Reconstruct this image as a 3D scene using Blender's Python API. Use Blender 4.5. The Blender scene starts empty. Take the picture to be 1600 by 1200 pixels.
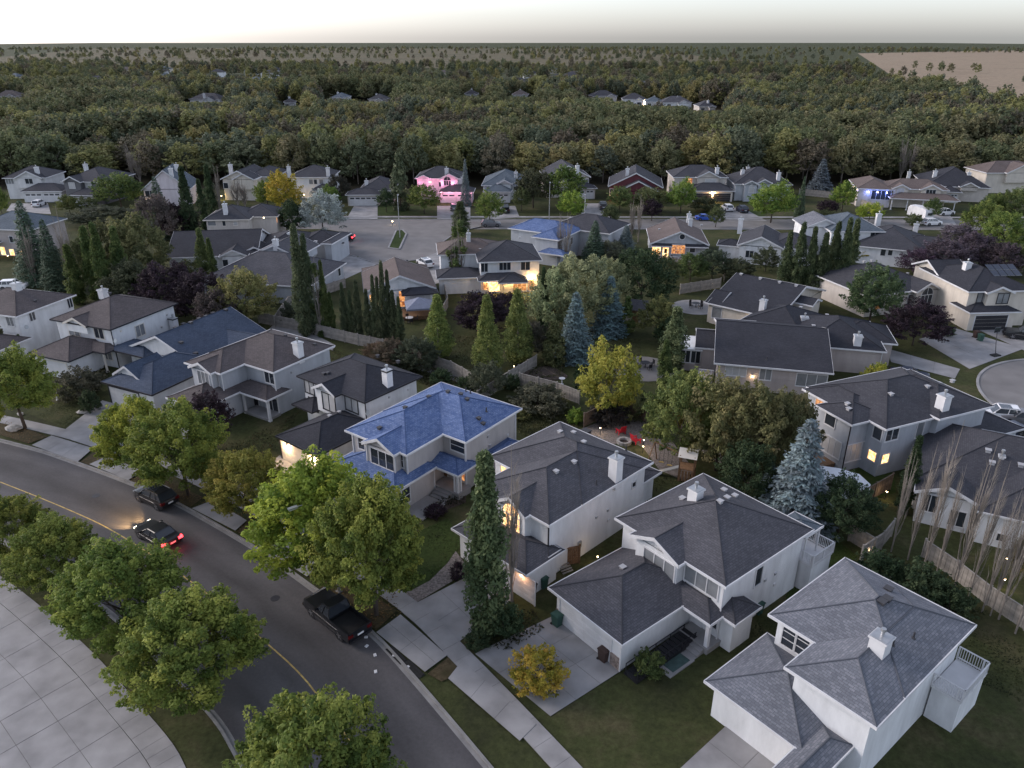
import bpy, math, random
import numpy as np
from mathutils import Vector
R = math.radians
random.seed(7)
C = bpy.context.scene.collection
# ------------------------------------------------------------------ camera, sky, sun, exposure
CF, CP, CH = 1189.45, R(24.42), 39.5
cd = bpy.data.cameras.new("camera"); cam = bpy.data.objects.new("camera", cd); C.objects.link(cam)
cam.location = (0, 0, CH); cam.rotation_euler = (R(90) - CP, 0, 0)
cd.sensor_width = 36; cd.lens = CF * 36 / 1600; cd.clip_start = 0.5; cd.clip_end = 9000
bpy.context.scene.camera = cam
W = bpy.data.worlds.new("World"); bpy.context.scene.world = W; W.use_nodes = True
nt = W.node_tree; bg = nt.nodes["Background"]
SUN_AZ, SUN_EL = -72, 14.0           # degrees clockwise from +Y; a low sun behind thin cloud on the left
sk = nt.nodes.new("ShaderNodeTexSky"); sk.sky_type = "NISHITA"; sk.sun_disc = False
sk.sun_elevation = R(SUN_EL); sk.sun_rotation = R(SUN_AZ); sk.air_density = 1.0; sk.dust_density = 1.2; sk.ozone_density = 3.0
veil = nt.nodes.new("ShaderNodeHueSaturation"); veil.inputs["Saturation"].default_value = .42        # thin high cloud greys the dusk sky
tnt = nt.nodes.new("ShaderNodeMix"); tnt.data_type = "RGBA"; tnt.blend_type = "MULTIPLY"; tnt.inputs["Factor"].default_value = 1; tnt.inputs["B"].default_value = (.99, .985, 1.06, 1)
nt.links.new(sk.outputs[0], veil.inputs["Color"]); nt.links.new(veil.outputs[0], tnt.inputs["A"]); nt.links.new(tnt.outputs["Result"], bg.inputs[0]); bg.inputs[1].default_value = 0.15
sd = bpy.data.lights.new("sun", "SUN"); sd.energy = 1.0; sd.angle = R(25); sd.color = (1.0, .86, .78)
so = bpy.data.objects.new("sun", sd); C.objects.link(so)
so.rotation_euler = Vector((math.sin(R(SUN_AZ)) * math.cos(R(28)), math.cos(R(SUN_AZ)) * math.cos(R(28)), math.sin(R(28)))).to_track_quat("Z", "Y").to_euler()
vs = bpy.context.scene.view_settings
vs.view_transform = "Standard"; vs.look = "None"; vs.gamma = 1; vs.use_curve_mapping = False; vs.exposure = 1.24
cy = bpy.context.scene.cycles
cy.max_bounces = 4; cy.diffuse_bounces = 2; cy.glossy_bounces = 2; cy.transmission_bounces = 2; cy.transparent_max_bounces = 4

# ------------------------------------------------------------------ helpers
def P(u, v, z=0.0):                  # where the sight line through a photo pixel meets height z
    x = (u - 800) / CF; y = -(v - 600) / CF
    d = (x, math.cos(CP) + y * math.sin(CP), -math.sin(CP) + y * math.cos(CP))
    t = (z - CH) / d[2]
    return Vector((t * d[0], t * d[1], z))
def tag(o, label=None, cat=None, group=None, kind=None):
    if label: o["label"] = label
    if cat: o["category"] = cat
    if group: o["group"] = group
    if kind: o["kind"] = kind
    return o
def empty(name, loc, rz=0):
    o = bpy.data.objects.new(name, None); C.objects.link(o); o.location = loc; o.rotation_euler = (0, 0, rz); o.empty_display_size = .3
    return o
def link(name, me, parent=None, loc=None):
    o = bpy.data.objects.new(name, me); C.objects.link(o)
    if parent: o.parent = parent
    if loc is not None: o.location = loc
    return o
class MB:
    def __init__(s): s.v = []; s.f = []; s.m = []; s.mats = []; s.uv = {}
    def mi(s, m):
        if m not in s.mats: s.mats.append(m)
        return s.mats.index(m)
    def face(s, pts, m, uv=None):
        n = len(s.v); s.v += [tuple(p) for p in pts]; s.f.append(tuple(range(n, n + len(pts)))); s.m.append(s.mi(m))
        if uv: s.uv[len(s.f) - 1] = uv
    def box(s, x0, x1, y0, y1, z0, z1, m, fr=None):
        c = [(x0, y0, z0), (x1, y0, z0), (x1, y1, z0), (x0, y1, z0), (x0, y0, z1), (x1, y0, z1), (x1, y1, z1), (x0, y1, z1)]
        if fr: c = [fr(p) for p in c]
        n = len(s.v); s.v += c; k = s.mi(m)
        for f in ((3, 2, 1, 0), (4, 5, 6, 7), (0, 1, 5, 4), (1, 2, 6, 5), (2, 3, 7, 6), (3, 0, 4, 7)):
            s.f.append(tuple(n + i for i in f)); s.m.append(k)
    def tube(s, pts, rads, m, n=6, cap=True):
        k = s.mi(m); base = len(s.v); pts = [Vector(p) for p in pts]
        for i, p in enumerate(pts):
            d = (pts[min(i + 1, len(pts) - 1)] - pts[max(i - 1, 0)]).normalized()
            a = d.orthogonal().normalized() if abs(d.z) < .9 else Vector((1, 0, 0)).cross(d).normalized(); b = d.cross(a)
            for j in range(n):
                t = 2 * math.pi * j / n; s.v.append(tuple(p + (a * math.cos(t) + b * math.sin(t)) * rads[i]))
        for i in range(len(pts) - 1):
            for j in range(n):
                q = base + i * n; s.f.append((q + j, q + (j + 1) % n, q + n + (j + 1) % n, q + n + j)); s.m.append(k)
        if cap:
            s.f.append(tuple(base + j for j in reversed(range(n)))); s.m.append(k)
            s.f.append(tuple(base + (len(pts) - 1) * n + j for j in range(n))); s.m.append(k)
    def mesh(s, name, smooth=False):
        me = bpy.data.meshes.new(name); me.from_pydata(s.v, [], s.f)
        for m in s.mats: me.materials.append(m)
        me.polygons.foreach_set("material_index", s.m)
        if s.uv:
            ul = me.uv_layers.new(name="uv")
            for fi, uv in s.uv.items():
                for li, c in zip(me.polygons[fi].loop_indices, uv): ul.data[li].uv = c
        if smooth: me.polygons.foreach_set("use_smooth", [True] * len(s.f))
        me.update(); return me
    def build(s, name, parent=None, loc=None, smooth=False): return link(name, s.mesh(name, smooth), parent, loc)

# ------------------------------------------------------------------ materials
def newmat(name):
    m = bpy.data.materials.new(name); m.use_nodes = True; n = m.node_tree.nodes; return m, m.node_tree, n["Principled BSDF"]
def mat(name, col, rough=.85, var=.15, scale=2.0, bump=0.0, metal=0.0, spec=.3, detail=5, col2=None, coat=0):
    m, t, b = newmat(name); n, l = t.nodes, t.links
    b.inputs["Roughness"].default_value = rough; b.inputs["Metallic"].default_value = metal; b.inputs["Specular IOR Level"].default_value = spec
    if coat: b.inputs["Coat Weight"].default_value = coat
    tc = n.new("ShaderNodeTexCoord"); nz = n.new("ShaderNodeTexNoise"); nz.inputs["Scale"].default_value = scale; nz.inputs["Detail"].default_value = detail
    l.new(tc.outputs["Object"], nz.inputs["Vector"])
    cr = n.new("ShaderNodeValToRGB"); cr.color_ramp.elements[0].position = .32; cr.color_ramp.elements[1].position = .68
    a = [c * (1 - var) for c in col]; c2 = col2 or [min(1, c * (1 + var)) for c in col]
    cr.color_ramp.elements[0].color = (*a, 1); cr.color_ramp.elements[1].color = (*c2, 1)
    l.new(nz.outputs["Fac"], cr.inputs["Fac"]); l.new(cr.outputs[0], b.inputs["Base Color"])
    if bump:
        bp = n.new("ShaderNodeBump"); bp.inputs["Strength"].default_value = bump; bp.inputs["Distance"].default_value = .02
        n2 = n.new("ShaderNodeTexNoise"); n2.inputs["Scale"].default_value = 30; n2.inputs["Detail"].default_value = 3
        l.new(tc.outputs["Object"], n2.inputs["Vector"]); l.new(n2.outputs["Fac"], bp.inputs["Height"]); l.new(bp.outputs[0], b.inputs["Normal"])
    return m
def shingle(name, c1, c2, c3):
    c1, c2, c3 = [[q * f for q, f in zip(c, (.80, .82, .88))] for c in (c1, c2, c3)]
    m, t, b = newmat(name); n, l = t.nodes, t.links
    b.inputs["Roughness"].default_value = .9; b.inputs["Specular IOR Level"].default_value = .2
    uv = n.new("ShaderNodeUVMap"); br = n.new("ShaderNodeTexBrick")
    br.inputs["Color1"].default_value = (*c1, 1); br.inputs["Color2"].default_value = (*c2, 1); br.inputs["Mortar"].default_value = (*[c * .72 for c in c1], 1)
    br.inputs["Scale"].default_value = 1; br.inputs["Brick Width"].default_value = .34; br.inputs["Row Height"].default_value = .17
    br.inputs["Mortar Size"].default_value = .014; br.inputs["Bias"].default_value = 0; br.offset = .5; br.inputs["Mortar Smooth"].default_value = .2
    l.new(uv.outputs[0], br.inputs["Vector"])
    nz = n.new("ShaderNodeTexNoise"); nz.inputs["Scale"].default_value = 5; nz.inputs["Detail"].default_value = 6; nz.inputs["Roughness"].default_value = .8
    l.new(uv.outputs[0], nz.inputs["Vector"])
    n2 = n.new("ShaderNodeTexNoise"); n2.inputs["Scale"].default_value = .35; n2.inputs["Detail"].default_value = 3; l.new(uv.outputs[0], n2.inputs["Vector"])
    mx = n.new("ShaderNodeMix"); mx.data_type = "RGBA"; mx.inputs["B"].default_value = (*c3, 1)
    rp = n.new("ShaderNodeMapRange"); rp.inputs["From Min"].default_value = .42; rp.inputs["From Max"].default_value = .62; rp.inputs["To Max"].default_value = .6
    l.new(nz.outputs["Fac"], rp.inputs["Value"]); l.new(rp.outputs[0], mx.inputs["Factor"]); l.new(br.outputs["Color"], mx.inputs["A"])
    hs = n.new("ShaderNodeHueSaturation"); r2 = n.new("ShaderNodeMapRange"); r2.inputs["From Min"].default_value = .3; r2.inputs["From Max"].default_value = .7
    r2.inputs["To Min"].default_value = .88; r2.inputs["To Max"].default_value = 1.12
    l.new(n2.outputs["Fac"], r2.inputs["Value"]); l.new(r2.outputs[0], hs.inputs["Value"]); l.new(mx.outputs["Result"], hs.inputs["Color"]); l.new(hs.outputs[0], b.inputs["Base Color"])
    bp = n.new("ShaderNodeBump"); bp.inputs["Strength"].default_value = .5; bp.inputs["Distance"].default_value = .012; bp.invert = True
    l.new(br.outputs["Fac"], bp.inputs["Height"]); l.new(bp.outputs[0], b.inputs["Normal"])
    return m
def siding(name, col, row=.2):
    m, t, b = newmat(name); n, l = t.nodes, t.links
    b.inputs["Roughness"].default_value = .6; b.inputs["Specular IOR Level"].default_value = .3
    tc = n.new("ShaderNodeTexCoord"); sp = n.new("ShaderNodeSeparateXYZ"); l.new(tc.outputs["Object"], sp.inputs[0])
    a = n.new("ShaderNodeMath"); a.operation = "DIVIDE"; a.inputs[1].default_value = row; f = n.new("ShaderNodeMath"); f.operation = "FRACT"
    l.new(sp.outputs["Z"], a.inputs[0]); l.new(a.outputs[0], f.inputs[0])
    nz = n.new("ShaderNodeTexNoise"); nz.inputs["Scale"].default_value = 1.1; nz.inputs["Detail"].default_value = 7; nz.inputs["Roughness"].default_value = .62; mp = n.new("ShaderNodeMapping"); mp.inputs["Scale"].default_value = (1, 1, .28)
    l.new(tc.outputs["Object"], mp.inputs["Vector"]); l.new(mp.outputs[0], nz.inputs["Vector"])
    cr = n.new("ShaderNodeValToRGB"); cr.color_ramp.elements[0].position = .3; cr.color_ramp.elements[1].position = .7
    cr.color_ramp.elements[0].color = (*[c * .80 for c in col], 1); cr.color_ramp.elements[1].color = (*[c * 1.05 for c in col], 1)
    l.new(nz.outputs["Fac"], cr.inputs[0]); l.new(cr.outputs[0], b.inputs["Base Color"])
    bp = n.new("ShaderNodeBump"); bp.inputs["Strength"].default_value = .7; bp.inputs["Distance"].default_value = .018; l.new(f.outputs[0], bp.inputs["Height"]); bp.invert = True
    l.new(bp.outputs[0], b.inputs["Normal"]); return m
def emit(name, col, s, col2=None, scale=3):
    m, t, b = newmat(name); n, l = t.nodes, t.links
    b.inputs["Base Color"].default_value = (.1, .08, .06, 1); b.inputs["Emission Strength"].default_value = s; b.inputs["Roughness"].default_value = .3
    if col2:
        tc = n.new("ShaderNodeTexCoord"); nz = n.new("ShaderNodeTexNoise"); nz.inputs["Scale"].default_value = scale; nz.inputs["Detail"].default_value = 2
        l.new(tc.outputs["Object"], nz.inputs["Vector"]); cr = n.new("ShaderNodeValToRGB"); cr.color_ramp.elements[0].position = .4; cr.color_ramp.elements[1].position = .6
        cr.color_ramp.elements[0].color = (*col2, 1); cr.color_ramp.elements[1].color = (*col, 1)
        l.new(nz.outputs["Fac"], cr.inputs[0]); l.new(cr.outputs[0], b.inputs["Emission Color"])
    else: b.inputs["Emission Color"].default_value = (*col, 1)
    return m
def foliage(name, trans=.38):        # hue comes from the object's own colour and a per-clump tint
    m, t, b = newmat(name); n, l = t.nodes, t.links
    oi = n.new("ShaderNodeObjectInfo"); at = n.new("ShaderNodeAttribute"); at.attribute_name = "tint"
    hs = n.new("ShaderNodeHueSaturation"); l.new(oi.outputs["Color"], hs.inputs["Color"])
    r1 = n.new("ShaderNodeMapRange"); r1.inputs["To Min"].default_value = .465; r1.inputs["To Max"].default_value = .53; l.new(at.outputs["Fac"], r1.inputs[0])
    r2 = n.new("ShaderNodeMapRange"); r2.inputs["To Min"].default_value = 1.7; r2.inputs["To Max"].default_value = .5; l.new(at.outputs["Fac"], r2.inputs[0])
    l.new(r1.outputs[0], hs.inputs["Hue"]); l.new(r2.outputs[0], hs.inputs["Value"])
    b.inputs["Roughness"].default_value = .7; b.inputs["Specular IOR Level"].default_value = .2; l.new(hs.outputs[0], b.inputs["Base Color"])
    tr = n.new("ShaderNodeBsdfTranslucent"); l.new(hs.outputs[0], tr.inputs[0]); mx = n.new("ShaderNodeMixShader"); mx.inputs[0].default_value = trans
    l.new(b.outputs[0], mx.inputs[1]); l.new(tr.outputs[0], mx.inputs[2]); l.new(mx.outputs[0], n["Material Output"].inputs[0]); return m
def ground_mat(name, cols, s1, s2, bump=.3):
    m, t, b = newmat(name); n, l = t.nodes, t.links; b.inputs["Roughness"].default_value = .95; b.inputs["Specular IOR Level"].default_value = .1
    tc = n.new("ShaderNodeTexCoord"); x = n.new("ShaderNodeTexNoise"); x.inputs["Scale"].default_value = s1; x.inputs["Detail"].default_value = 8; x.inputs["Roughness"].default_value = .65
    y = n.new("ShaderNodeTexNoise"); y.inputs["Scale"].default_value = s2; y.inputs["Detail"].default_value = 6; y.inputs["Roughness"].default_value = .8
    l.new(tc.outputs["Object"], x.inputs["Vector"]); l.new(tc.outputs["Object"], y.inputs["Vector"])
    cr = n.new("ShaderNodeValToRGB"); e = cr.color_ramp.elements; e[0].position = .3; e[1].position = .72; e[0].color = (*cols[0], 1); e[1].color = (*cols[-1], 1)
    for i, c in enumerate(cols[1:-1]): k = e.new(.3 + .42 * (i + 1) / (len(cols) - 1)); k.color = (*c, 1)
    l.new(x.outputs["Fac"], cr.inputs[0]); hs = n.new("ShaderNodeHueSaturation"); r = n.new("ShaderNodeMapRange"); r.inputs["From Min"].default_value = .3; r.inputs["From Max"].default_value = .7
    r.inputs["To Min"].default_value = .6; r.inputs["To Max"].default_value = 1.4; l.new(y.outputs["Fac"], r.inputs[0]); l.new(r.outputs[0], hs.inputs["Value"]); l.new(cr.outputs[0], hs.inputs["Color"])
    l.new(hs.outputs[0], b.inputs["Base Color"])
    if bump:
        bp = n.new("ShaderNodeBump"); bp.inputs["Strength"].default_value = bump; bp.inputs["Distance"].default_value = .05; l.new(y.outputs["Fac"], bp.inputs["Height"]); l.new(bp.outputs[0], b.inputs["Normal"])
    return m
RF = dict(
    grey=shingle("grey_shingle", (.085, .083, .088), (.125, .12, .125), (.06, .06, .064)),
    brown=shingle("brown_shingle", (.10, .085, .08), (.145, .12, .112), (.07, .062, .06)),
    rust=shingle("rust_shingle", (.15, .115, .10), (.19, .15, .13), (.11, .09, .08)),
    black=shingle("black_shingle", (.04, .041, .047), (.058, .058, .066), (.03, .031, .036)),
    navy=shingle("navy_shingle", (.056, .075, .108), (.088, .11, .148), (.042, .056, .082)),
    blue=shingle("blue_shingle", (.09, .14, .275), (.20, .26, .40), (.07, .11, .22)),
    slate=shingle("slate_shingle", (.10, .125, .14), (.16, .18, .20), (.08, .10, .115)),
    pale=shingle("pale_grey_shingle", (.15, .155, .165), (.25, .25, .26), (.11, .12, .135)),
    panel=mat("white_roof_panel", (.6, .62, .64), .4, .06, 1),
    dark=shingle("dark_grey_shingle", (.06, .06, .066), (.085, .083, .088), (.045, .045, .05)))
WL = dict(
    white=siding("white_siding", (.66, .67, .68)), beige=siding("beige_siding", (.50, .46, .42)), greige=siding("greige_siding", (.44, .42, .41)),
    grey=siding("grey_siding", (.40, .42, .45)), cream=siding("cream_siding", (.58, .53, .46)), pink=siding("pinkish_stucco", (.42, .37, .35), .6),
    stucco=siding("white_stucco", (.60, .60, .60), .8), dark=siding("dark_siding", (.13, .13, .14)), lilac=siding("pale_pink_siding", (.62, .56, .58)), maroon=siding("maroon_lap_siding", (.13, .035, .045)))
M = dict(
    white=mat("white_trim", (.58, .58, .59), .55, .08, 1), black=mat("black_trim", (.025, .025, .03), .5, .1, 1), cream=mat("cream_trim", (.6, .56, .5), .5, .05, 1),
    stone=mat("stone_veneer", (.22, .18, .16), .9, .45, 5, .6), soffit=mat("white_soffit", (.62, .62, .63), .7, .04, 1),
    asphalt=mat("asphalt", (.072, .069, .073), .88, .2, .25, .25, detail=10), paving=mat("old_asphalt", (.17, .162, .158), .9, .14, .35, .2, detail=10),
    concrete=mat("concrete", (.255, .25, .25), .9, .2, .5, .3, detail=9), curb=mat("curb_concrete", (.21, .205, .2), .9, .15, 1.2, .3, detail=8),
    joint=mat("joint_sand", (.13, .125, .118), .95, .2, 3), yellow=mat("yellow_road_paint", (.42, .30, .10), .8, .35, 3), gravel=mat("gravel", (.16, .14, .13), .95, .45, 6, .8),
    mulch=mat("mulch", (.055, .042, .035), .95, .5, 7, .8), fence=mat("weathered_fence_boards", (.27, .25, .225), .9, .25, 2.5, .3), fenced=mat("brown_fence_boards", (.13, .10, .08), .9, .3, 2.5, .3),
    wood=mat("brown_wood", (.19, .11, .06), .8, .3, 5, .2), bark=mat("bark", (.075, .06, .05), .95, .4, 5, .8), pale_bark=mat("pale_bark", (.21, .185, .16), .9, .3, 5, .5),
    glass=mat("window_glass", (.03, .036, .045), .06, .1, .5, spec=.9), blind=mat("closed_blinds", (.42, .42, .42), .35, .08, 1, spec=.8), curtain=mat("grey_blinds", (.2, .21, .22), .2, .2, .8, spec=.8),
    lit=emit("lit_window", (1, .66, .32), 1.15, (.8, .32, .09), 2.6), litd=emit("dim_lit_window", (1, .45, .16), .42, (.3, .08, .02), 3), lamp=emit("lit_lamp", (1, .72, .4), 14), lampw=emit("lit_white_lamp", (1, .86, .66), 6),
    metal=mat("galvanised_metal", (.42, .43, .44), .4, .1, 2, metal=.7), darkm=mat("dark_metal", (.03, .03, .035), .45, .1, 2, metal=.4), vent=mat("roof_vent_plastic", (.05, .05, .055), .6, .1, 3), ventw=mat("pale_roof_vent", (.36, .36, .37), .5, .05, 3),
    rubber=mat("tyre_rubber", (.018, .018, .018), .85, .1, 3), rim=mat("alloy_rim", (.3, .3, .31), .35, .1, 3, metal=.8), chrome=mat("chrome", (.6, .6, .6), .15, .05, 3, metal=1),
    red=mat("red_plastic", (.5, .02, .035), .45, .1, 2), canvas=mat("blue_grey_canvas", (.18, .20, .26), .8, .1, 2), shrink=mat("white_shrink_wrap", (.7, .73, .77), .35, .06, 2), bin=mat("green_bin", (.03, .075, .06), .5, .1, 2), binb=mat("brown_bin", (.055, .035, .03), .5, .1, 2),
    tail=emit("lit_tail_lamp", (1, .03, .04), 3.5), taild=mat("red_tail_lens", (.09, .006, .007), .25, .1, 2), head=emit("lit_head_lamp", (1, .85, .6), 5), headd=mat("headlamp_lens", (.55, .57, .6), .12, .1, 2, spec=.8),
    turf=mat("synthetic_turf_mat", (.05, .085, .08), .9, .2, 3), rust=mat("red_patio_brick", (.19, .12, .11), .9, .3, 2, .4), plate=mat("number_plate", (.7, .7, .7), .4, .05, 2),
    solar=mat("solar_glass", (.012, .018, .035), .1, .2, 1, spec=.8), stoneg=mat("boulder", (.3, .29, .28), .9, .3, 3, .5))
LEAF = foliage("leaves"); NEEDLE = foliage("needles", .08)
LAWN = ground_mat("lawn_grass", [(.028, .030, .016), (.045, .052, .020), (.085, .072, .040)], .16, 2.2)
def carpaint(name, c): return mat(name, c, .3, .03, 1, spec=.4, coat=.25)

def road_mat():
    m, t, b = newmat("worn_asphalt"); n, l = t.nodes, t.links; b.inputs["Roughness"].default_value = .9; b.inputs["Specular IOR Level"].default_value = .25
    uv = n.new("ShaderNodeUVMap"); sp = n.new("ShaderNodeSeparateXYZ"); l.new(uv.outputs[0], sp.inputs[0]); rp = n.new("ShaderNodeValToRGB"); l.new(sp.outputs["X"], rp.inputs[0]); e = rp.color_ramp.elements
    e[0].position = 0; e[0].color = (.062, .059, .062, 1); e[1].position = 1; e[1].color = (.066, .063, .066, 1)
    for p, c in ((.10, .080), (.20, .062), (.27, .083), (.36, .088), (.46, .074), (.52, .080), (.60, .066), (.70, .054), (.78, .066), (.88, .080)): k = e.new(p); k.color = (c, c * .96, c * .985, 1)
    mp = n.new("ShaderNodeMapping"); mp.inputs["Scale"].default_value = (5, .12, 1); l.new(uv.outputs[0], mp.inputs[0]); a = n.new("ShaderNodeTexNoise"); a.inputs["Scale"].default_value = 1.6; a.inputs["Detail"].default_value = 8; l.new(mp.outputs[0], a.inputs["Vector"])
    tc = n.new("ShaderNodeTexCoord"); g = n.new("ShaderNodeTexNoise"); g.inputs["Scale"].default_value = 4; g.inputs["Detail"].default_value = 10; g.inputs["Roughness"].default_value = .8; l.new(tc.outputs["Object"], g.inputs["Vector"])
    ad = n.new("ShaderNodeMath"); l.new(a.outputs["Fac"], ad.inputs[0]); l.new(g.outputs["Fac"], ad.inputs[1]); mr = n.new("ShaderNodeMapRange"); mr.inputs["From Min"].default_value = .7; mr.inputs["From Max"].default_value = 1.3; mr.inputs["To Min"].default_value = .78; mr.inputs["To Max"].default_value = 1.34
    l.new(ad.outputs[0], mr.inputs[0]); hs = n.new("ShaderNodeHueSaturation"); l.new(mr.outputs[0], hs.inputs["Value"]); l.new(rp.outputs[0], hs.inputs["Color"]); l.new(hs.outputs[0], b.inputs["Base Color"]); return m
ROAD = road_mat()
# ------------------------------------------------------------------ vegetation meshes (leaf-sized faces, shared between copies)
def leaf_mesh(name, pos, nrm, size, tint, m, aspect=1.5, stretch=None, seed=0):
    rg = np.random.default_rng(seed); N = len(pos); nrm = nrm / (np.linalg.norm(nrm, axis=1, keepdims=True) + 1e-9)
    ref = stretch if stretch is not None else rg.normal(size=(N, 3))
    a = ref - nrm * np.sum(ref * nrm, axis=1, keepdims=True); a /= (np.linalg.norm(a, axis=1, keepdims=True) + 1e-9); b = np.cross(nrm, a)
    s = size * rg.uniform(.6, 1.3, (N, 1)); A = a * s * aspect * .5; B = b * s * .5
    v = np.stack([pos - A, pos + B * .9 - A * .1, pos + A, pos - B * .9 - A * .1], axis=1).reshape(-1, 3)
    me = bpy.data.meshes.new(name); me.vertices.add(4 * N); me.vertices.foreach_set("co", v.ravel())
    me.loops.add(4 * N); me.loops.foreach_set("vertex_index", np.arange(4 * N, dtype=np.int32)); me.polygons.add(N)
    me.polygons.foreach_set("loop_start", np.arange(0, 4 * N, 4, dtype=np.int32))
    at = me.attributes.new("tint", "FLOAT", "FACE"); at.data.foreach_set("value", np.clip(tint, 0, 1).astype(np.float32))
    me.materials.append(m); me.update(); me.validate(); return me
def unit(rg, n):
    v = rg.normal(size=(n, 3)); return v / np.linalg.norm(v, axis=1, keepdims=True)
# every crown is modelled for a tree 1 unit high and about as wide as W; copies are scaled
def crown_round(seed, ncl, per, size, w=.42, base=.25, squash=1.0, cr=.13, tv=.24):
    rg = np.random.default_rng(seed); d = unit(rg, ncl * 3); d = d[d[:, 2] > -.75][:ncl]; ncl = len(d)
    rad = rg.uniform(.45, 1.0, ncl) ** .45; hz = (1 - base) / 2; lob = 1 + .16 * np.sin(d[:, 0] * 5 + seed) * np.cos(d[:, 1] * 4 - seed)
    c = d * (rad * lob)[:, None] * np.array([w, w, hz * .93 * squash]); c[:, 2] += base + hz; c[:, :2] *= (1 - .25 * np.clip((c[:, 2:3] - base - hz) / hz, 0, 1))
    pos = []; nr = []; ti = []
    for i in range(ncl):
        r = cr * rg.uniform(.6, 1.25); u = unit(rg, per); u[:, 2] = np.where(u[:, 2] < -.3, -u[:, 2] * .6, u[:, 2])
        ax = d[i] * .8 + np.array([0, 0, .6]); ax /= np.linalg.norm(ax); t = rg.uniform(-.7, 1.25, (per, 1)); taper = np.clip(1.15 - np.abs(t) * .75, .15, 1)
        pos.append(c[i] + (u - ax * (u @ ax)[:, None]) * r * taper * rg.uniform(.5, 1, (per, 1)) + ax * t * r); nr.append(u + .6 * rg.normal(size=(per, 3)) + d[i] * .3 + np.array([0, 0, .4])); ti.append(np.clip(rg.normal(.5, tv) + rg.normal(0, .1, per), 0, 1))
    return leaf_mesh("crown", np.concatenate(pos), np.concatenate(nr), size, np.concatenate(ti), LEAF, seed=seed)
def crown_column(seed, n, size, w=.09, base=.04, point=1.5, m=None):
    rg = np.random.default_rng(seed); k = max(8, n // 75); zc = rg.uniform(0, 1, k) ** 1.1; prof = lambda z: np.clip(np.sin(np.pi * np.clip(z * .82 + .14, 0, 1)) ** .8 * (1 - z ** 2.6), 0.05, 1)
    th = rg.uniform(0, 2 * np.pi, k); rr = w * prof(zc) * rg.uniform(.2, 1.15, k) ** .6; c = np.stack([np.cos(th) * rr, np.sin(th) * rr, base + (1 - base) * zc * .95], 1)
    per = n // k; u = unit(rg, k * per); pos = np.repeat(c, per, 0) + u * np.array([.36 * w, .36 * w, .05]) * rg.uniform(.5, 1, (k * per, 1))
    out = pos * np.array([1, 1, 0]) / w; nr = out + .7 * rg.normal(size=out.shape); ti = np.repeat(np.clip(rg.normal(.5, .25, k), 0, 1), per) + rg.normal(0, .1, k * per)
    st = np.tile([0, 0, 1.], (k * per, 1)) + .5 * rg.normal(size=out.shape)
    return leaf_mesh("crown", pos, nr, size, ti, m or LEAF, 1.8, st, seed)
def crown_spruce(seed, levels, size, w=.22, per=16, dens=1.0):
    rg = np.random.default_rng(seed); pos = []; nr = []; st = []; ti = []
    for i in range(levels):
        z = .06 + .92 * (i / levels) ** .92; r = w * (1 - z) ** .85 * (1 + .08 * rg.normal()) + .008; nb = max(5, int(13 * (1 - z * .6)))
        for j in range(nb):
            th = 2 * np.pi * (j + rg.uniform(0, .7)) / nb + i * .7; L = r * rg.uniform(.8, 1.12); n = max(4, int(per * (L / w) * dens) + 3); t = np.sqrt(rg.uniform(.06, 1, n))
            lift = rg.uniform(-.3, -.1); d = np.array([math.cos(th), math.sin(th), 0]); side = np.array([-math.sin(th), math.cos(th), 0])
            sp = rg.normal(0, 1, n) * (.03 + .055 * (1 - t)) * (L / w + .25)
            p = d * (t * L)[:, None] + side * sp[:, None]; p[:, 2] = z + lift * t * L + .10 * L * t ** 3 + rg.normal(0, .004, n) - np.abs(sp) * .5
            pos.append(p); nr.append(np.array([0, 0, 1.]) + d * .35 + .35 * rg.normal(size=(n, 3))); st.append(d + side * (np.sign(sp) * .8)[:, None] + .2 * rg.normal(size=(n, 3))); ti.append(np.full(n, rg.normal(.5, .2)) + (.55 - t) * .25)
    return leaf_mesh("crown", np.concatenate(pos), np.concatenate(nr), size, np.concatenate(ti), NEEDLE, 2.2, np.concatenate(st), seed)
def crown_cone(seed, n, size, w=.24, base=.05, p=1.0):        # birch / larch: soft open cone
    rg = np.random.default_rng(seed); k = n // 30; z = rg.uniform(0, 1, k) ** 1.25; th = rg.uniform(0, 2 * np.pi, k); r = w * np.minimum((1 - z) ** p, .35 + z * 3) * rg.uniform(.3, 1, k) ** .5
    c = np.stack([np.cos(th) * r, np.sin(th) * r, base + (1 - base) * z * .96], 1); per = n // k; u = unit(rg, k * per)
    pos = np.repeat(c, per, 0) + u * np.array([.05, .05, .035]) * rg.uniform(.4, 1, (k * per, 1)); out = pos * np.array([1, 1, 0]) / w + np.array([0, 0, .5])
    ti = np.repeat(np.clip(rg.normal(.5, .22, k), 0, 1), per) + rg.normal(0, .1, k * per)
    return leaf_mesh("crown", pos, out + .8 * rg.normal(size=out.shape), size, ti, LEAF, 1.6, None, seed)
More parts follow.
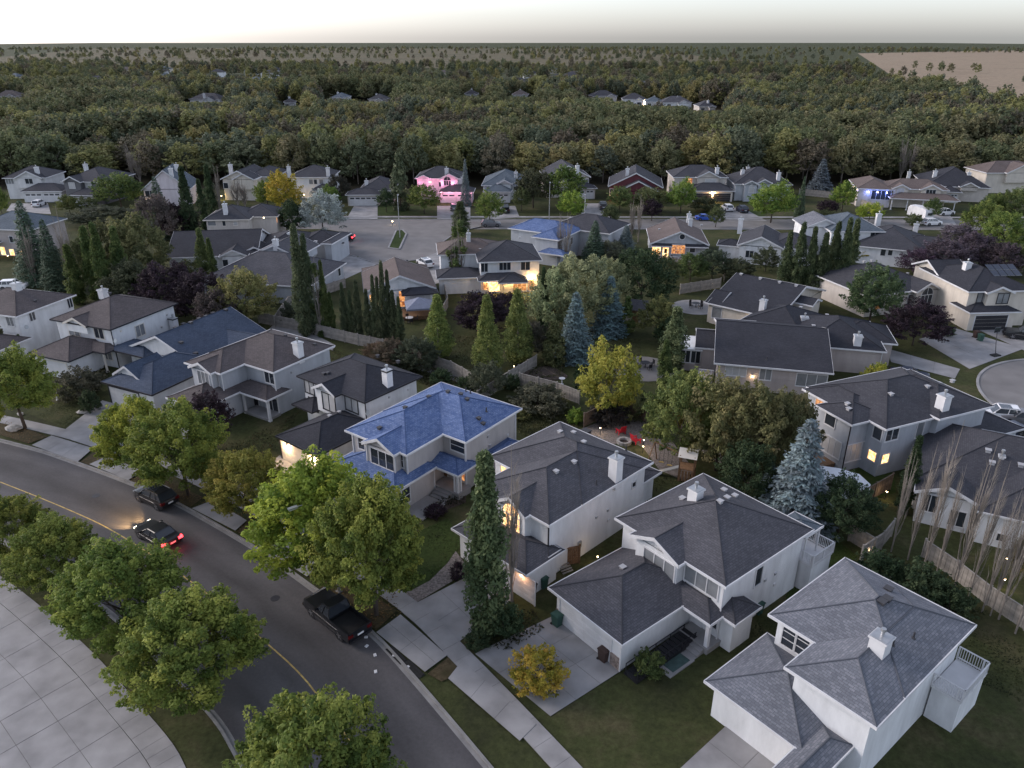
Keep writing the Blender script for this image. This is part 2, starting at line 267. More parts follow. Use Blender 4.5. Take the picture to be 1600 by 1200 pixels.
def trunk_mesh(seed, h=.45, r=.02, limbs=5, m=None, spread=.22, name="trunk"):
    rg = random.Random(seed); b = MB(); m = m or M["bark"]; fx, fy = rg.uniform(-.02, .02), rg.uniform(-.02, .02)
    b.tube([(0, 0, -.01), (fx * .5, fy * .5, h * .5), (fx, fy, h)], [r * 1.3, r, r * .7], m, 7)
    for i in range(limbs):
        a = 2 * math.pi * i / limbs + rg.uniform(-.3, .3); z0 = h * rg.uniform(.6, 1); L = spread * rg.uniform(.7, 1.1); zz = z0 + rg.uniform(.18, .34)
        b.tube([(fx, fy, z0), (fx + math.cos(a) * L * .5, fy + math.sin(a) * L * .5, z0 + (zz - z0) * .6), (math.cos(a) * L, math.sin(a) * L, zz)], [r * .6, r * .4, r * .12], m, 5)
    return b.mesh(name, True)
def bare_mesh(seed, n=14, w=.07, m=None, twigs=7):             # leafless fastigiate poplar: many upright stems and twigs
    rg = random.Random(seed); b = MB(); m = m or M["pale_bark"]
    b.tube([(0, 0, -.01), (.004, .003, .3), (-.003, .004, .62), (.004, 0, 1)], [.0062, .005, .003, .0005], m, 6)
    for i in range(n):
        a = rg.uniform(0, 6.28); z0 = rg.uniform(.05, .5); r = w * rg.uniform(.35, 1); z1 = min(.99, z0 + rg.uniform(.25, .5)); c, s = math.cos(a), math.sin(a)
        q = [(0, 0, z0), (c * r * .7, s * r * .7, z0 + (z1 - z0) * .3), (c * r, s * r, z0 + (z1 - z0) * .65), (c * r * .9, s * r * .9, z1)]
        b.tube(q, [.0022, .0018, .0011, .0003], m, 4, False)
        for k in range(twigs):
            t = rg.uniform(.25, .95); z = z0 + (z1 - z0) * t; a2 = a + rg.uniform(-1.2, 1.2); l = rg.uniform(.03, .08); x, y = c * r * min(1, t * 1.4), s * r * min(1, t * 1.4)
            b.tube([(x, y, z), (x + math.cos(a2) * l * .3, y + math.sin(a2) * l * .3, z + l)], [.0007, .0002], m, 3, False)
    return b.mesh("stems", False)
VG = {}
def veg(kind):
    if kind in VG: return VG[kind]
    k = kind
    if k == "street": v = [(crown_round(11 + i, 290, 135, .0165, .44, .15, 1, .088), trunk_mesh(i, .42, .017, 6)) for i in range(4)]
    elif k == "round": v = [(crown_round(31 + i, 130, 60, .029, .42, .14, 1, .115), trunk_mesh(i + 9, .4, .018, 5)) for i in range(4)]
    elif k == "wide": v = [(crown_round(51 + i, 190, 90, .021, .46, .04, 1, .095), trunk_mesh(i + 19, .4, .016, 5, spread=.3)) for i in range(3)]
    elif k == "bush": v = [(crown_round(71 + i, 90, 70, .042, .55, -.15, 1, .17), trunk_mesh(i + 29, .3, .02, 5)) for i in range(3)]
    elif k == "column": v = [(crown_column(91 + i, 13000, .0115, .085, .03), trunk_mesh(i + 39, .2, .010, 0)) for i in range(3)]
    elif k == "thuja": v = [(crown_column(191 + i, 5000, .026, .2, .0, m=NEEDLE), trunk_mesh(i + 39, .2, .014, 0)) for i in range(2)]
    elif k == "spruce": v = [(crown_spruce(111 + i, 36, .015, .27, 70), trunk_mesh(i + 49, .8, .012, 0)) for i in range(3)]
    elif k == "cone": v = [(crown_cone(131 + i, 15000, .015, .25), trunk_mesh(i + 59, .6, .012, 0, M["pale_bark"])) for i in range(3)]
    elif k == "bare": v = [(bare_mesh(151 + i, 26, .036, None, 18), None) for i in range(4)]
    elif k == "halfbare": v = [(bare_mesh(161 + i, 18, .05), crown_column(171 + i, 900, .018, .06, .03)) for i in range(2)]
    elif k == "wood": v = [(crown_round(201 + i, 80, 40, .034, .30, .04, 1.04, .10, .13), trunk_mesh(i + 69, .4, .012, 3, M["pale_bark"])) for i in range(5)]
    VG[kind] = v; return v
HAB = {"street": (.42, "crown", "trunk"), "round": (.42, 0, 0), "wide": (.46, 0, 0), "bush": (.6, 0, 0), "column": (.09, 0, 0), "thuja": (.2, 0, 0), "spruce": (.27, 0, 0), "cone": (.25, 0, 0), "bare": (.06, 0, 0), "halfbare": (.06, 0, 0), "wood": (.33, 0, 0)}
TREES = []; tn = [0]
NAME = dict(street="street_tree", round="tree", wide="tree", bush="shrub", column="columnar_poplar", thuja="cedar_shrub", spruce="spruce_tree", cone="birch_tree", bare="bare_poplar", halfbare="bare_poplar", wood="woodland_tree")
def tree_at(kind, x, y, h, wd, col, desc, group=None, px=None, label=None, name=None, cat="tree", z=0):
    """one tree: h high, wd across; the crown and the trunk are its parts"""
    tn[0] += 1; vv = veg(kind); var = vv[tn[0] % len(vv)]; w0 = HAB[kind][0] * 2; rg = random.Random(tn[0] * 7 + 1); rz = rg.uniform(0, 6.28); sx = wd / w0
    o = empty(name or NAME[kind], (x, y, z), rz); o["category"] = "shrub" if kind in ("bush", "thuja") and cat == "tree" else cat
    jb = rg.uniform(.9, 1.1); j = [min(.6, c * 2.3 * jb * rg.uniform(.97, 1.03)) for c in col]
    if kind in ("bare", "halfbare"):
        a = link("stems", var[0], o); a.scale = (sx, sx, h)
        if var[1]: b = link("leaves", var[1], o); b.scale = (sx, sx, h); b.color = (*j, 1)
    else:
        a = link("crown", var[0], o); a.scale = (sx, sx, h); a.color = (*j, 1); b = link("trunk", var[1], o); b.scale = (min(sx, h), min(sx, h), h)
    if group: o["group"] = group
    TREES.append(dict(o=o, x=x, y=y, desc=desc, label=label, px=px, kind=kind)); return o
def tree(kind, ub, vb, vt, wpx, col, desc, group=None, label=None, cat="tree", name=None, ut=None):
    b = P(ub, vb); D = math.hypot(b.x, b.y); y = -(vt - 600) / CF
    # height where the sight line through the top row passes the trunk axis
    dz = -math.sin(CP) + y * math.cos(CP); dy = math.cos(CP) + y * math.sin(CP); h = CH + dz / dy * b.y
    if kind in ("street", "round", "wide"): h *= .95
    ray = math.sqrt(b.y ** 2 + (CH - h * .5) ** 2 + b.x ** 2); wd = wpx * (b.y * math.cos(CP) + (CH - h / 2) * math.sin(CP)) / CF
    return tree_at(kind, b.x, b.y, h, wd, col, desc, group, (ub, (vb + vt) / 2), label, name, cat)

# ------------------------------------------------------------------ houses
HOUSES = {}
class House:
    def __init__(s, key, short, label, ref, a, wall, roof, trim="white", name="house", gutter=None):
        s.key, s.short, s.wall, s.roofm, s.trim = key, short, WL[wall], RF[roof], M[trim]; s.a = R(a); s.o = P(*ref, 0)
        s.root = empty(name, s.o, s.a); tag(s.root, label, "house", None); s.w = []; s.wm = MB(); s.tm = MB(); s.ca, s.sa = math.cos(s.a), math.sin(s.a); s.ref = ref
        s.gut = M[gutter] if gutter else s.trim; HOUSES[key] = s; s.dp = MB()
    def loc(s, p):
        d = Vector(p) - s.o; return Vector((d.x * s.ca + d.y * s.sa, -d.x * s.sa + d.y * s.ca, p[2]))
    def wld(s, x, y, z=0): return Vector((s.o.x + x * s.ca - y * s.sa, s.o.y + x * s.sa + y * s.ca, z))
    def L(s, u, v, z): return s.loc(P(u, v, z))
    def ray(s, u, v):
        a = s.loc(P(u, v, 0)); c = s.loc((0, 0, CH)); return c, (a - c)
    def wing(s, z, pts, kind="hip", pitch=.42, over=.45, base=0, x=None, y=None, ax0=None, ax1=None, ay0=None, ay1=None, wall=None, roof=None, trimcorner=False, nowall=False, fz=.17):
        """a rectangular wing under its own roof; pts are its eave corners as seen in the photo, x/y override its extent"""
        q = [s.L(*p, z) for p in pts]; i = len(s.w)
        x0, x1 = (min(p.x for p in q), max(p.x for p in q)) if q else (0, 0); y0, y1 = (min(p.y for p in q), max(p.y for p in q)) if q else (0, 0)
        if x is not None: x0, x1 = x
        if y is not None: y0, y1 = y
        if ax0 is not None: x0 = x1 - ax0 if ax0 > 0 else x0 + ax0
        if ax1 is not None: x1 = x0 + ax1
        if ay0 is not None: y0 = y1 - ay0
        if ay1 is not None: y1 = y0 + ay1
        e = .013 * i; x0 += e; x1 -= e; y0 += e; y1 -= e; z -= .009 * i
        wg = dict(x0=x0, x1=x1, y0=y0, y1=y1, z=z, kind=kind, p=pitch, over=over, base=base, i=i); s.w.append(wg); W_, D_ = x1 - x0, y1 - y0
        rm = RF[roof] if roof else s.roofm; r = MB(); cap = MB(); fa = MB(); mx, my = (x0 + x1) / 2, (y0 + y1) / 2; ln = math.sqrt(1 + pitch * pitch)
        def uvq(pts, ax, org, sgn):   # u along the eave, v up the slope
            return [((p[0] if ax == 'x' else p[1]), ((p[1] - org) if ax == 'x' else (p[0] - org)) * sgn * ln) for p in pts]
        def cp(a, b): cap.tube([(a[0], a[1], a[2] + .012), (b[0], b[1], b[2] + .012)], [.05, .05], rm, 5)
        if kind == "hip":
            h = min(W_, D_) / 2; zr = z + h * pitch
            if W_ >= D_: A, B = (x0 + h, my, zr), (x1 - h, my, zr)
            else: A, B = (mx, y0 + h, zr), (mx, y1 - h, zr)
            c = [(x0, y0, z), (x1, y0, z), (x1, y1, z), (x0, y1, z)]
            if W_ >= D_: fs = [([c[0], c[1], B, A], 'x', y0, 1), ([c[2], c[3], A, B], 'x', y1, -1), ([c[3], c[0], A], 'y', x0, 1), ([c[1], c[2], B], 'y', x1, -1)]
            else: fs = [([c[0], c[1], A], 'x', y0, 1), ([c[2], c[3], B], 'x', y1, -1), ([c[3], c[0], A, B], 'y', x0, 1), ([c[1], c[2], B, A], 'y', x1, -1)]
            for f in fs: r.face(f[0], rm, uvq(*f))
            if (A[0] - B[0]) ** 2 + (A[1] - B[1]) ** 2 > .01: cp(A, B)
            if W_ >= D_: cp(c[0], A); cp(c[3], A); cp(c[1], B); cp(c[2], B)
            else: cp(c[0], A); cp(c[1], A); cp(c[2], B); cp(c[3], B)
        elif kind in ("gy", "gx"):
            h = (W_ if kind == "gy" else D_) / 2; zr = z + h * pitch; t = .16
            if kind == "gy":
                A, B = (mx, y0, zr), (mx, y1, zr); fs = [([(x0, y1, z), (x0, y0, z), A, B], 'y', x0, 1), ([(x1, y0, z), (x1, y1, z), B, A], 'y', x1, -1)]
                ends = [((x0, y0, z), A, (x1, y0, z), -1, 'y'), ((x0, y1, z), B, (x1, y1, z), 1, 'y')]
            else:
                A, B = (x0, my, zr), (x1, my, zr); fs = [([(x0, y0, z), (x1, y0, z), B, A], 'x', y0, 1), ([(x1, y1, z), (x0, y1, z), A, B], 'x', y1, -1)]
                ends = [((x0, y0, z), A, (x0, y1, z), -1, 'x'), ((x1, y0, z), B, (x1, y1, z), 1, 'x')]
            for f in fs: r.face(f[0], rm, uvq(*f)); r.face([(p[0], p[1], p[2] - t) for p in reversed(f[0])], M["soffit"])
            cp(A, B)
            for a_, b_, c_, sg, ax in ends:        # rake boards and the gable wall
                for p, q2 in ((a_, b_), (b_, c_)):
                    o = (0, sg * .03, 0) if ax == 'y' else (sg * .03, 0, 0); p1 = Vector(p) + Vector(o); p2 = Vector(q2) + Vector(o); dn = Vector((0, 0, -.27)); up = Vector((0, 0, .03))
                    fa.face([p1 + up, p2 + up, p2 + dn, p1 + dn] if sg < 0 else [p2 + up, p1 + up, p1 + dn, p2 + dn], s.trim)
                    fa.face([p1 + up, Vector(p) + up, Vector(q2) + up, p2 + up] if sg > 0 else [p2 + up, Vector(q2) + up, Vector(p) + up, p1 + up], s.trim)
                if not nowall:
                    k = over; wz = z - .02
                    if ax == 'y':
                        yy = a_[1] - sg * k; s.wm.face([(x0 + k, yy, wz), (x1 - k, yy, wz), (mx, yy, zr - k * pitch - .02)][::(-1 if sg > 0 else 1)], WL[wall] if wall else s.wall)
                    else:
                        xx = a_[0] - sg * k; s.wm.face([(xx, y0 + k, wz), (xx, y1 - k, wz), (xx, my, zr - k * pitch - .02)][::(1 if sg > 0 else -1)], WL[wall] if wall else s.wall)
        elif kind == "flat":
            r.face([(x0, y0, z), (x1, y0, z), (x1, y1, z), (x0, y1, z)], rm, [(x0, y0), (x1, y0), (x1, y1), (x0, y1)])
        elif kind in ("shed_y", "shed_x"):       # one slope rising away from y0 / down to x1
            zz = z + (D_ if kind == "shed_y" else W_) * pitch
            q3 = [(x0, y0, z), (x1, y0, z), (x1, y1, zz), (x0, y1, zz)] if kind == "shed_y" else [(x1, y0, z), (x1, y1, z), (x0, y1, zz), (x0, y0, zz)]
            r.face(q3, rm, uvq(q3, 'x' if kind == "shed_y" else 'y', y0 if kind == "shed_y" else x1, 1 if kind == "shed_y" else -1))
            r.face([(p[0], p[1], p[2] - .15) for p in reversed(q3)], M["soffit"])
            for a_, b_ in ((q3[0], q3[3]), (q3[1], q3[2])): fa.face([a_, b_, (b_[0], b_[1], b_[2] - .2), (a_[0], a_[1], a_[2] - .2)], s.trim)
        ro = r.build("roof", s.root); wg["o"] = ro
        if cap.v: cap.build("ridge_cap", ro)
        g = .07
        if kind in ("hip", "flat"): sides = 'fbrl'
        elif kind == "gy": sides = 'lr'
        elif kind == "gx": sides = 'fb'
        elif kind == "shed_y": sides = 'f'
        else: sides = 'r'
        z0, z1 = z - fz, z + .025
        if 'f' in sides: fa.box(x0 - g, x1 + g, y0 - g, y0, z0, z1, s.gut)
        if 'b' in sides: fa.box(x0 - g, x1 + g, y1, y1 + g, z0, z1, s.gut)
        if 'l' in sides: fa.box(x0 - g, x0, y0 + .001, y1 - .001, z0 + .001, z1 - .001, s.gut)
        if 'r' in sides: fa.box(x1, x1 + g, y0 + .001, y1 - .001, z0 + .001, z1 - .001, s.gut)
        if kind in ("hip", "flat"): fa.face([(x0, y0, z0 + .03), (x0, y1, z0 + .03), (x1, y1, z0 + .03), (x1, y0, z0 + .03)], M["soffit"])
        fa.build("fascia", ro)
        if not nowall:
            wm = WL[wall] if wall else s.wall; k = over
            s.wm.box(x0 + k, x1 - k, y0 + k, y1 - k, base, z - fz + .02, wm)
            if trimcorner:
                for cx, cy_ in ((x0 + k, y0 + k), (x1 - k, y0 + k), (x1 - k, y1 - k)): tb = MB(); tb.box(cx - .07, cx + .07, cy_ - .07, cy_ + .07, base, z - fz, s.trim); tb.build("corner_trim", s.root)
        return wg
    def rz(s, w, x, y):
        dx = min(x - w["x0"], w["x1"] - x); dy = min(y - w["y0"], w["y1"] - y)
        d = {"hip": min(dx, dy), "gy": dx, "gx": dy, "flat": 0, "shed_y": y - w["y0"], "shed_x": w["x1"] - x}[w["kind"]]; return w["z"] + d * w["p"]
    def onroof(s, wi, u, v):
        w = s.w[wi]; z = w["z"] + .8
        for _ in range(25):
            p = s.L(u, v, z); zz = s.rz(w, min(max(p.x, w["x0"]), w["x1"]), min(max(p.y, w["y0"]), w["y1"])); z = z * .5 + zz * .5
        return s.L(u, v, z)
    def chimney(s, wi, u, v, h=1.5, w=.75, d=.75, m="white", cap="white"):
        p = s.onroof(wi, u, v); b = MB(); x, y, z = p; b.box(x - w / 2, x + w / 2, y - d / 2, y + d / 2, z - .9, z + h, M[m] if m in M else WL[m])
        b.box(x - w / 2 - .09, x + w / 2 + .09, y - d / 2 - .09, y + d / 2 + .09, z + h, z + h + .12, M[cap]); b.box(x - w / 2 - .04, x + w / 2 + .04, y - d / 2 - .04, y + d / 2 + .04, z + h + .12, z + h + .17, M["metal"])
        b.tube([(x, y, z + h + .15), (x, y, z + h + .55)], [.1, .1], M["metal"], 8); b.tube([(x, y, z + h + .55), (x, y, z + h + .7)], [.17, .15], M["metal"], 8)
        b.build("chimney", s.w[wi]["o"])
    def vents(s, wi, pts, m="vent", sz=.3):
        for u, v in pts:
            p = s.onroof(wi, u, v); b = MB(); b.box(-sz / 2, sz / 2, -sz / 2, sz / 2, -.1, .16, M[m]); b.box(-sz / 2 - .06, sz / 2 + .06, -sz / 2 - .06, sz / 2 + .06, .16, .21, M[m]); b.build("roof_vent", s.w[wi]["o"], p)
    def pipe(s, wi, pts):
        for u, v in pts:
            p = s.onroof(wi, u, v); b = MB(); b.tube([(0, 0, -.1), (0, 0, .45)], [.06, .06], M["vent"], 6); b.tube([(0, 0, -.05), (0, 0, .08)], [.16, .09], M["vent"], 6); b.build("vent_pipe", s.w[wi]["o"], p)
    def plane(s, wi, side, out=0.0):
        w = s.w[wi]; k = w["over"]; return {"f": ("y", w["y0"] + k - out), "b": ("y", w["y1"] - k + out), "l": ("x", w["x0"] + k - out), "r": ("x", w["x1"] - k + out)}[side]
    def hit(s, wi, side, u, v, out=0.0):
        ax, c = s.plane(wi, side, out); o, d = s.ray(u, v); t = (c - (o.y if ax == "y" else o.x)) / (d.y if ax == "y" else d.x); return o + d * t
    def fr(s, wi, side, out=0.0):     # frame of a wall: (along, outward, up) -> local
        ax, c = s.plane(wi, side, out); sg = -1 if side in "fl" else 1
        return (lambda p: (p[0], c + sg * p[1], p[2])) if ax == "y" else (lambda p: (c + sg * p[1], p[0], p[2]))
    def win(s, wi, side, u, v, w, h, n=2, st="dark", z=None, trim=None, a=None, out=0.0, arch=False, bars=0, d=.05):
        """a window: frame with mullions, its pane set back"""
        p = s.hit(wi, side, u, v, out) if u is not None else Vector((0, 0, 0)); al = a if a is not None else (p.x if side in "fb" else p.y); zc = z if z is not None else p.z
        wg = s.w[wi]; lo, hi = (wg["x0"], wg["x1"]) if side in "fb" else (wg["y0"], wg["y1"]); lo += wg["over"] + w / 2 + .08; hi -= wg["over"] + w / 2 + .08
        if lo < hi and not out: al = min(max(al, lo), hi)
        if z is None and not out and not arch: zc = min(max(zc, wg["base"] + h / 2 + .15), wg["z"] - .28 - h / 2)
        fr = s.fr(wi, side, out); b = MB(); T = trim or s.trim; x0, x1, z0, z1 = al - w / 2, al + w / 2, zc - h / 2, zc + h / 2; f = .09
        b.box(x0 - f, x1 + f, -.02, d + .03, z0 - f - .03, z0, T, fr); b.box(x0 - f, x1 + f, -.02, d + .03, z1, z1 + f, T, fr)
        b.box(x0 - f, x0, -.02, d + .02, z0, z1, T, fr); b.box(x1, x1 + f, -.02, d + .02, z0, z1, T, fr)
        for i in range(1, n): xx = x0 + (x1 - x0) * i / n; b.box(xx - .035, xx + .035, 0, d, z0, z1, T, fr)
        for i in range(bars): zz = z0 + (z1 - z0) * (i + 1) / (bars + 1); b.box(x0, x1, 0, d - .01, zz - .025, zz + .025, T, fr)
        pm = {"dark": M["glass"], "blind": M["curtain"], "light": M["blind"], "lit": M["lit"], "litd": M["litd"]}[st]; q = MB()
        q.box(x0, x1, -.01, .012, z0, z1, pm, fr)
        if arch:
            ns = 8; pts = [(al + w / 2 * math.cos(math.pi * i / ns), z1 + f + w / 2 * math.sin(math.pi * i / ns)) for i in range(ns + 1)]
            q.face([fr((x_, .014, z_)) for x_, z_ in (pts if side in "fl" else pts[::-1])], pm)
            for i in range(ns):
                (xa, za), (xb, zb) = pts[i], pts[i + 1]; s2 = 1 + f * 2 / w
                o_ = lambda X, Z: (al + (X - al) * s2, z1 + f + (Z - z1 - f) * s2)
                (xc, zc2), (xd, zd) = o_(xa, za), o_(xb, zb); b.face([fr((xa, d, za)), fr((xc, d, zc2)), fr((xd, d, zd)), fr((xb, d, zb))], T); b.face([fr((xc, d, zc2)), fr((xc, 0, zc2)), fr((xd, 0, zd)), fr((xd, d, zd))], T)
            b.box(al - .03, al + .03, 0, d, z1 + f, z1 + f + w / 2, T, fr)
        wo = b.build("window", s.root)
        if st == "lit": wo["label"] = "window lit warm from inside"
        q.build("pane", wo); return al, zc
    def gdoor(s, wi, side, u, v, w, h=2.2, m="white", a=None, trim=None, glow=None, secs=4, wins=False):
        p = s.hit(wi, side, u, v) if u is not None else Vector((0, 0, 0)); al = a if a is not None else (p.x if side in "fb" else p.y); fr = s.fr(wi, side); b = MB(); T = trim or s.trim
        b.box(al - w / 2 - .12, al - w / 2, -.02, .06, 0, h + .12, T, fr); b.box(al + w / 2, al + w / 2 + .12, -.02, .06, 0, h + .12, T, fr); b.box(al - w / 2, al + w / 2, -.02, .06, h, h + .12, T, fr)
        o = b.build("garage_door", s.root)
        for i in range(secs):
            q = MB(); z0 = h * i / secs + .012; z1 = h * (i + 1) / secs - .012; q.box(al - w / 2 + .02, al + w / 2 - .02, -.02, .01, z0, z1, M[m], fr); n = max(2, int(w / 1.2))
            for k in range(n):
                c = al - w / 2 + w * (k + .5) / n; mm = M["glass"] if wins and i == secs - 1 else M[m]
                q.box(c - w / n * .38, c + w / n * .38, .01, .024, z0 + .09, z1 - .09, mm, fr)
            q.build("door_panel", o)
        return al
    def door(s, wi, side, u, v, w=.95, h=2.1, m="white", a=None, z0=0.15, out=0.0):
        p = s.hit(wi, side, u, v, out) if u is not None else Vector((0, 0, 0)); al = a if a is not None else (p.x if side in "fb" else p.y); fr = s.fr(wi, side, out); b = MB()
        b.box(al - w / 2 - .1, al + w / 2 + .1, -.02, .04, z0, z0 + h + .1, s.trim, fr); b.box(al - w / 2, al + w / 2, .04, .06, z0, z0 + h, M[m], fr)
        b.box(al - w / 4, al + w / 4, .06, .07, z0 + h * .5, z0 + h * .9, M["glass"], fr); o = b.build("door", s.root); q = MB(); q.box(al + w / 2 - .12, al + w / 2 - .06, .06, .12, z0 + 1, z0 + 1.05, M["metal"], fr); q.build("handle", o)
    def down(s, wi, cx, cy_, m=None):  # downspout at a corner: cx,cy in 'lr','fb'
        w = s.w[wi]; k = w["over"] - .08; x = w["x0"] + k if cx == "l" else w["x1"] - k; y = w["y0"] + k if cy_ == "f" else w["y1"] - k
        b = MB(); b.box(x - .045, x + .045, y - .045, y + .045, .1, w["z"] - .19, m or s.gut); b.build("downspout", s.root)
    def dish(s, wi, side, u, v):
        p = s.hit(wi, side, u, v, .3); b = MB(); d = Vector((.3, -.9, .3)).normalized(); b.tube([p, p + d * .03, p + d * .05], [.04, .26, .3], M["metal"], 12); b.tube([p, p - d * .3], [.03, .03], M["darkm"], 5); b.build("satellite_dish", s.root)
    def lamp(s, wi, side, u=None, v=None, z=2.3, a=None, power=30, col=(1, .68, .38), out=.25, size=.12, dot=True):
        if u is not None: p = s.hit(wi, side, u, v, .12); al = p.x if side in "fb" else p.y; z = p.z
        al = a if a is not None else al; fr = s.fr(wi, side); p = Vector(fr((al, .12, z))); b = MB()
        if dot:
            b.box(p.x - .07, p.x + .07, p.y - .07, p.y + .07, p.z - .1, p.z + .08, M["lamp"]); b.box(p.x - .1, p.x + .1, p.y - .1, p.y + .1, p.z + .08, p.z + .12, M["darkm"]); b.build("wall_lamp", s.root)
        ld = bpy.data.lights.new("lamp_light", "POINT"); ld.energy = power * .5; ld.color = col; ld.shadow_soft_size = size; lo = bpy.data.objects.new("lamp_light", ld); C.objects.link(lo); lo.parent = s.root
        lo.location = Vector(fr((al, .12 + out, z - .15)))
    def post(s, wi, x, y, w=.2, z1=None, m=None):
        b = MB(); z = z1 or s.w[wi]["z"] - .2; b.box(x - w / 2, x + w / 2, y - w / 2, y + w / 2, 0, z, m or s.trim); b.box(x - w / 2 - .05, x + w / 2 + .05, y - w / 2 - .05, y + w / 2 + .05, 0, .25, m or s.trim); b.build("porch_post", s.root)
    def part(s, name, boxes, m):
        b = MB()
        for q in boxes: b.box(*q, m)
        return b.build(name, s.root)
    def deck(s, x0, x1, y0, y1, z, m="concrete", rail=None, rails="flr", skirt=None):
        b = MB(); n = max(1, int((x1 - x0) / .4)) if rail else 1
        b.box(x0, x1, y0, y1, z - .15, z, M[m]); b.box(x0 + .05, x1 - .05, y0 + .05, y1 - .05, 0, z - .15, skirt or M[m]); b.build("deck", s.root)
        if rail:
            b = MB()
            def run(p, q):
                L = math.hypot(q[0] - p[0], q[1] - p[1]); k = max(1, int(L / .14)); dx, dy = (q[0] - p[0]) / k, (q[1] - p[1]) / k
                for i in range(k + 1):
                    t = .05 if i % 10 == 0 else .018; x, y = p[0] + dx * i, p[1] + dy * i; b.box(x - t, x + t, y - t, y + t, z, z + .98, M[rail])
                for zz in (z + .95, z + .1): b.box(min(p[0], q[0]) - .04, max(p[0], q[0]) + .04, min(p[1], q[1]) - .04, max(p[1], q[1]) + .04, zz, zz + .06, M[rail])
            if "f" in rails: run((x0, y0), (x1, y0))
            if "b" in rails: run((x0, y1), (x1, y1))
            if "l" in rails: run((x0, y0), (x0, y1))
            if "r" in rails: run((x1, y0), (x1, y1))
            b.build("railing", s.root)
    def fittings(s, wi, side, n=4, seed=0):   # dryer vents, meter box and cable cover on a plain wall
        rg = random.Random(seed + wi); fr = s.fr(wi, side); w = s.w[wi]; lo, hi = (w["x0"], w["x1"]) if side in "fb" else (w["y0"], w["y1"])
        for i in range(n):
            a = rg.uniform(lo + 1.2, hi - 1.2); z = rg.choice([.7, 1.6, 3.0, 4.4]) + rg.uniform(-.2, .2); b = MB(); b.box(a - .11, a + .11, 0, .08, z, z + .2, M["metal"] if i % 2 else s.trim, fr); b.box(a - .13, a + .13, 0, .11, z + .2, z + .23, s.trim, fr); b.build("wall_vent", s.root)
        a = lo + (hi - lo) * rg.uniform(.3, .7); b = MB(); b.box(a - .18, a + .18, 0, .16, 1.1, 1.7, M["metal"], fr); b.tube([fr((a, .08, .1)), fr((a, .08, 1.1))], [.025, .025], M["metal"], 6); b.build("meter_box", s.root)
    def done(s):
        s.wm.build("wall", s.root)
        if not s.w: return

# ------------------------------------------------------------------ fences
def frame2(p, q):
    d = (q - p); L = math.hypot(d.x, d.y); return L, math.atan2(d.y, d.x)
FM = {}
def fence(pts, label, m="fence", h=1.75, name="fence", step=2.4):
    Q = [P(*p) if not isinstance(p, Vector) else p for p in pts]; root = empty(name, Q[0]); tag(root, label, "fence")
    if (m, h) not in FM:
        b = MB(); n = 16
        for i in range(n): b.box(i / n + .002, (i + 1) / n - .002, -.012 + (.02 if i % 2 else 0), .012 + (.02 if i % 2 else 0), .06, h - .04 - .01 * (i % 3 == 0), M[m])
        b.box(0, 1, -.05, .07, h - .04, h, M[m]); pn = b.mesh("panel"); b = MB(); b.box(-.06, .06, -.06, .06, 0, h + .08, M[m]); b.box(-.08, .08, -.08, .08, h + .08, h + .12, M[m]); FM[(m, h)] = (pn, b.mesh("post"))
    pn, po = FM[(m, h)]; o = Q[0]
    for a, c in zip(Q, Q[1:]):
        L, an = frame2(a, c); k = max(1, round(L / step)); s = L / k
        for i in range(k):
            x = a + (c - a) * (i / k) - o; e = link("fence_panel", pn, root, x + Vector((math.cos(an), math.sin(an), 0)) * .06); e.rotation_euler = (0, 0, an); e.scale = (s - .12, 1, 1 + random.uniform(-.01, .01)); link("fence_post", po, root, x).rotation_euler = (0, 0, an)
    link("fence_post", po, root, Q[-1] - o); return root

# ------------------------------------------------------------------ flat ground pieces
def sheet(name, pts, m, z, kind="structure", parent=None, th=0.0, sub=None):
    """a ground patch (world points), a thin slab when th is given"""
    b = MB(); top = [(p[0], p[1], z) for p in pts]
    ar = sum(top[i][0] * top[(i + 1) % len(top)][1] - top[(i + 1) % len(top)][0] * top[i][1] for i in range(len(top)))
    if ar < 0: top.reverse()
    b.face(top, m)
    if th:
        for i in range(len(top)): p, q = top[i], top[(i + 1) % len(top)]; b.face([p, (p[0], p[1], z - th), (q[0], q[1], z - th), q], m)
    o = b.build(name, parent)
    if kind and not parent: o["kind"] = kind
    return o
def slabs(name, q, n, m_, z=.02, mt=None, gap=.012, label=None):
    """concrete poured in n x m_ slabs between four corners (pixels on the ground), each slab a piece"""
    Q = [P(*p) if not isinstance(p, Vector) else p for p in q]; base = sheet(name, Q, M["joint"], z - .016); rg = random.Random(len(q) + int(Q[0].x * 10))
    for i in range(n):
        for j in range(m_):
            def at(u, v): return (Q[0] * (1 - u) + Q[1] * u) * (1 - v) + (Q[3] * (1 - u) + Q[2] * u) * v
            w = gap / max(.5, (Q[1] - Q[0]).length / n); h = gap / max(.5, (Q[3] - Q[0]).length / m_)
            u0, u1, v0, v1 = i / n + w / n, (i + 1) / n - w / n, j / m_ + h / m_, (j + 1) / m_ - h / m_; zz = z + rg.uniform(-.004, .004)
            sheet("slab", [at(u0, v0), at(u1, v0), at(u1, v1), at(u0, v1)], mt or M["concrete"], zz, None, base, .012)
    return base

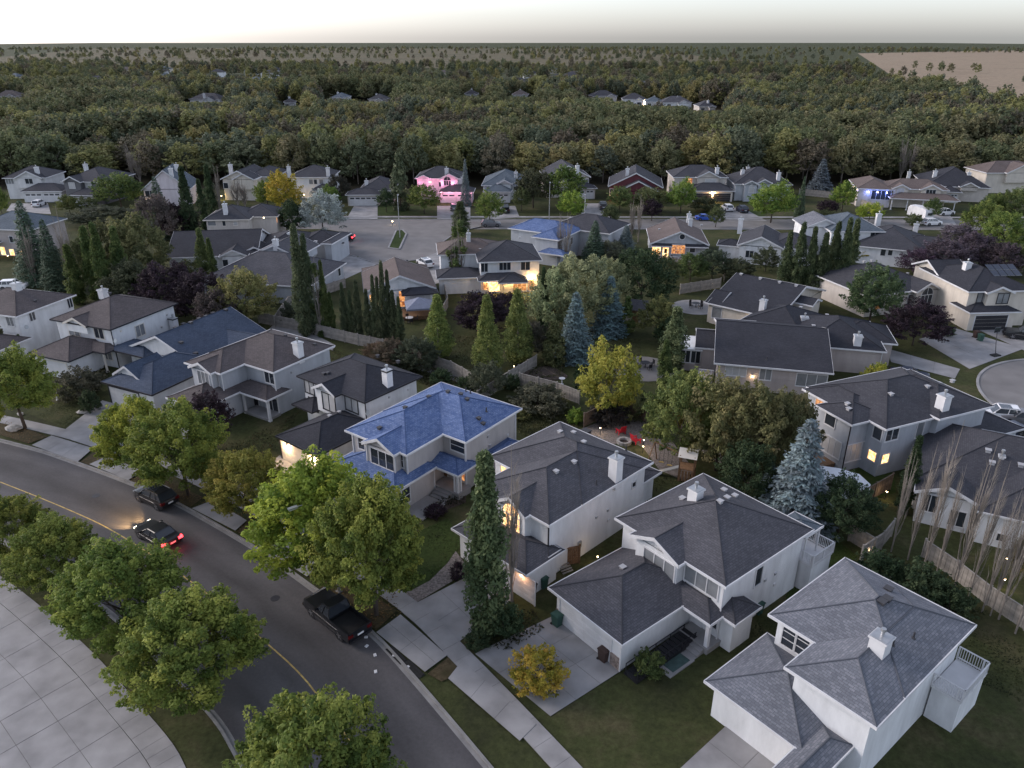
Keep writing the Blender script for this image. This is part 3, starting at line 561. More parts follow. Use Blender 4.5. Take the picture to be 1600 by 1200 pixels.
# ------------------------------------------------------------------ vehicles
def loft(b, secs, m):
    """skin through cross sections, each a list of points"""
    base = len(b.v); n = len(secs[0]); k = b.mi(m)
    for s_ in secs: b.v += [tuple(p) for p in s_]
    for i in range(len(secs) - 1):
        for j in range(n):
            q = base + i * n; b.f.append((q + j, q + n + j, q + n + (j + 1) % n, q + (j + 1) % n)); b.m.append(k)
    b.f.append(tuple(base + j for j in range(n))); b.m.append(k); b.f.append(tuple(base + (len(secs) - 1) * n + j for j in reversed(range(n)))); b.m.append(k)
def wheel_meshes():
    if "wheel" in FM: return FM["wheel"]
    b = MB(); n = 20; prof = [(.26, -.11), (.335, -.1), (.35, -.06), (.35, .06), (.335, .1), (.26, .11)]
    for i in range(n):
        a, c = 2 * math.pi * i / n, 2 * math.pi * (i + 1) / n
        for (r0, y0), (r1, y1) in zip(prof, prof[1:]): b.face([(r0 * math.cos(a), y0, r0 * math.sin(a)), (r1 * math.cos(a), y1, r1 * math.sin(a)), (r1 * math.cos(c), y1, r1 * math.sin(c)), (r0 * math.cos(c), y0, r0 * math.sin(c))], M["rubber"])
    t = b.mesh("tyre", True); b = MB(); b.tube([(0, -.1, 0), (0, .1, 0)], [.262, .262], M["darkm"], 20)
    for sg in (-1, 1):
        for i in range(5):
            a = 2 * math.pi * i / 5; b.box(.03, .25, .1 * sg, .118 * sg, -.03, .03, M["rim"], lambda p, a=a: (p[0] * math.cos(a) - p[2] * math.sin(a), p[1], p[0] * math.sin(a) + p[2] * math.cos(a)))
        b.tube([(0, .1 * sg, 0), (0, .125 * sg, 0)], [.06, .05], M["rim"], 8)
    FM["wheel"] = (t, b.mesh("rim")); return FM["wheel"]
def car(kind, x, y, ang, paint, label, L=4.6, Wd=1.85, H=1.65, lit=False, cat="car", name="parked_car", simple=False, headlit=None):
    """x forward; body, glasshouse, wheels, lamps, mirrors, plate are parts"""
    root = empty(name, (x, y, 0.03), R(ang)); tag(root, label, cat); hl = L / 2; hw = Wd / 2; wb = L * .29; gl = M["glass"]
    def sec(xx, w, z0, z1, tw): return [(xx, -w, z0), (xx, w, z0), (xx, w, z0 + (z1 - z0) * .55), (xx, w * tw, z1), (xx, -w * tw, z1), (xx, -w, z0 + (z1 - z0) * .55)]
    b = MB(); hood = {"suv": 1.05, "sedan": .92, "pickup": 1.2, "van": 1.15}[kind]; tail = {"suv": 1.1, "sedan": 1.02, "pickup": 1.2, "van": 1.15}[kind]
    if kind != "pickup":
        loft(b, [sec(hl, hw * .72, .42, hood * .72, .9), sec(hl - .18, hw * .93, .3, hood * .88, .9), sec(hl - .5, hw, .25, hood * .93, .9), sec(wb * .55, hw, .25, hood, .93), sec(0, hw, .25, hood + .03, .94), sec(-wb, hw, .25, tail, .94), sec(-hl + .3, hw * .98, .28, tail, .92), sec(-hl + .05, hw * .93, .35, tail * .93, .88), sec(-hl, hw * .85, .45, tail * .8, .9)], paint)
    else:
        loft(b, [sec(hl, hw * .85, .5, hood * .8, .94), sec(hl - .15, hw * .97, .42, hood * .95, .92), sec(hl - .4, hw, .4, hood, .92), sec(hl * .32, hw, .38, hood + .04, .95), sec(-.35, hw, .38, hood, .96)], paint)
        loft(b, [sec(-.37, hw, .38, .72, 1), sec(-hl + .05, hw, .42, .72, 1)], paint)
        for s_ in (-1, 1): b.box(-hl + .05, -.36, s_ * hw - (.09 if s_ > 0 else 0), s_ * hw + (.09 if s_ < 0 else 0), .7, 1.2, paint)
    bo = b.build("body", root, smooth=False)
    if kind == "pickup":
        q = MB(); q.box(-hl, -hl + .08, -hw + .1, hw - .1, .62, 1.2, paint); q.build("tailgate", root); q = MB(); q.box(-hl + .09, -.4, -hw + .1, hw - .1, .74, .78, M["rubber"]); q.build("cargo_bed", root)
        q = MB(); q.box(-hl - .12, -hl, -hw * .9, hw * .9, .42, .6, M["darkm"]); q.box(hl - .02, hl + .12, -hw * .92, hw * .92, .4, .62, M["darkm"]); q.build("bumper", root)
        q = MB(); q.box(-wb * .8, wb * .8, -hw - .1, -hw, .38, .43, M["darkm"]); q.box(-wb * .8, wb * .8, hw, hw + .1, .38, .43, M["darkm"]); q.build("running_board", root)
    # glasshouse: glass block with pillars and a painted roof
    if kind == "suv": gx = (wb * .75, wb * .25, -hl * .72, -hl * .93)
    elif kind == "sedan": gx = (wb * .7, wb * .1, -hl * .42, -hl * .72)
    elif kind == "van": gx = (hl * .72, hl * .45, -hl * .93, -hl * .97)
    else: gx = (hl * .38, hl * .16, -.38, -.52)
    gw = hw * .93; rw = hw * .76; z0, z1 = hood - .02, H; q = MB()
    def gsec(t): xa, xb = gx[0] + (gx[1] - gx[0]) * t, gx[3] + (gx[2] - gx[3]) * t; w = gw + (rw - gw) * t; z = z0 + (z1 - z0) * t; return [(xa, -w, z), (xa, w, z), (xb, w, z), (xb, -w, z)]
    s0, s1 = gsec(0), gsec(.94)
    for i in range(4): q.face([s0[i], s0[(i + 1) % 4], s1[(i + 1) % 4], s1[i]], gl)
    q.build("windows", root); q = MB(); r0, r1 = gsec(.93), gsec(1.0)
    for i in range(4): q.face([r0[i], r0[(i + 1) % 4], r1[(i + 1) % 4], r1[i]], paint)
    mz = z1 + .03; c = [(p[0] * .97, p[1] * .9, mz) for p in r1]; q.face(c, paint)
    for i in range(4): q.face([r1[i], r1[(i + 1) % 4], c[(i + 1) % 4], c[i]], paint)
    def pil(i, j=None, t=None):
        a0, a1 = Vector(s0[i]), Vector(s1[i]); 
        if t is not None: a0 = a0.lerp(Vector(s0[j]), t); a1 = a1.lerp(Vector(s1[j]), t)
        q.tube([a0, a1], [.045, .04], paint, 5)
    for i in range(4): pil(i)
    pil(1, 2, .47); pil(0, 3, .47)
    if kind == "suv": pil(1, 2, .78); pil(0, 3, .78)
    q.build("cabin_roof", root)
    if not simple:
        if kind == "suv":
            q = MB(); q.box(gx[2] * .55, gx[1] * .8, -rw * .7, rw * .7, mz + .002, mz + .012, gl); q.build("sunroof", root)
            for s_ in (-1, 1): q = MB(); q.box(gx[2] * .9, gx[1] * .9, s_ * rw * .95 - .02, s_ * rw * .95 + .02, mz + .02, mz + .06, M["chrome"]); q.build("roof_rail", root)
        q = MB(); q.box(-wb * .9, wb * .95, -hw - .012, -hw, hood * .66, hood * .69, M["chrome"]); q.box(-wb * .9, wb * .95, hw, hw + .012, hood * .66, hood * .69, M["chrome"]); q.build("side_trim", root)
        q = MB(); q.box(hl - .03, hl + .02, -hw * .5, hw * .5, .5, .72, M["darkm"]); q.build("grille", root)
    for s_ in (-1, 1):
        q = MB(); q.box(hl - .3, hl - .02, s_ * hw * .68 - .14, s_ * hw * .68 + .14, hood * .66, hood * .8, M["head"] if (lit if headlit is None else headlit) else M["headd"]); q.build("headlight", root)
        q = MB(); yy = s_ * hw * .8; q.box(-hl - .03, -hl + .2, yy - .2, yy + .2, tail * .68, tail * .9, M["tail"] if lit else M["taild"]); q.build("tail_light", root)
        q = MB(); q.box(gx[0] - .2, gx[0] - .05, s_ * (gw + .12) - .1, s_ * (gw + .12) + .1, hood, hood + .16, paint); q.build("mirror", root)
    q = MB(); q.box(-hl - .05, -hl - .02, -.25, .25, tail * .6, tail * .6 + .14, M["plate"]); q.build("number_plate", root)
    t, r = wheel_meshes(); sc = {"pickup": 1.2, "suv": 1.05, "sedan": .95, "van": 1.05}[kind]
    for sx in (-1, 1):
        for sy in (-1, 1):
            w = empty("wheel", (0, 0, 0)); w.parent = root; w.location = (sx * wb * (1.06 if sx > 0 else 1), sy * (hw - .1), .35 * sc); w.scale = (sc, 1, sc); link("tyre", t, w); link("rim", r, w)
            q = MB(); q.tube([(w.location.x, sy * (hw - .02), .35 * sc), (w.location.x, sy * (hw + .012), .35 * sc)], [.4 * sc, .4 * sc], M["darkm"], 18); q.build("wheel_arch", root)
    return root
# ------------------------------------------------------------------ ground, far fields
V3 = lambda x, y: Vector((x, y, 0))
def bigground():
    xs = [-4000, -1500, -600, -250, -120, 0, 120, 250, 600, 1500, 4000]; ys = [-60, 0, 60, 120, 190, 260, 400, 700, 1400, 3000, 8000]; b = MB()
    for i in range(len(xs) - 1):
        for j in range(len(ys) - 1): b.face([(xs[i], ys[j], 0), (xs[i + 1], ys[j], 0), (xs[i + 1], ys[j + 1], 0), (xs[i], ys[j + 1], 0)], LAWN)
    b.build("ground")["kind"] = "structure"
bigground()
FIELD = ground_mat("stubble_field", [(.20, .155, .105), (.26, .20, .14), (.23, .19, .13)], .02, .2, 0)
sheet("stubble_field", [V3(240, 400), V3(300, 385), V3(900, 500), V3(1800, 3000), V3(1000, 2400), V3(390, 820), V3(262, 520)], FIELD, .05)
sheet("stubble_field", [V3(-900, 1150), V3(450, 1250), V3(500, 3600), V3(-1800, 3600)], ground_mat("far_field", [(.06, .06, .035), (.12, .10, .06), (.045, .055, .03)], .006, .1, 0), .06)
sheet("forest_floor", [V3(-340, 222), V3(330, 222), V3(330, 380), V3(240, 400), V3(260, 560), V3(-420, 620)], ground_mat("leaf_litter", [(.02, .018, .012), (.035, .03, .018)], .2, 2), .03)

# ------------------------------------------------------------------ the street in front
CURB = [(-150, 84), (-110, 83.5), (-80, 79.5), (-62, 74.6), (-51.1, 70.6), (-46.0, 68.2), (-37.6, 63.8), (-31.4, 60.1), (-21.9, 53.2), (-15.6, 47.9), (-10.6, 43.4), (-7.2, 39.4), (-1, 31.3), (5.4, 22.6), (12, 13.5), (22, -2)]
def resample(pts, step):
    out = []; P_ = [Vector((*p, 0)) for p in pts]; n = len(P_)
    for i in range(n - 1):
        p0, p1, p2, p3 = P_[max(0, i - 1)], P_[i], P_[i + 1], P_[min(n - 1, i + 2)]; k = max(1, int((p2 - p1).length / step))
        for j in range(k):
            t = j / k; out.append(.5 * ((2 * p1) + (p2 - p0) * t + (2 * p0 - 5 * p1 + 4 * p2 - p3) * t * t + (3 * p1 - p0 - 3 * p2 + p3) * t ** 3))
    out.append(P_[-1]); return out
CV = resample(CURB, 1.55)
NV = []
for i in range(len(CV)):
    d = (CV[min(i + 1, len(CV) - 1)] - CV[max(i - 1, 0)]).normalized(); NV.append(Vector((-d.y, d.x, 0)))     # points away from the road, to the houses
def off(i, o): return CV[i] + NV[i] * o
def ribbon(name, o0, o1, z, m, th=0, i0=0, i1=None, kind="structure", parent=None):
    b = MB(); i1 = i1 or len(CV) - 1
    for i in range(i0, i1):
        a, c, d, e = off(i, o0), off(i + 1, o0), off(i + 1, o1), off(i, o1)
        b.face([(p.x, p.y, z) for p in (a, c, d, e)][::(1 if o1 > o0 else -1)], m)
        if th:
            b.face([(a.x, a.y, z), (a.x, a.y, z - th), (c.x, c.y, z - th), (c.x, c.y, z)], m); b.face([(d.x, d.y, z), (d.x, d.y, z - th), (e.x, e.y, z - th), (e.x, e.y, z)], m)
    o = b.build(name, parent)
    if kind: o["kind"] = kind
    return o
b = MB(); al = 0
for i in range(len(CV) - 1):
    a, c, d, e = off(i, -11.3), off(i + 1, -11.3), off(i + 1, -.3), off(i, -.3); l2 = al + (CV[i + 1] - CV[i]).length; b.face([(p.x, p.y, .012) for p in (a, c, d, e)], ROAD, [(0, al), (0, l2), (1, l2), (1, al)]); al = l2
b.build("road")["kind"] = "structure"
for u, v, t in ((150, 775, 0), (430, 935, 1)):
    p = P(u, v); b = MB(); b.tube([(0, 0, 0), (0, 0, .008)], [.36, .36], M["darkm"], 20); b.build("manhole_cover", None, (p.x, p.y, .013))["kind"] = "structure"
ribbon("gutter", -.3, .0, .018, M["curb"]); ribbon("gutter", -11.6, -11.3, .018, M["curb"])
ribbon("curb", 0, .18, .13, M["curb"], .14); ribbon("curb", -11.78, -11.6, .13, M["curb"], .14)
b = MB()
for i in range(0, len(CV) - 1):
    a, c, d, e = off(i, -5.81), off(i + 1, -5.81), off(i + 1, -5.70), off(i, -5.70); b.face([(p.x, p.y, .018) for p in (a, c, d, e)], M["yellow"])
b.build("centre_line")["kind"] = "structure"
# tar-sealed cracks and patches across the asphalt
TAR = mat("tar_seal", (.05, .048, .05), .8, .2, 3); b = MB(); rg = random.Random(3)
for k in range(26):
    i = rg.randrange(4, len(CV) - 8); o = rg.uniform(-12.5, -1); al = rg.random() < .35; p = off(i, o); pts = [p]; dirv = (CV[i + 1] - CV[i]).normalized() if al else NV[i] * (1 if rg.random() < .5 else -1)
    for s in range(rg.randrange(4, 12)): pts.append(pts[-1] + dirv * .7 + Vector((rg.uniform(-.22, .22), rg.uniform(-.22, .22), 0)))
    for p, q in zip(pts, pts[1:]):
        w = Vector((-(q - p).y, (q - p).x, 0)).normalized() * rg.uniform(.008, .018); b.face([(v.x, v.y, .0165) for v in (p - w, q - w, q + w, p + w)], TAR)
b.build("sealed_crack")["kind"] = "structure"
# sidewalks poured in slabs
def walk(o0, o1, label_i, i0, i1, step=1):
    base = ribbon("sidewalk", o0, o1, .098, M["joint"], .06, i0, i1); g = .01; rg = random.Random(5)
    for i in range(i0, i1):
        a, c, d, e = off(i, o0), off(i + 1, o0), off(i + 1, o1), off(i, o1); u = (c - a).normalized() * g; w = (e - d).normalized() * 0
        sheet("slab", [a + u, c - u, d - u, e + u], M["concrete"], .115 + rg.uniform(-.004, .004), None, base, .02)
iv = [i for i in range(len(CV)) if CV[i].x > -75 and CV[i].y > 8]
walk(2.9, 4.4, 0, iv[0], iv[-1]); walk(-15.9, -14.3, 1, iv[0], iv[-1])
b = MB()
for j, (o0, o1) in enumerate(((-23.5, -21), (-26, -23.6), (-21, -18.2))):   # paved forecourt beyond the left sidewalk
    pass
base = ribbon("forecourt", -25.5, -15.92, .09, M["joint"], .05, iv[0], iv[-1])
for i in range(iv[0], iv[-1] - 1, 2):
    for o0, o1 in ((-18.3, -15.93), (-20.7, -18.33), (-23.0, -20.73), (-25.4, -23.03)):
        a, c, d, e = off(i, o0), off(i + 2, o0), off(i + 2, o1), off(i, o1); u = (c - a).normalized() * .02; sheet("slab", [a + u, c - u, d - u, e + u], M["concrete"], .108 + random.uniform(-.004, .004), None, base, .02)
# driveways of the near row: apron between kerb and walk, and the drive up to the garage
def drive(q, n, m, z=.125, ap=None): slabs("driveway", q, n, m, z)
slabs("driveway", [(50, 697), (122, 723), (146, 702), (81, 682)], 3, 1, .145)
slabs("driveway", [(140, 727), (201, 752), (222, 737), (168, 714)], 3, 1, .145)
slabs("driveway", [(300, 796), (368, 831), (386, 815), (334, 783)], 3, 1, .145)
slabs("driveway", [(392, 846), (480, 903), (505, 882), (420, 826)], 3, 1, .145)
slabs("driveway", [(588, 990), (664, 1052), (699, 1026), (626, 962)], 2, 2, .145)
slabs("driveway", [(100, 673), (152, 690), (238, 648), (160, 626)], 2, 3, .06)
slabs("driveway", [(176, 697), (250, 727), (316, 675), (256, 655)], 2, 3, .06)
slabs("driveway", [(352, 772), (398, 796), (494, 738), (437, 712)], 2, 3, .06)
slabs("driveway", [(470, 835), (545, 880), (615, 800), (535, 765)], 2, 3, .06)
slabs("driveway", [(648, 944), (718, 1003), (802, 936), (762, 885)], 2, 3, .06)
slabs("driveway", [(742, 1022), (860, 1120), (975, 1046), (866, 962)], 3, 3, .06)
slabs("driveway", [(700, 1062), (812, 1160), (838, 1134), (722, 1034)], 3, 1, .145)
slabs("driveway", [(1010, 1250), (1120, 1350), (1260, 1200), (1150, 1120)], 2, 3, .06)
# gravel border, garden beds, fire-pit yard, back paths
sheet("gravel_border", [P(600, 922), P(612, 930), P(648, 944), P(722, 900), P(727, 882), P(712, 862), P(700, 880), P(672, 908), P(640, 925)], M["gravel"], .07)
sheet("gravel_yard", [P(905, 672), P(960, 650), P(1000, 655), P(1050, 690), P(1085, 735), P(1070, 752), P(1030, 735), P(1005, 700), P(985, 690), P(930, 700)], M["gravel"], .05)
sheet("garden_path", [P(640, 575), P(700, 592), P(750, 612), P(757, 606), P(700, 582), P(645, 566)], M["concrete"], .05)
sheet("garden_path", [P(420, 515), P(455, 530), P(520, 548), P(525, 540), P(470, 512), P(430, 505)], M["concrete"], .05)
sheet("vegetable_bed", [P(820, 605), P(880, 592), P(880, 572), P(842, 572), P(815, 590)], M["mulch"], .05)
sheet("garden_bed", [P(690, 800), P(728, 786), P(728, 775), P(690, 785), P(660, 796)], M["mulch"], .05)
GR = ground_mat("worn_lawn", [(.03, .036, .014), (.05, .055, .022), (.075, .065, .035)], .35, 3.5)
GG = ground_mat("green_lawn", [(.026, .040, .012), (.036, .055, .015), (.045, .06, .02)], .3, 3.5)
BR = ground_mat("dry_verge", [(.05, .042, .022), (.075, .058, .034), (.035, .035, .016)], .5, 4)
for nm, q, m in (("lawn", [(640, 925), (672, 908), (700, 880), (722, 850), (700, 810), (655, 830), (600, 880), (590, 905)], GG), ("lawn", [(40, 645), (100, 668), (165, 622), (120, 600)], GR), ("lawn", [(820, 690), (900, 680), (905, 640), (860, 612), (800, 625)], GR),
                 ("lawn", [(850, 580), (1000, 560), (1000, 530), (900, 520), (850, 545)], GR), ("lawn", [(650, 560), (760, 590), (770, 530), (690, 520)], GR), ("lawn", [(1010, 740), (1090, 745), (1150, 745), (1030, 800), (950, 790), (990, 700)], GR), ("lawn", [(1225, 960), (1340, 870), (1290, 830), (1230, 920)], GG),
                 ("lawn", [(1310, 740), (1395, 720), (1400, 770), (1330, 790)], GG), ("lawn", [(940, 375), (965, 375), (965, 360), (942, 360)], GG), ("lawn", [(1398, 545), (1440, 533), (1512, 577), (1502, 582)], GR), ("lawn", [(590, 322), (683, 322), (683, 336), (590, 336)], GG), ("lawn", [(1105, 320), (1200, 330), (1190, 342), (1100, 338)], GG), ("lawn", [(380, 440), (560, 400), (560, 480), (430, 510)], GR)):
    sheet(nm, [P(*p) for p in q], m, .028)
for q in ([(0, 655), (75, 683), (45, 694), (0, 680)], [(168, 712), (150, 705), (126, 722), (142, 728)], [(226, 737), (318, 778), (298, 793), (204, 753)], [(388, 815), (412, 826), (390, 843), (370, 831)], [(508, 880), (620, 955), (588, 986), (482, 903)], [(700, 1028), (726, 1050), (690, 1066), (668, 1054)]):
    sheet("verge", [P(*p) for p in q], BR, .07)
ribbon("verge", -14.25, -11.8, .07, GR, 0, iv[0], iv[-1])
# white pads and dark mats along the kerb by the pickup
for i, (u, v) in enumerate(((572, 996), (573, 1010), (586, 1024), (616, 1025), (637, 1043), (587, 1050))):
    p = P(u, v); b = MB(); b.box(-.13, .13, -.1, .1, 0, .05, M["white"]); o = b.build("marker_block", None, (p.x, p.y, .02)); o.rotation_euler = (0, 0, i)
    tag(o, "small white block lying on the street behind the black pickup", "block", "white blocks on the road")
for u, v, t in ((619, 1024, "upper"), (646, 1046, "lower")):
    p = P(u, v); b = MB(); b.box(-.95, .95, -.28, .28, 0, .035, M["rubber"]); b.box(-.9, .9, .1, .28, .035, .07, M["rubber"]); o = b.build("rubber_ramp", None, (p.x, p.y, .02)); o.rotation_euler = (0, 0, R(-49)); tag(o, f"{t} black rubber ramp mat along the kerb behind the pickup", "ramp")

# ------------------------------------------------------------------ streets behind
def poly_ring(cx, cy, r, n=40, a0=0, a1=360): return [V3(cx + r * math.cos(R(a0 + (a1 - a0) * i / n)), cy + r * math.sin(R(a0 + (a1 - a0) * i / n))) for i in range(n + (0 if a1 - a0 == 360 else 1))]
sheet("street", [V3(-70, 172.5), V3(130, 171), V3(190, 160), V3(190, 170), V3(130, 181.5), V3(-70, 182.5)], M["paving"], .012)
sheet("cul_de_sac", [V3(-45, 174), P(540, 364), P(545, 398), P(590, 413), P(655, 406), P(690, 392), P(692, 378), P(715, 362), P(755, 354), V3(-6, 174)], M["paving"], .016)
def curbline(pts, w=.25, name="curb", m=None, h=.12):
    b = MB(); Q = [p if isinstance(p, Vector) else P(*p) for p in pts]
    for a, c in zip(Q, Q[1:]):
        n = Vector((-(c - a).y, (c - a).x, 0)).normalized() * w / 2; f = [(a - n), (c - n), (c + n), (a + n)]; b.face([(p.x, p.y, h) for p in f], m or M["concrete"])
        for p, q in zip(f, f[1:] + f[:1]): b.face([(p.x, p.y, h), (p.x, p.y, 0), (q.x, q.y, 0), (q.x, q.y, h)], m or M["concrete"])
    o = b.build(name); o["kind"] = "structure"; return o
curbline([V3(-70, 182.6), V3(130, 181.6), V3(190, 170)]); curbline([(545, 362), (545, 398), (590, 413), (655, 406)]); curbline([(690, 392), (692, 378), (715, 362), (760, 352), V3(-3, 172.4), V3(130, 170.9)])
curbline([V3(-70, 185.2), V3(130, 184.2)], 1.4, "sidewalk", None, .1)
isl = [(607, 388), (624, 390), (635, 366), (629, 360), (619, 361)]
sheet("traffic_island", [P(*p) for p in isl], GG, .15, th=.14); curbline(isl + isl[:1], .35, "curb", None, .2)
sheet("court", poly_ring(71.5, 80.5, 14.5), M["paving"], .012); sheet("street", [V3(80, 74), V3(140, 60), V3(140, 72), V3(84, 88)], M["paving"], .016)
curbline(poly_ring(71.5, 80.5, 14.6, 30, 95, 215), .3)
for q, n, m in (([(1392, 566), (1386, 545), (1500, 577), (1492, 592)], 1, 3), ([(1436, 530), (1492, 513), (1600, 545), (1515, 577)], 3, 3), ([(1520, 512), (1572, 512), (1660, 530), (1600, 548)], 2, 2),
                ([(541, 343), (590, 343), (590, 322), (553, 322)], 2, 3), ([(683, 343), (735, 343), (735, 322), (683, 322)], 2, 3), ([(760, 343), (812, 340), (805, 322), (770, 322)], 2, 2), ([(905, 342), (950, 340), (948, 318), (915, 318)], 2, 3),
                ([(1110, 343), (1200, 346), (1160, 325), (1110, 325)], 3, 2), ([(1430, 350), (1495, 352), (1480, 330), (1432, 330)], 2, 2), ([(10, 330), (80, 335), (75, 318), (18, 318)], 2, 2), ([(545, 398), (500, 420), (520, 445), (590, 413)], 2, 2), ([(655, 406), (690, 392), (700, 440), (675, 445)], 1, 3)):
    slabs("driveway", q, n, m, .05)

# ------------------------------------------------------------------ near row of houses
h = House("A", "white house at the left edge", "white two-storey house with brown roof cut by the left edge", (25, 560), -17, "white", "brown")
h.wing(5.6, [(25, 495), (114, 460)], "hip", .40, x=(-11.5, None) if 0 else None, ax0=11.5); h.chimney(0, 27, 452, .8, .9, .9); h.win(0, "r", 50, 494, .9, 1.2); h.win(0, "r", 110, 470, .8, 1.4); h.win(0, "f", 16, 502, 1.2, 1.3, 2, "blind"); h.vents(0, [(55, 471)])
h.wing(2.9, [(50, 527), (35, 532)], "hip", .42, ax0=7.5, ay0=8.5); h.dish(0, "r", 42, 511); h.down(0, "r", "f"); h.done()
h = House("B", "white house with beige-fronted gable", "white two-storey house with brown hip roof and small white front gable", (172, 590), -22, "white", "brown", gutter="black", trim="cream")
w = h.wing(5.6, [(80, 498), (172, 515), (268, 472)], "hip", .40); h.wing(5.58, [(100, 503), (135, 510)], "gy", .45, base=4.4, ax0=4.2, y=(w["y0"] - .35, w["y0"] + 5), trimcorner=False, over=.35)
h.wing(2.9, [(94, 570), (136, 547)], "hip", .45, ax0=7.2, y=(w["y0"] - 5.2, w["y0"] + 2)); h.wing(2.95, [], "hip", .42, x=(w["x1"] - 5.2, w["x1"] + .1), y=(w["y0"] - 1.6, w["y0"] + 1.5), nowall=True)
h.win(0, "f", 116, 517, 1.9, 1.35, 2, "blind"); h.win(0, "f", 155, 521, 1.6, 1.35, 2); h.win(0, "r", 219, 516, 1.4, 1.5, 2, "blind"); h.win(0, "f", 168, 553, 1.5, 1.5, 2, "blind"); h.door(0, "f", 153, 558, m="darkm"); h.dish(0, "r", 180, 532); h.down(0, "r", "f"); h.chimney(0, 161, 457, .35, 1, 1, cap="white"); h.vents(0, [(172, 459)])
h.lamp(2, "r", 139, 558, dot=False, power=0.01); h.gdoor(2, "f", None, None, 4.8, 2.2, a=(h.w[2]["x0"] + h.w[2]["x1"]) / 2); h.post(0, w["x1"] - .7, w["y0"] - 1.2, .2, 2.7); h.fittings(0, "r", 4, 66); h.done()
h = House("C", "long navy-roofed bungalow", "long white bungalow with navy blue shingle roof and white front gables", (237, 648), -26, "white", "navy", gutter="black")
q = h.L(360, 479, 5.6); q2 = h.L(242, 525, 5.6); g0 = h.L(160, 595, 2.9); g1 = h.L(237, 617, 2.9)
h.wing(2.9, [], "gy", .42, x=(q2.x - 6.4, q2.x + 6.4), y=(q2.y, q.y)); h.wing(2.9, [(160, 595), (237, 617)], "hip", .42, ay1=11.5)
gx = h.L(207, 577, 4.0); h.wing(3.4, [], "gy", .6, base=2.9, x=(gx.x - 2.4, gx.x + 2.4), y=(g0.y + 1.2, g0.y + 6), over=.25); h.wing(2.9, [], "hip", .42, x=(h.w[0]["x0"] - 1.6, h.w[0]["x0"] + 5), y=(q2.y - 1.2, q2.y + 3), nowall=True)
h.wing(2.9, [], "gx", .42, x=(q2.x, q2.x + 8.6), y=(q.y - 7.5, q.y - 1)); h.win(0, "r", 392, 520, 1.1, 1.1, 1, "blind"); h.chimney(0, 272, 508, .9, .9, .8, cap="darkm"); h.vents(0, [(274, 513), (287, 507), (298, 505), (311, 499), (322, 495), (333, 490), (353, 485), (283, 536), (306, 553)], "vent", .4); h.vents(1, [(225, 566), (244, 559)], "vent", .4)
h.gdoor(1, "f", 197, 628, 5.0, 2.25, trim=M["black"]); h.win(1, "f", 232, 635, .8, 1.2, 1, trim=M["black"]); h.done()
h = House("D", "brown-roofed house with verandah", "white two-storey house with brown roof and covered verandah on its corner", (436, 625), -32, "grey", "brown")
w0 = h.L(288, 566, 5.6); w1 = h.L(344, 584, 5.6); w2 = h.L(436, 578, 5.6); wb = h.L(522, 540, 5.6); a_ = h.L(384, 569, 5.6)
h.wing(5.6, [], "hip", .42, x=(w0.x, w2.x), y=(a_.y, wb.y)); h.wing(5.6, [], "hip", .42, x=(w0.x, w1.x), y=(w1.y, w1.y + 11)); gp = h.L(314, 577, 5.6); h.wing(5.62, [], "gy", .45, base=3.0, x=(gp.x - 2.0, gp.x + 2.0), y=(w1.y - .6, w1.y + 4), over=.3)
h.wing(2.9, [(260, 620), (312, 640)], "hip", .42, ay1=9, nowall=False); h.wing(2.9, [(415, 626), (449, 609)], "hip", .42, x=(w1.x - 1.5, w2.x + .35), y=(h.L(415, 626, 2.9).y, a_.y + 2), nowall=True)
h.win(2, "f", 318, 588, 1.9, 1.6, 3, "blind"); h.win(1, "f", 306, 580, .7, 1.3, 1); h.win(1, "f", 338, 592, .8, 1.4, 1, "blind"); h.win(0, "f", 422, 582, 1.5, 1.5, 2); h.chimney(0, 467, 555, 1.5, .85, .85); h.vents(0, [(492, 539), (446, 525)], "vent")
h.post(0, w2.x - .1, h.L(415, 626, 2.9).y + .5, .26, 2.7); h.post(0, w1.x + .6, h.L(415, 626, 2.9).y + .5, .26, 2.7); h.win(0, "f", 428, 635, 1.8, 1.8, 2); h.door(0, "f", 400, 630, m="darkm"); h.down(0, "r", "f"); h.gdoor(3, "f", 290, 660, 4.6); h.deck(w1.x + .5, w2.x - .2, h.L(415, 626, 2.9).y + .3, a_.y + .5, .35); h.down(1, "r", "f"); h.fittings(0, "r", 4, 68); h.done()
h = House("E", "black-roofed house", "white two-storey house with black roof and lit double garage", (569, 700), -38, "white", "black", trim="white", gutter="black")
w = h.wing(5.6, [(464, 587), (569, 628), (659, 588)], "hip", .42); g = h.L(516, 607, 5.6); h.wing(5.6, [], "gy", .5, base=2.9, x=(g.x - 1.9, g.x + 1.9), y=(w["y0"] - 1.0, w["y0"] + 5), over=.35)
h.wing(2.9, [(430, 681), (496, 712)], "hip", .42, y=(h.L(496, 712, 2.9).y, w["y0"] + 1.5)); h.wing(2.9, [], "hip", .42, x=(w["x0"] + .5, w["x0"] + 4), y=(w["y0"] - 1.5, w["y0"] + 2), nowall=True)
h.win(0, "f", 483, 600, 1.5, 1.6, 2, "light", trim=M["black"]); h.win(1, "f", 515, 621, 2.0, 1.9, 2, "light", trim=M["black"]); h.win(0, "f", 549, 626, 1.9, 1.7, 2, "light", trim=M["black"]); h.win(0, "f", 490, 632, 1.4, 1.4, 2, trim=M["black"]); h.chimney(0, 606, 601, 1.6, .8, .8, cap="darkm"); h.vents(0, [(506, 585), (512, 584), (590, 557), (622, 566)])
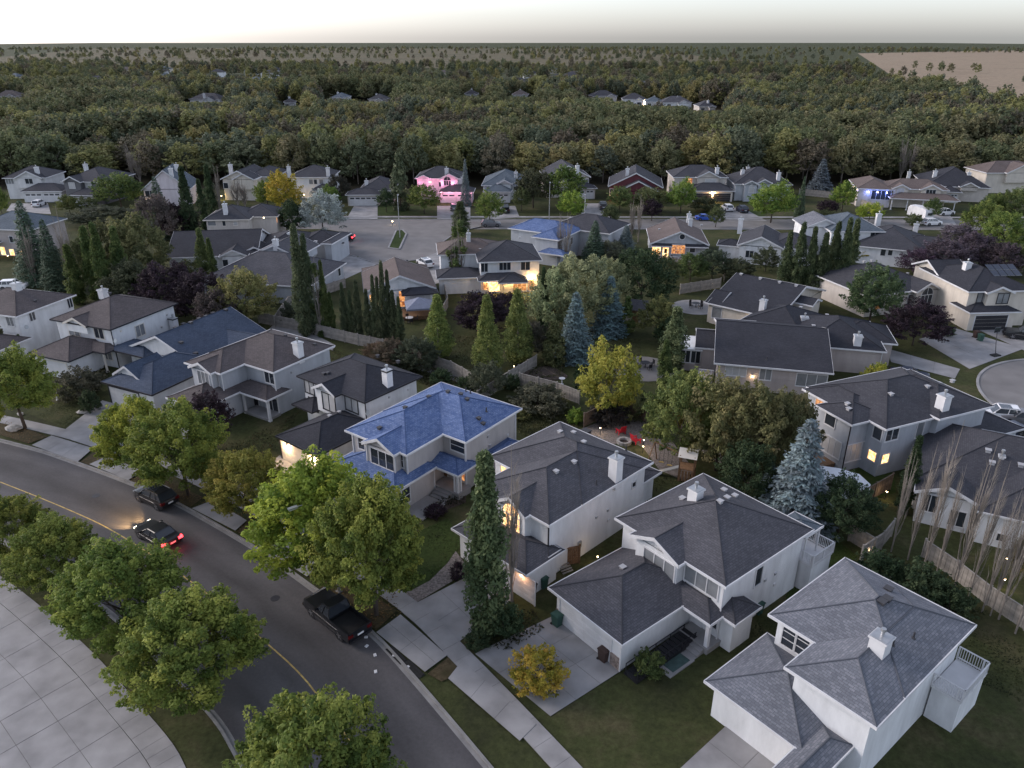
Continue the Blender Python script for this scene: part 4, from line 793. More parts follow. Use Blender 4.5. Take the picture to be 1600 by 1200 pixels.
h.down(0, "r", "f"); h.gdoor(2, "f", 465, 722, 5.0, 2.3, m="cream", trim=M["black"]); h.lamp(2, "f", 447, 697, power=190, z=2.45); h.lamp(2, "f", 488, 716, power=190, z=2.45); h.vents(2, [(515, 651), (530, 645)], "ventw", .25); h.dish(0, "r", 575, 645); h.fittings(0, "r", 4, 69); h.done()
h = House("F", "bright blue-roofed corner-porch house", "light grey two-storey house with bright blue shingle roof and lit corner porch", (730, 790), -36.5, "greige", "blue")
f0, f1, fi, f2, f3, f4 = [h.L(u, v, 5.6) for u, v in ((541, 671), (635, 711), (690, 678), (730, 692), (815, 638), (697, 599))]
h.wing(5.6, [], "hip", .42, x=(f0.x, f3.x), y=(f2.y, f3.y), trimcorner=True); h.wing(5.6, [], "hip", .42, x=(f0.x, f1.x), y=(f1.y, f4.y - .3), trimcorner=True)
g = h.L(597, 697, 5.6); h.wing(5.62, [], "gy", .48, base=3.4, x=(g.x - 2.1, g.x + 2.1), y=(f1.y - .75, f1.y + 4), over=.3, trimcorner=True)
p0, p1, p2 = h.L(520, 722, 2.9), h.L(617, 770, 2.9), h.L(677, 728, 2.9); p3, p4 = h.L(712, 743, 2.9), h.L(737, 728, 2.9)
h.wing(2.95, [], "hip", .42, x=(p0.x, p1.x), y=(p1.y, f1.y + 4), trimcorner=True); h.wing(2.95, [], "hip", .42, x=(f1.x - 2, p3.x + .3), y=(p3.y, f2.y + 1.5), nowall=True)
h.win(1, "f", 565, 692, .8, 1.3, 1, bars=1); h.win(1, "f", 625, 718, .85, 1.4, 1, bars=1); h.win(2, "f", 597, 700, 2.9, 1.6, 3, "dark", z=4.45); h.win(0, "f", 716, 697, 1.7, 1.2, 1, bars=1)
h.win(3, "r", 634, 773, 1.0, 1.6, 1, bars=1, z=1.5); h.chimney(0, 800, 612, .1, .1, .1) if 0 else None; h.vents(0, [(700, 613), (748, 655), (755, 663), (720, 617), (730, 625)]); h.pipe(0, [(760, 643), (735, 615), (728, 612)]); h.vents(1, [(633, 638), (670, 621), (593, 670)])
h.gdoor(3, "f", 565, 775, 5.0, 2.2, wins=True); h.win(3, "f", 608, 790, .8, 1.0, 1)
px, py = p3.x - .2, p3.y + .5
for dx, dy in ((0, 0), (-.35, 0), (0, .35)): h.post(0, px + dx, py + dy, .2, 2.75)
h.deck(f1.x - .3, px + .25, py - .25, f2.y + .5, .7); h.part("porch_step", [(f1.x + .2, px - .6, py - .25 - .35 * (i + 1), py - .25 - .35 * i, 0, .7 - .17 * (i + 1)) for i in range(3)], M["concrete"]); h.part("porch_walk", [(f1.x - 2.4, px - .3, py - 4.6, py - 1.35, 0, .12)], M["concrete"])
h.part("entry_step", [(f1.x - 2.6, f1.x - 2.2, py - 5.2, py - 1.8, 0, .22)], M["stone"]); h.door(0, "f", None, None, a=px - 3.2, z0=.7, m="wood"); h.lamp(0, "f", a=px - 1.6, z=3.0, power=50, out=.5); h.win(0, "f", None, None, 1.0, 1.6, 1, "litd", z=1.8, a=px - 1.0)
h.wing(2.9, [], "hip", .3, x=(f3.x - .6, f3.x + 1.1), y=(f3.y - 6.0, f3.y - 1.6), over=.3); h.fittings(0, "r", 4, 70); h.done()
h = House("G", "grey-roofed house with arched lit window", "white two-storey house with grey roof, tall white chimney and lit arched window", (858, 880), -45, "white", "grey", gutter="white")
q0, q1, q2, q3, q4 = [h.L(u, v, 5.6) for u, v in ((858, 821), (1020, 722), (880, 656), (766, 712), (812, 739))]
h.wing(5.6, [], "hip", .42, x=(q3.x, q1.x), y=(q4.y, q1.y)); fl = h.L(763, 765, 5.6); h.wing(5.6, [], "hip", .42, x=(q1.x - 8.2, q0.x), y=(q0.y, q0.y + 12)); g = h.L(812, 792, 5.6)
h.wing(5.6, [], "gy", .6, base=2.9, x=(q0.x - 5.6, q0.x - 2.0), y=(q0.y - .6, q0.y + 3.5), over=.3); h.wing(2.9, [(822, 899)], "hip", .42, x=(q0.x - 8, h.L(822, 899, 2.9).x), y=(h.L(822, 899, 2.9).y, q0.y + 1.4)); 
h.wing(2.85, [(912, 670), (942, 672), (1001, 700)], "hip", .25, x=(q1.x - 8, q1.x - 1), y=(q1.y - 1, q1.y + 3.2)); h.win(2, "f", None, None, 1.9, 1.25, 3, "lit", z=4.2, a=q0.x - 3.8, arch=True, bars=1); h.win(0, "f", 795, 737, 1.9, 1.1, 3, "lit")
h.win(1, "f", None, None, .9, 1.2, 1, "blind", z=4.2, a=q0.x - 6.6); h.chimney(0, 961, 747, 1.9, .85, .85); h.vents(0, [(875, 676), (896, 677), (912, 692)], "ventw", .3); h.vents(1, [(897, 723), (869, 738)], "ventw", .3); h.pipe(0, [(932, 757), (978, 704)]); h.vents(4, [(930, 688), (915, 675)], "vent", .8)
h.down(1, "r", "f", M["darkm"]); h.gdoor(3, "f", 800, 920, 4.8); h.lamp(3, "f", a=h.w[3]["x1"] - .8, z=2.3, power=28, col=(1, .45, .2)); h.wing(3.0, [], "hip", .4, x=(q0.x - .8, q0.x + .35), y=(q0.y - .35, q0.y + 1.2), over=.2, base=2.7); h.win(0, "r", None, None, .5, .5, 1, z=4.0, a=q1.y - 2); h.dish(1, "r", 965, 787) if 0 else None; h.fittings(1, "r", 4, 71); h.done()
h = House("H", "large foreground house with entry walkway", "large white two-storey house with dark grey roof and white double garage door", (1134, 990), -51.5, "white", "grey")
w = h.wing(5.6, [(968, 813), (1134, 917), (1266, 827), (1099, 740)], "hip", .42); ga, gb = h.L(992, 832, 5.6), h.L(1066, 879, 5.6)
h.wing(5.6, [], "gy", .42, base=2.9, x=(ga.x - .1, gb.x + .1), y=(w["y0"] - .75, w["y0"] + 5.3), over=.4); h.wing(2.95, [(854, 919), (972, 1008)], "hip", .42, y=(h.L(972, 1008, 2.95).y, w["y0"] + 2.5)); pr, pl = h.L(1110, 977, 2.95), h.L(1057, 944, 2.95)
h.wing(2.95, [], "hip", .42, x=(h.w[2]["x1"] - 2.5, pr.x), y=(pr.y, w["y0"] + 1.8), nowall=True); h.wing(2.95, [], "hip", .42, x=(pr.x - 2, w["x1"] + 1.1), y=(w["y0"] + .1, w["y0"] + 3.2), over=.35)
h.win(1, "f", 1031, 868, 2.9, 1.4, 3, "blind", z=4.3); h.win(0, "f", 1096, 907, 2.9, 1.5, 3, "blind"); h.win(0, "r", 1185, 900, .8, 1.6, 1); h.win(0, "l", 976, 826, 1, 1, 1, "litd") if 0 else None
h.chimney(0, 1086, 780, .85, .85, .85); h.vents(0, [(1131, 767), (1148, 776), (1066, 780), (1125, 785), (1136, 779)], "ventw", .32); h.vents(2, [(973, 888)], "ventw", .32); h.gdoor(2, "f", 913, 985, 5.2, 2.25); h.part("brick_pier", [(h.w[2]["x1"] - 1.35, h.w[2]["x1"] - .44, h.w[2]["y0"] + .38, h.w[2]["y0"] + .5, 0, 1.1), (h.w[2]["x0"] + .42, h.w[2]["x0"] + .75, h.w[2]["y0"] + .38, h.w[2]["y0"] + .5, 0, 1.1)], M["stone"])
h.post(0, pr.x - .4, pr.y + .45, .28, 2.75); h.deck(h.w[2]["x1"] - .2, pr.x - .1, pr.y + .2, w["y0"] + .6, .55); h.door(0, "f", None, None, a=pr.x - 2.3, z0=.55, m="white"); h.win(0, "f", None, None, 1.2, 1.3, 2, z=1.9, a=pr.x - 1.1) ; h.down(0, "r", "f"); h.down(2, "r", "f")
h.part("porch_step", [(pr.x - 2.2, pr.x - .4, pr.y + .2 - .35 * (i + 1), pr.y + .2 - .35 * i, 0, .55 - .17 * (i + 1)) for i in range(3)], M["concrete"]); h.part("entry_path", [(pr.x - 2.3, pr.x - .3, pr.y - 3.4, pr.y - .85, 0, .08)], M["concrete"]); h.part("entry_mat", [(pr.x - 2.1, pr.x - .5, pr.y - 2.9, pr.y - 1.1, .08, .1)], M["turf"])
gx1, gy0 = h.w[2]["x1"], h.w[2]["y0"]
h.part("walkway", [(gx1 - .1, gx1 + 1.1, gy0 + .5 + .42 * i, gy0 + .88 + .42 * i, 0, .14 + .03 * i) for i in range(15)], M["darkm"]); h.part("handrail", [(gx1 + .02 + s, gx1 + .07 + s, gy0 + .5, gy0 + 6.6, 1.0, 1.05) for s in (0, 1.05)] + [(gx1 + .02 + s, gx1 + .07 + s, gy0 + .5 + k * 1.5, gy0 + .55 + k * 1.5, 0, 1.0) for s in (0, 1.05) for k in range(5)], M["darkm"])
h.deck(w["x1"] - 3.8, w["x1"] + .6, w["y1"] - .3, w["y1"] + 2.6, 2.6, "white", "white", "frb", WL["white"]); h.wing(5.0, [], "hip", .35, x=(w["x1"] - 2.8, w["x1"] - .2), y=(w["y1"] - .5, w["y1"] + 2.0), nowall=True, roof="slate")
for dx, dy in ((.3, 2.1), (2.5, 2.1), (2.5, .3)): h.post(0, w["x1"] - 2.9 + dx, w["y1"] - .3 + dy, .12, 4.9)
h.fittings(0, "r", 4, 72); h.lamp(0, "l", 977, 826, power=12, col=(1, .4, .15)); h.done()
h = House("I", "pale-roofed house at the bottom right", "white two-storey house with pale weathered grey roof in the bottom right corner", (1300, 1080), -51, "white", "pale")
i0, i1, i2, i3 = [h.L(u, v, 5.6) for u, v in ((1202, 960), (1275, 1002), (1319, 871), (1522, 979))]
h.wing(5.6, [], "hip", .40, x=(i0.x, i3.x), y=(i0.y, i2.y)); h.wing(5.6, [], "hip", .40, x=(i1.x, i3.x + .02), y=(i0.y - 3.2, i2.y)); h.chimney(1, 1373, 1015, .9, .95, .95); h.vents(0, [(1378, 942), (1386, 937), (1388, 922)], "vent", .4); h.pipe(1, [(1307, 921), (1427, 997), (1395, 1008)])
h.win(0, "f", 1233, 995, .9, 1.7, 1, bars=2, st="curtain") if 0 else h.win(0, "f", 1233, 995, .9, 1.7, 1, bars=2); h.win(0, "f", 1254, 1007, .9, 1.7, 1, bars=2); h.wing(2.9, [], "hip", .42, x=(i0.x - .6, i1.x + 3), y=(i0.y - 5.4, i0.y + 1.3)); h.wing(2.9, [], "hip", .42, x=(i1.x + 2.5, i3.x - 1), y=(i0.y - 9.6, i0.y - 2.6)); h.gdoor(3, "f", None, None, 4.8, a=i1.x + 5)
h.deck(i3.x - .4, i3.x + 1.4, i0.y + 5.6, i0.y + 9.2, 2.6, "white", "white", "fbr", WL["white"]); h.done()
# a neighbour of the near row continues out of the frame at the bottom left, and below
# ------------------------------------------------------------------ the right-hand court
h = House("X", "cream house with black garage door", "cream two-storey house with dark roof, solar panels and black garage door", (1540, 500), 4, "cream", "black")
x0, x1, x2 = h.L(1434, 415, 5.6), h.L(1520, 456, 5.6), h.L(1582, 453, 5.6)
h.wing(5.6, [], "hip", .40, x=(x1.x - .6, x2.x + 3.5), y=(x1.y, x1.y + 13)); h.wing(5.6, [], "gy", .42, base=3, x=(x2.x - 4.6, x2.x - .3), y=(x1.y - .7, x1.y + 5)); h.wing(5.6, [], "gx", .42, x=(x0.x - .2, x1.x + 5), y=(x0.y - 6.5, x0.y + 1.5)); h.wing(2.95, [(1512, 487), (1597, 487)], "hip", .40, ay1=5)
h.gdoor(3, "f", 1547, 505, 5.0, 2.3, m="black"); h.win(0, "f", 1535, 465, 1.6, 1.4, 2, "blind", trim=M["black"]); h.win(1, "f", 1571, 466, 1.7, 1.5, 2, "blind", trim=M["black"]); h.chimney(0, 1510, 420, .9, .9, .9); h.win(0, "f", None, None, 1.2, .4, 1, z=2.0, a=h.w[3]["x0"] + 2) if 0 else None
for i in range(6):
    p = h.onroof(0, 1540 + (i % 3) * 18, 420 + (i // 3) * 9)
b = MB(); r0 = h.w[0]
for i in range(4):
    for j in range(2):
        xx = r0["x0"] + 5.6 + i * 1.15; ya = r0["y0"] + 3.2 + j * 1.35
        za, zb = r0["z"] + (ya - r0["y0"]) * .40 + .1, r0["z"] + (ya + 1.25 - r0["y0"]) * .40 + .1; b = MB(); b.face([(xx, ya, za), (xx + 1.05, ya, za), (xx + 1.05, ya + 1.25, zb), (xx, ya + 1.25, zb)], M["solar"]); b.face([(xx, ya, za - .05), (xx + 1.05, ya, za - .05), (xx + 1.05, ya, za), (xx, ya, za)], M["metal"]); b.build("solar_panel", r0["o"])
h.done()
h = House("W", "beige house with arched front window", "beige house with grey gable roof and white arched window behind trees", (1420, 500), 18, "beige", "dark")
h.wing(3.6, [(1422, 455), (1467, 449)], "hip", .42, x=None, ax0=14, ay1=14) ; h.wing(3.7, [], "gy", .5, x=(h.w[0]["x1"] - 5.5, h.w[0]["x1"] - .4), y=(h.w[0]["y0"] - 1.0, h.w[0]["y0"] + 6)); h.win(1, "f", None, None, 2.2, 1.5, 3, z=2.1, a=h.w[0]["x1"] - 2.9, arch=True); h.win(0, "f", 1421, 468, .8, 1.6, 1); h.vents(0, [(1350, 409), (1362, 408), (1418, 428)], "ventw"); h.win(0, "f", None, None, 1.2, 1.2, 2, "litd", z=1.7, a=h.w[0]["x0"] + 3)
h.wing(2.8, [], "hip", .42, x=(h.w[0]["x1"] - .5, h.w[0]["x1"] + 4.5), y=(h.w[0]["y0"] - 4.6, h.w[0]["y0"] + 3)); h.done()
h = House("U", "rear dark-roofed duplex", "cream-walled house with broad dark gable roof, rear one of the duplex", (1104, 500), -41, "cream", "black", gutter="white")
u0, u1, u2, u3 = h.L(1100, 472, 3.2), h.L(1207, 497, 3.2), h.L(1151, 426, 5.9), h.L(1261, 447, 5.9)
h.wing(3.2, [], "gx", x=(u2.x, u3.x), y=(u0.y, u0.y + (u2.y - u0.y) * 2), pitch=(5.9 - 3.2) / max(2, (u2.y - u0.y))); h.wing(3.15, [], "gx", .42, x=(u0.x, u2.x + 2), y=(u0.y + .2, u0.y + 6.5)); h.wing(3.2, [], "hip", .42, x=(u3.x - 4, u3.x + 5), y=(u0.y - 4, u0.y + 6)); h.chimney(0, 1191, 485, 1.5, .8, .8); h.vents(0, [(1158, 429), (1188, 436), (1218, 442), (1244, 447)], "ventw", .35); h.win(0, "f", 1120, 489, 1.5, 1.7, 1, "blind"); h.vents(0, [(1251, 481)], "ventw", .35)
h.wing(4.2, [], "gx", .35, x=(u3.x - 1, u3.x + 2.5), y=(u2.y - 3.2, u2.y + .5), over=.2); h.lamp(0, "f", 1176, 494, power=8, dot=True); h.done()
h = House("V", "long dark-roofed bungalow with sunroom", "long grey bungalow with plain dark gable roof and white glazed sunroom", (1303, 640), -13.5, "pink", "black", gutter="white")
v0, v1, v2, v3 = h.L(1116, 566, 3.4), h.L(1303, 585, 3.4), h.L(1090, 497, 6.0), h.L(1297, 515, 6.0)
yy = (v2.y + v3.y) / 2; ye = (v0.y + v1.y) / 2; pp = (6.0 - 3.4) / (yy - ye)
h.wing(3.4, [], "gx", pp, x=(v0.x, v1.x), y=(ye, 2 * yy - ye)); h.wing(3.38, [], "gx", pp, x=(v2.x, v0.x + 2), y=(ye + 4.8, 2 * yy - ye - 4.8), over=.3)
r0, r1 = h.L(1297, 542, 3.4), h.L(1386, 550, 3.4); h.wing(3.4, [], "hip", .42, x=(v1.x - 3, r1.x), y=(r1.y, r1.y + 12)); h.wing(3.3, [], "hip", .42, x=(r1.x - 6, r1.x + 2.0), y=(r1.y + 3.5, r1.y + 11)); h.chimney(2, 1339, 537, 1.0, .9, .9); h.chimney(0, 1256, 505, .8, .9, .9); h.vents(2, [(1292, 493), (1271, 510)], "ventw", .35); h.pipe(0, [(1198, 562)])
h.win(0, "f", 1272, 595, 3.4, 1.6, 3, "blind"); h.win(0, "f", 1150, 578, 2.4, 1.3, 3, "light"); h.win(0, "f", 1196, 585, 1.3, 1.4, 2, "blind"); h.lamp(0, "f", 1176, 588, power=10); h.down(2, "r", "f")
sx0, sx1, sy0, sy1 = v2.x - 1.9, v2.x + .7, ye + 5.0, ye + 9.0
h.wing(3.1, [], "flat", .1, x=(sx0, sx1 + .3), y=(sy0 - .2, sy1 + .8), nowall=True, roof="panel", over=.1); h.part("sunroom_base", [(sx0 + .1, sx1 + .5, sy0, sy1, 0, .9)], WL["pink"])
for i in range(5): h.win(4, "f", None, None, .5, 1.6, 1, "dark", z=2.0, a=sx0 + .45 + i * .68, out=0)
h.part("balcony", [(v2.x + .7, v0.x + .1, ye + 1.2, ye + 3.4, 0, .9)], WL["pink"]); h.part("railing", [(v2.x + .7 + i * .3, v2.x + .75 + i * .3, ye + 1.2, ye + 1.25, .9, 1.9) for i in range(8)] + [(v2.x + .7, v0.x + .1, ye + 1.18, ye + 1.27, 1.85, 1.95)], M["white"]); h.done()
h = House("Y", "grey-roofed house by the spruce", "light grey two-storey house with L-shaped dark grey roof and small orange-lit windows", (1385, 740), -67, "grey", "dark")
y0, y1, y2, y3, y4, y5 = [h.L(u, v, 5.6) for u, v in ((1259, 605), (1275, 632), (1331, 664), (1385, 671), (1469, 654), (1546, 635))]
h.wing(5.6, [], "hip", .40, x=(y0.x, y3.x), y=(y3.y, y5.y)); h.wing(5.6, [], "hip", .40, x=(y0.x + .2, y2.x - 1.5), y=(y0.y - .6, y3.y + 4)); h.wing(5.6, [], "hip", .40, x=(y1.x, y2.x), y=(y2.y, y3.y + 2.5)); h.wing(5.78, [], "hip", .40, x=(y3.x - 9.5, y3.x + .7), y=(y4.y - .5, y5.y + .2))
h.wing(2.9, [], "hip", .42, x=(y3.x - 5, y3.x + 1.8), y=(y5.y - 3.5, y5.y + 4.5)); h.chimney(0, 1470, 643, 1.7, .95, .95); h.vents(0, [(1392, 617), (1449, 605), (1467, 600), (1488, 596)], "ventw", .35); h.vents(1, [(1353, 600)], "ventw", .35); h.vents(2, [(1324, 632), (1326, 640)], "ventw", .35)
h.win(2, "r", None, None, 1.5, 1.1, 1, "blind", z=4.4, a=y1.y + 1.8) if 0 else None; h.win(2, "f", 1299, 650, 1.3, 1.3, 1, "dark"); h.win(2, "f", 1299, 697, 2.4, 1.8, 3, "curtain" if 0 else "light"); h.win(2, "r", 1328, 708, 2.6, 1.9, 4, "light"); h.win(0, "f", None, None, 1.0, 1.2, 1, "dark", z=4.5, a=y3.x - 1.2); h.win(0, "r", None, None, 1.6, 1.2, 2, "dark", z=4.5, a=y3.y + 1.5); h.win(0, "r", 1437, 671, .9, 1.7, 1, "blind"); h.win(0, "f", None, None, .9, 1.0, 1, "lit", z=2.0, a=y3.x - 1.25); h.win(0, "r", None, None, .9, 1.0, 1, "lit", z=1.9, a=y3.y + 1.3); h.down(2, "r", "f", M["darkm"]); h.win(0, "r", 1431, 700, 1.0, .9, 1, "blind"); h.win(1, "f", 1284, 624, 1.4, 1.0, 1, "litd")
h.deck(y2.x - 6, y2.x - 1.4, y1.y - 3.2, y1.y + .4, .5, "wood"); h.done()
h = House("Z", "white house behind the bare poplars", "white house with large dark roof seen through bare poplar stems", (1537, 860), -28, "white", "dark")
z0, z1, z2, z3 = h.L(1430, 757, 3.2), h.L(1462, 775, 3.2), h.L(1537, 802, 3.2), h.L(1532, 690, 5.8)
h.wing(3.3, [], "hip", .42, x=(z0.x - .2, z0.x + 17), y=(z2.y + 3.2, z2.y + 17)); h.wing(3.3, [], "gy", .42, x=(z0.x, z2.x - .2), y=(z2.y + 1.0, z2.y + 9)); h.wing(3.3, [], "hip", .42, x=(z2.x - .5, z2.x + 12), y=(z2.y, z2.y + 12))
h.vents(0, [(1544, 705), (1550, 724), (1595, 728), (1489, 754)], "ventw", .4); h.win(1, "f", 1453, 785, 1.2, 1.7, 2, "dark"); h.win(1, "f", 1495, 810, 1.2, 1.5, 2, "dark"); h.win(2, "f", 1565, 840, .7, .7, 1, "dark"); h.chimney(0, 1565, 715, .1, .4, .4); h.done()

# ------------------------------------------------------------------ middle houses
h = House("J", "pink-lit house at the left edge", "beige house with slate roof and orange-lit back windows at left edge", (40, 408), -8, "pink", "slate")
h.wing(5.4, [(46, 360)], "hip", .45, ax0=13, ay1=11); h.win(0, "f", 18, 374, .8, 1.2, 1); h.win(0, "f", 20, 398, 1.0, 1.2, 1, "lit"); h.win(0, "f", 8, 403, 1.0, 1.6, 1, "lit"); h.win(0, "f", 34, 395, .8, .8, 1, "lit"); h.lamp(0, "f", 12, 400, power=60, col=(1, .4, .2)); h.wing(2.9, [], "hip", .4, x=(h.w[0]["x0"] - 2, h.w[0]["x0"] + 6), y=(h.w[0]["y0"] - 3, h.w[0]["y0"] + 2), nowall=True); h.done()
h = House("K", "wide dark-roofed bungalow", "wide bungalow with plain dark roof and white arched dormer gables", (300, 420), 8, "white", "black")
k0, k1 = h.L(265, 403, 3.0), h.L(252, 362, 6.0)
h.wing(3.0, [], "gx", (3.0) / (k1.y - k0.y), x=(k0.x - .8, k0.x + 15.5), y=(k0.y, 2 * k1.y - k0.y)); h.wing(3.2, [], "gy", .45, x=(h.L(342, 400, 3.2).x, h.L(387, 400, 3.2).x), y=(k0.y - 1.2, k0.y + 7)); h.wing(3.2, [], "hip", .4, x=(k0.x + 15, k0.x + 26), y=(k0.y + 2.2, k0.y + 15)); h.wing(3.4, [], "gy", .45, x=(h.L(396, 372, 3.4).x, h.L(424, 372, 3.4).x), y=(k0.y + 1.5, k0.y + 7)); h.win(3, "f", None, None, 1.6, 1.2, 2, "dark", z=2.2, a=(h.w[3]["x0"] + h.w[3]["x1"]) / 2, arch=True); h.win(1, "f", 348, 411, .9, 1.2, 1); h.wing(3.1, [], "hip", .42, x=(k0.x + 22, k0.x + 31), y=(k0.y + 6, k0.y + 15)); h.done()
h = House("L", "beige hip-roofed two-storey house", "beige two-storey house with grey hip roof and white chimney flank", (320, 375), 4, "beige", "dark", trim="cream")
h.wing(5.6, [(317, 344), (392, 341)], "hip", .45, ay1=10); h.wing(5.5, [], "hip", .45, x=(h.w[0]["x0"] + 6, h.w[0]["x1"] + 5), y=(h.w[0]["y0"] + 3, h.w[0]["y0"] + 12)); h.chimney(0, 353, 334, 1.9, .8, .8); h.win(0, "f", 331, 349, 1.6, .9, 1, "blind"); h.win(0, "f", 350, 349, .6, 1, 1); h.win(0, "f", 368, 349, .8, .8, 1, "light"); h.win(1, "r", 410, 338, .8, 1.2, 1, "litd"); h.lamp(1, "r", 412, 340, power=60, dot=True); h.done()
h = House("M", "grey-roofed house with white barge boards", "large grey-roofed house with white-trimmed gable above the cul-de-sac", (470, 470), -12, "grey", "grey")
m0, m1, m2 = h.L(427, 383, 6.2), h.L(459, 406, 4.6), h.L(519, 382, 4.2)
h.wing(3.2, [(454, 447), (540, 411)], "hip", .45, x=(m0.x - 7, h.L(540, 411, 3.2).x), y=(h.L(454, 447, 3.2).y, h.L(454, 447, 3.2).y + 15)); h.wing(4.6, [], "gy", .42, x=(m0.x - 4, m0.x + 5), y=(m0.y - 1, m0.y + 8), base=3); h.wing(4.3, [], "hip", .42, x=(m1.x - 1, m2.x), y=(m2.y, m2.y + 9)); h.wing(3.0, [], "gy", .4, x=(m0.x - 1.5, m0.x + 5), y=(h.w[0]["y0"] - 2.5, h.w[0]["y0"] + 4))
h.chimney(1, 431, 383, .9, .8, .8); h.chimney(2, 454, 372, .9, .8, .8); h.win(3, "f", 440, 453, 1.6, .9, 1, "blind"); h.vents(0, [(405, 392), (418, 390), (428, 396)], "ventw", .35); h.win(0, "r", 530, 425, 1, 1.3, 1); h.vents(2, [(493, 378)], "ventw", .5); h.win(0, "f", 520, 432, .8, 1, 1); h.done()
h = House("N", "rust-roofed house with patio awning", "white bungalow with rust-brown roof, orange-lit doorway and back patio awning", (682, 480), 12, "white", "rust", trim="white", gutter="black")
n0, n1, n2, nr = h.L(569, 460, 3.2), h.L(682, 450, 3.2), h.L(627, 430, 5.8), h.L(612, 400, 5.8)
h.wing(3.2, [], "gy", .42, x=(n0.x, n1.x), y=(n0.y + 1.0, n0.y + 12.5)); h.wing(3.2, [], "hip", .42, x=(n0.x + .1, n1.x - .1), y=(n0.y + 4, n0.y + 15)); h.win(0, "f", 631, 462, 1.5, 2.6, 1, "litd", bars=2); h.win(0, "f", 585, 466, 1.4, 1.2, 2, "lit"); h.wing(3.0, [], "hip", .35, x=(n1.x - 5.6, n1.x + .1), y=(n0.y - 1.0, n0.y + 2.5), roof="black"); h.win(2, "f", 660, 460, 2.4, 1.2, 3, "light"); h.win(2, "f", 645, 461, .9, 1.2, 1, "light"); h.lamp(0, "f", 632, 458, power=40, col=(1, .38, .12)); h.vents(1, [(620, 410), (623, 417), (626, 424), (636, 408)]); h.win(0, "f", 590, 490, 1.6, 1.2, 2, "litd")
h.deck(n1.x - 6, n1.x, n0.y - 4.5, n0.y - .5, .6, "wood"); h.done()
h = House("O", "white house with golden-lit terrace", "white two-storey house whose back terrace glows golden under its lower roof", (747, 450), 7, "white", "dark", gutter="white")
o0, o1 = h.L(747, 410, 5.6), h.L(841, 396, 5.6)
w = h.wing(5.6, [(747, 410), (841, 396)], "hip", .42, ay1=11); h.wing(5.6, [], "hip", .42, x=(w["x0"] - 6.5, w["x0"] + 5), y=(w["y0"] + 5.5, w["y0"] + 14), roof="rust"); h.wing(2.9, [], "hip", .42, x=(w["x0"] - .2, w["x1"] - 3), y=(w["y0"] - 1.8, w["y0"] + 2), nowall=True); h.wing(2.85, [], "hip", .42, x=(w["x0"] + 3, w["x0"] + 8), y=(w["y0"] - 3.2, w["y0"] + 2), nowall=True)
h.win(0, "f", 754, 416, 1.1, 1.5, 2); h.win(0, "l", 743, 414, .8, 1.3, 1); h.win(0, "f", 789, 410, 1.9, 1.3, 3); h.win(0, "f", 821, 406, 1.5, 1.4, 2); h.chimney(1, 732, 376, 1.2, .7, .7); h.vents(0, [(750, 390), (812, 372)], "ventw"); h.wing(2.9, [], "hip", .4, x=(w["x0"] - 7, w["x0"] + 1), y=(w["y0"] + .5, w["y0"] + 6))
for a in (2.0, 5.5, 9.0, 11.6): h.lamp(0, "f", a=w["x0"] + a, z=2.6, power=330, col=(1, .58, .2), out=.35)
h.win(0, "f", 772, 434, 1.8, 1.9, 2, "lit", z=1.3); h.win(0, "f", 812, 430, 2.2, 1.9, 3, "litd", z=1.3); h.win(0, "f", 757, 436, 1, 1.2, 1, "litd", z=1.3); h.win(0, "f", 830, 428, 1, 1.9, 1, "litd", z=1.3)
for a in (.6, 4.0, 8.5): h.post(0, w["x0"] + a, w["y0"] - 1.4, .16, 2.7, M["cream"])
h.done()
h = House("P", "blue-roofed house behind the white one", "grey house with blue hip roof behind the golden-lit white house", (850, 410), -30, "grey", "blue")
w = h.wing(5.2, [(825, 372), (910, 357)], "hip", .42, x=(h.L(825, 372, 5.2).x, h.L(869, 375, 5.2).x + .5), y=(h.L(869, 375, 5.2).y, h.L(910, 357, 5.2).y)); h.wing(5.2, [], "hip", .42, x=(w["x0"] - 7.5, w["x0"] + 5), y=(w["y0"] + 4, w["y0"] + 12)); h.wing(5.2, [], "hip", .42, x=(w["x0"] - 1, w["x0"] + 12), y=(w["y1"] - 1.5, w["y1"] + 9), roof="dark"); h.win(0, "r", 893, 376, .9, 1.3, 1); h.vents(0, [(853, 347), (846, 362)]); h.wing(2.8, [], "hip", .4, x=(w["x0"] + 2, w["x1"] + 2), y=(w["y0"] - 1.4, w["y0"] + 2), nowall=True); h.done()
h = House("Q", "brown-gabled bungalow with round vent", "light grey bungalow with broad brown gable, round vent and lit back windows", (1060, 405), -6, "grey", "rust")
a, c, r_ = h.L(1016, 381, 3.2), h.L(1109, 384, 3.2), h.L(1066, 334, 6.0); yb = h.L(1066, 340, 5.6).y
w = h.wing(3.2, [], "gy", .44, x=(a.x, c.x), y=(a.y + .3, yb)); h.win(0, "f", 1060, 388, 2.6, 1.7, 3, "litd", bars=1); h.win(0, "f", 1022, 391, 1.6, 1.8, 1, "lit"); h.door(0, "f", 1040, 392, 1.1, 2.2, "lit"); h.win(0, "f", 1082, 389, 1.0, 1.4, 1); h.chimney(0, 1076, 345, 1.3, .8, .8); h.chimney(0, 1078, 353, 1.3, .8, .8); h.wing(2.9, [], "shed_y", .25, x=(a.x + .2, a.x + 4.2), y=(a.y - .5, a.y + .9), nowall=True, roof="black"); h.wing(2.9, [], "shed_y", .25, x=(c.x - 4.6, c.x - .2), y=(a.y - .5, a.y + .9), nowall=True, roof="black")
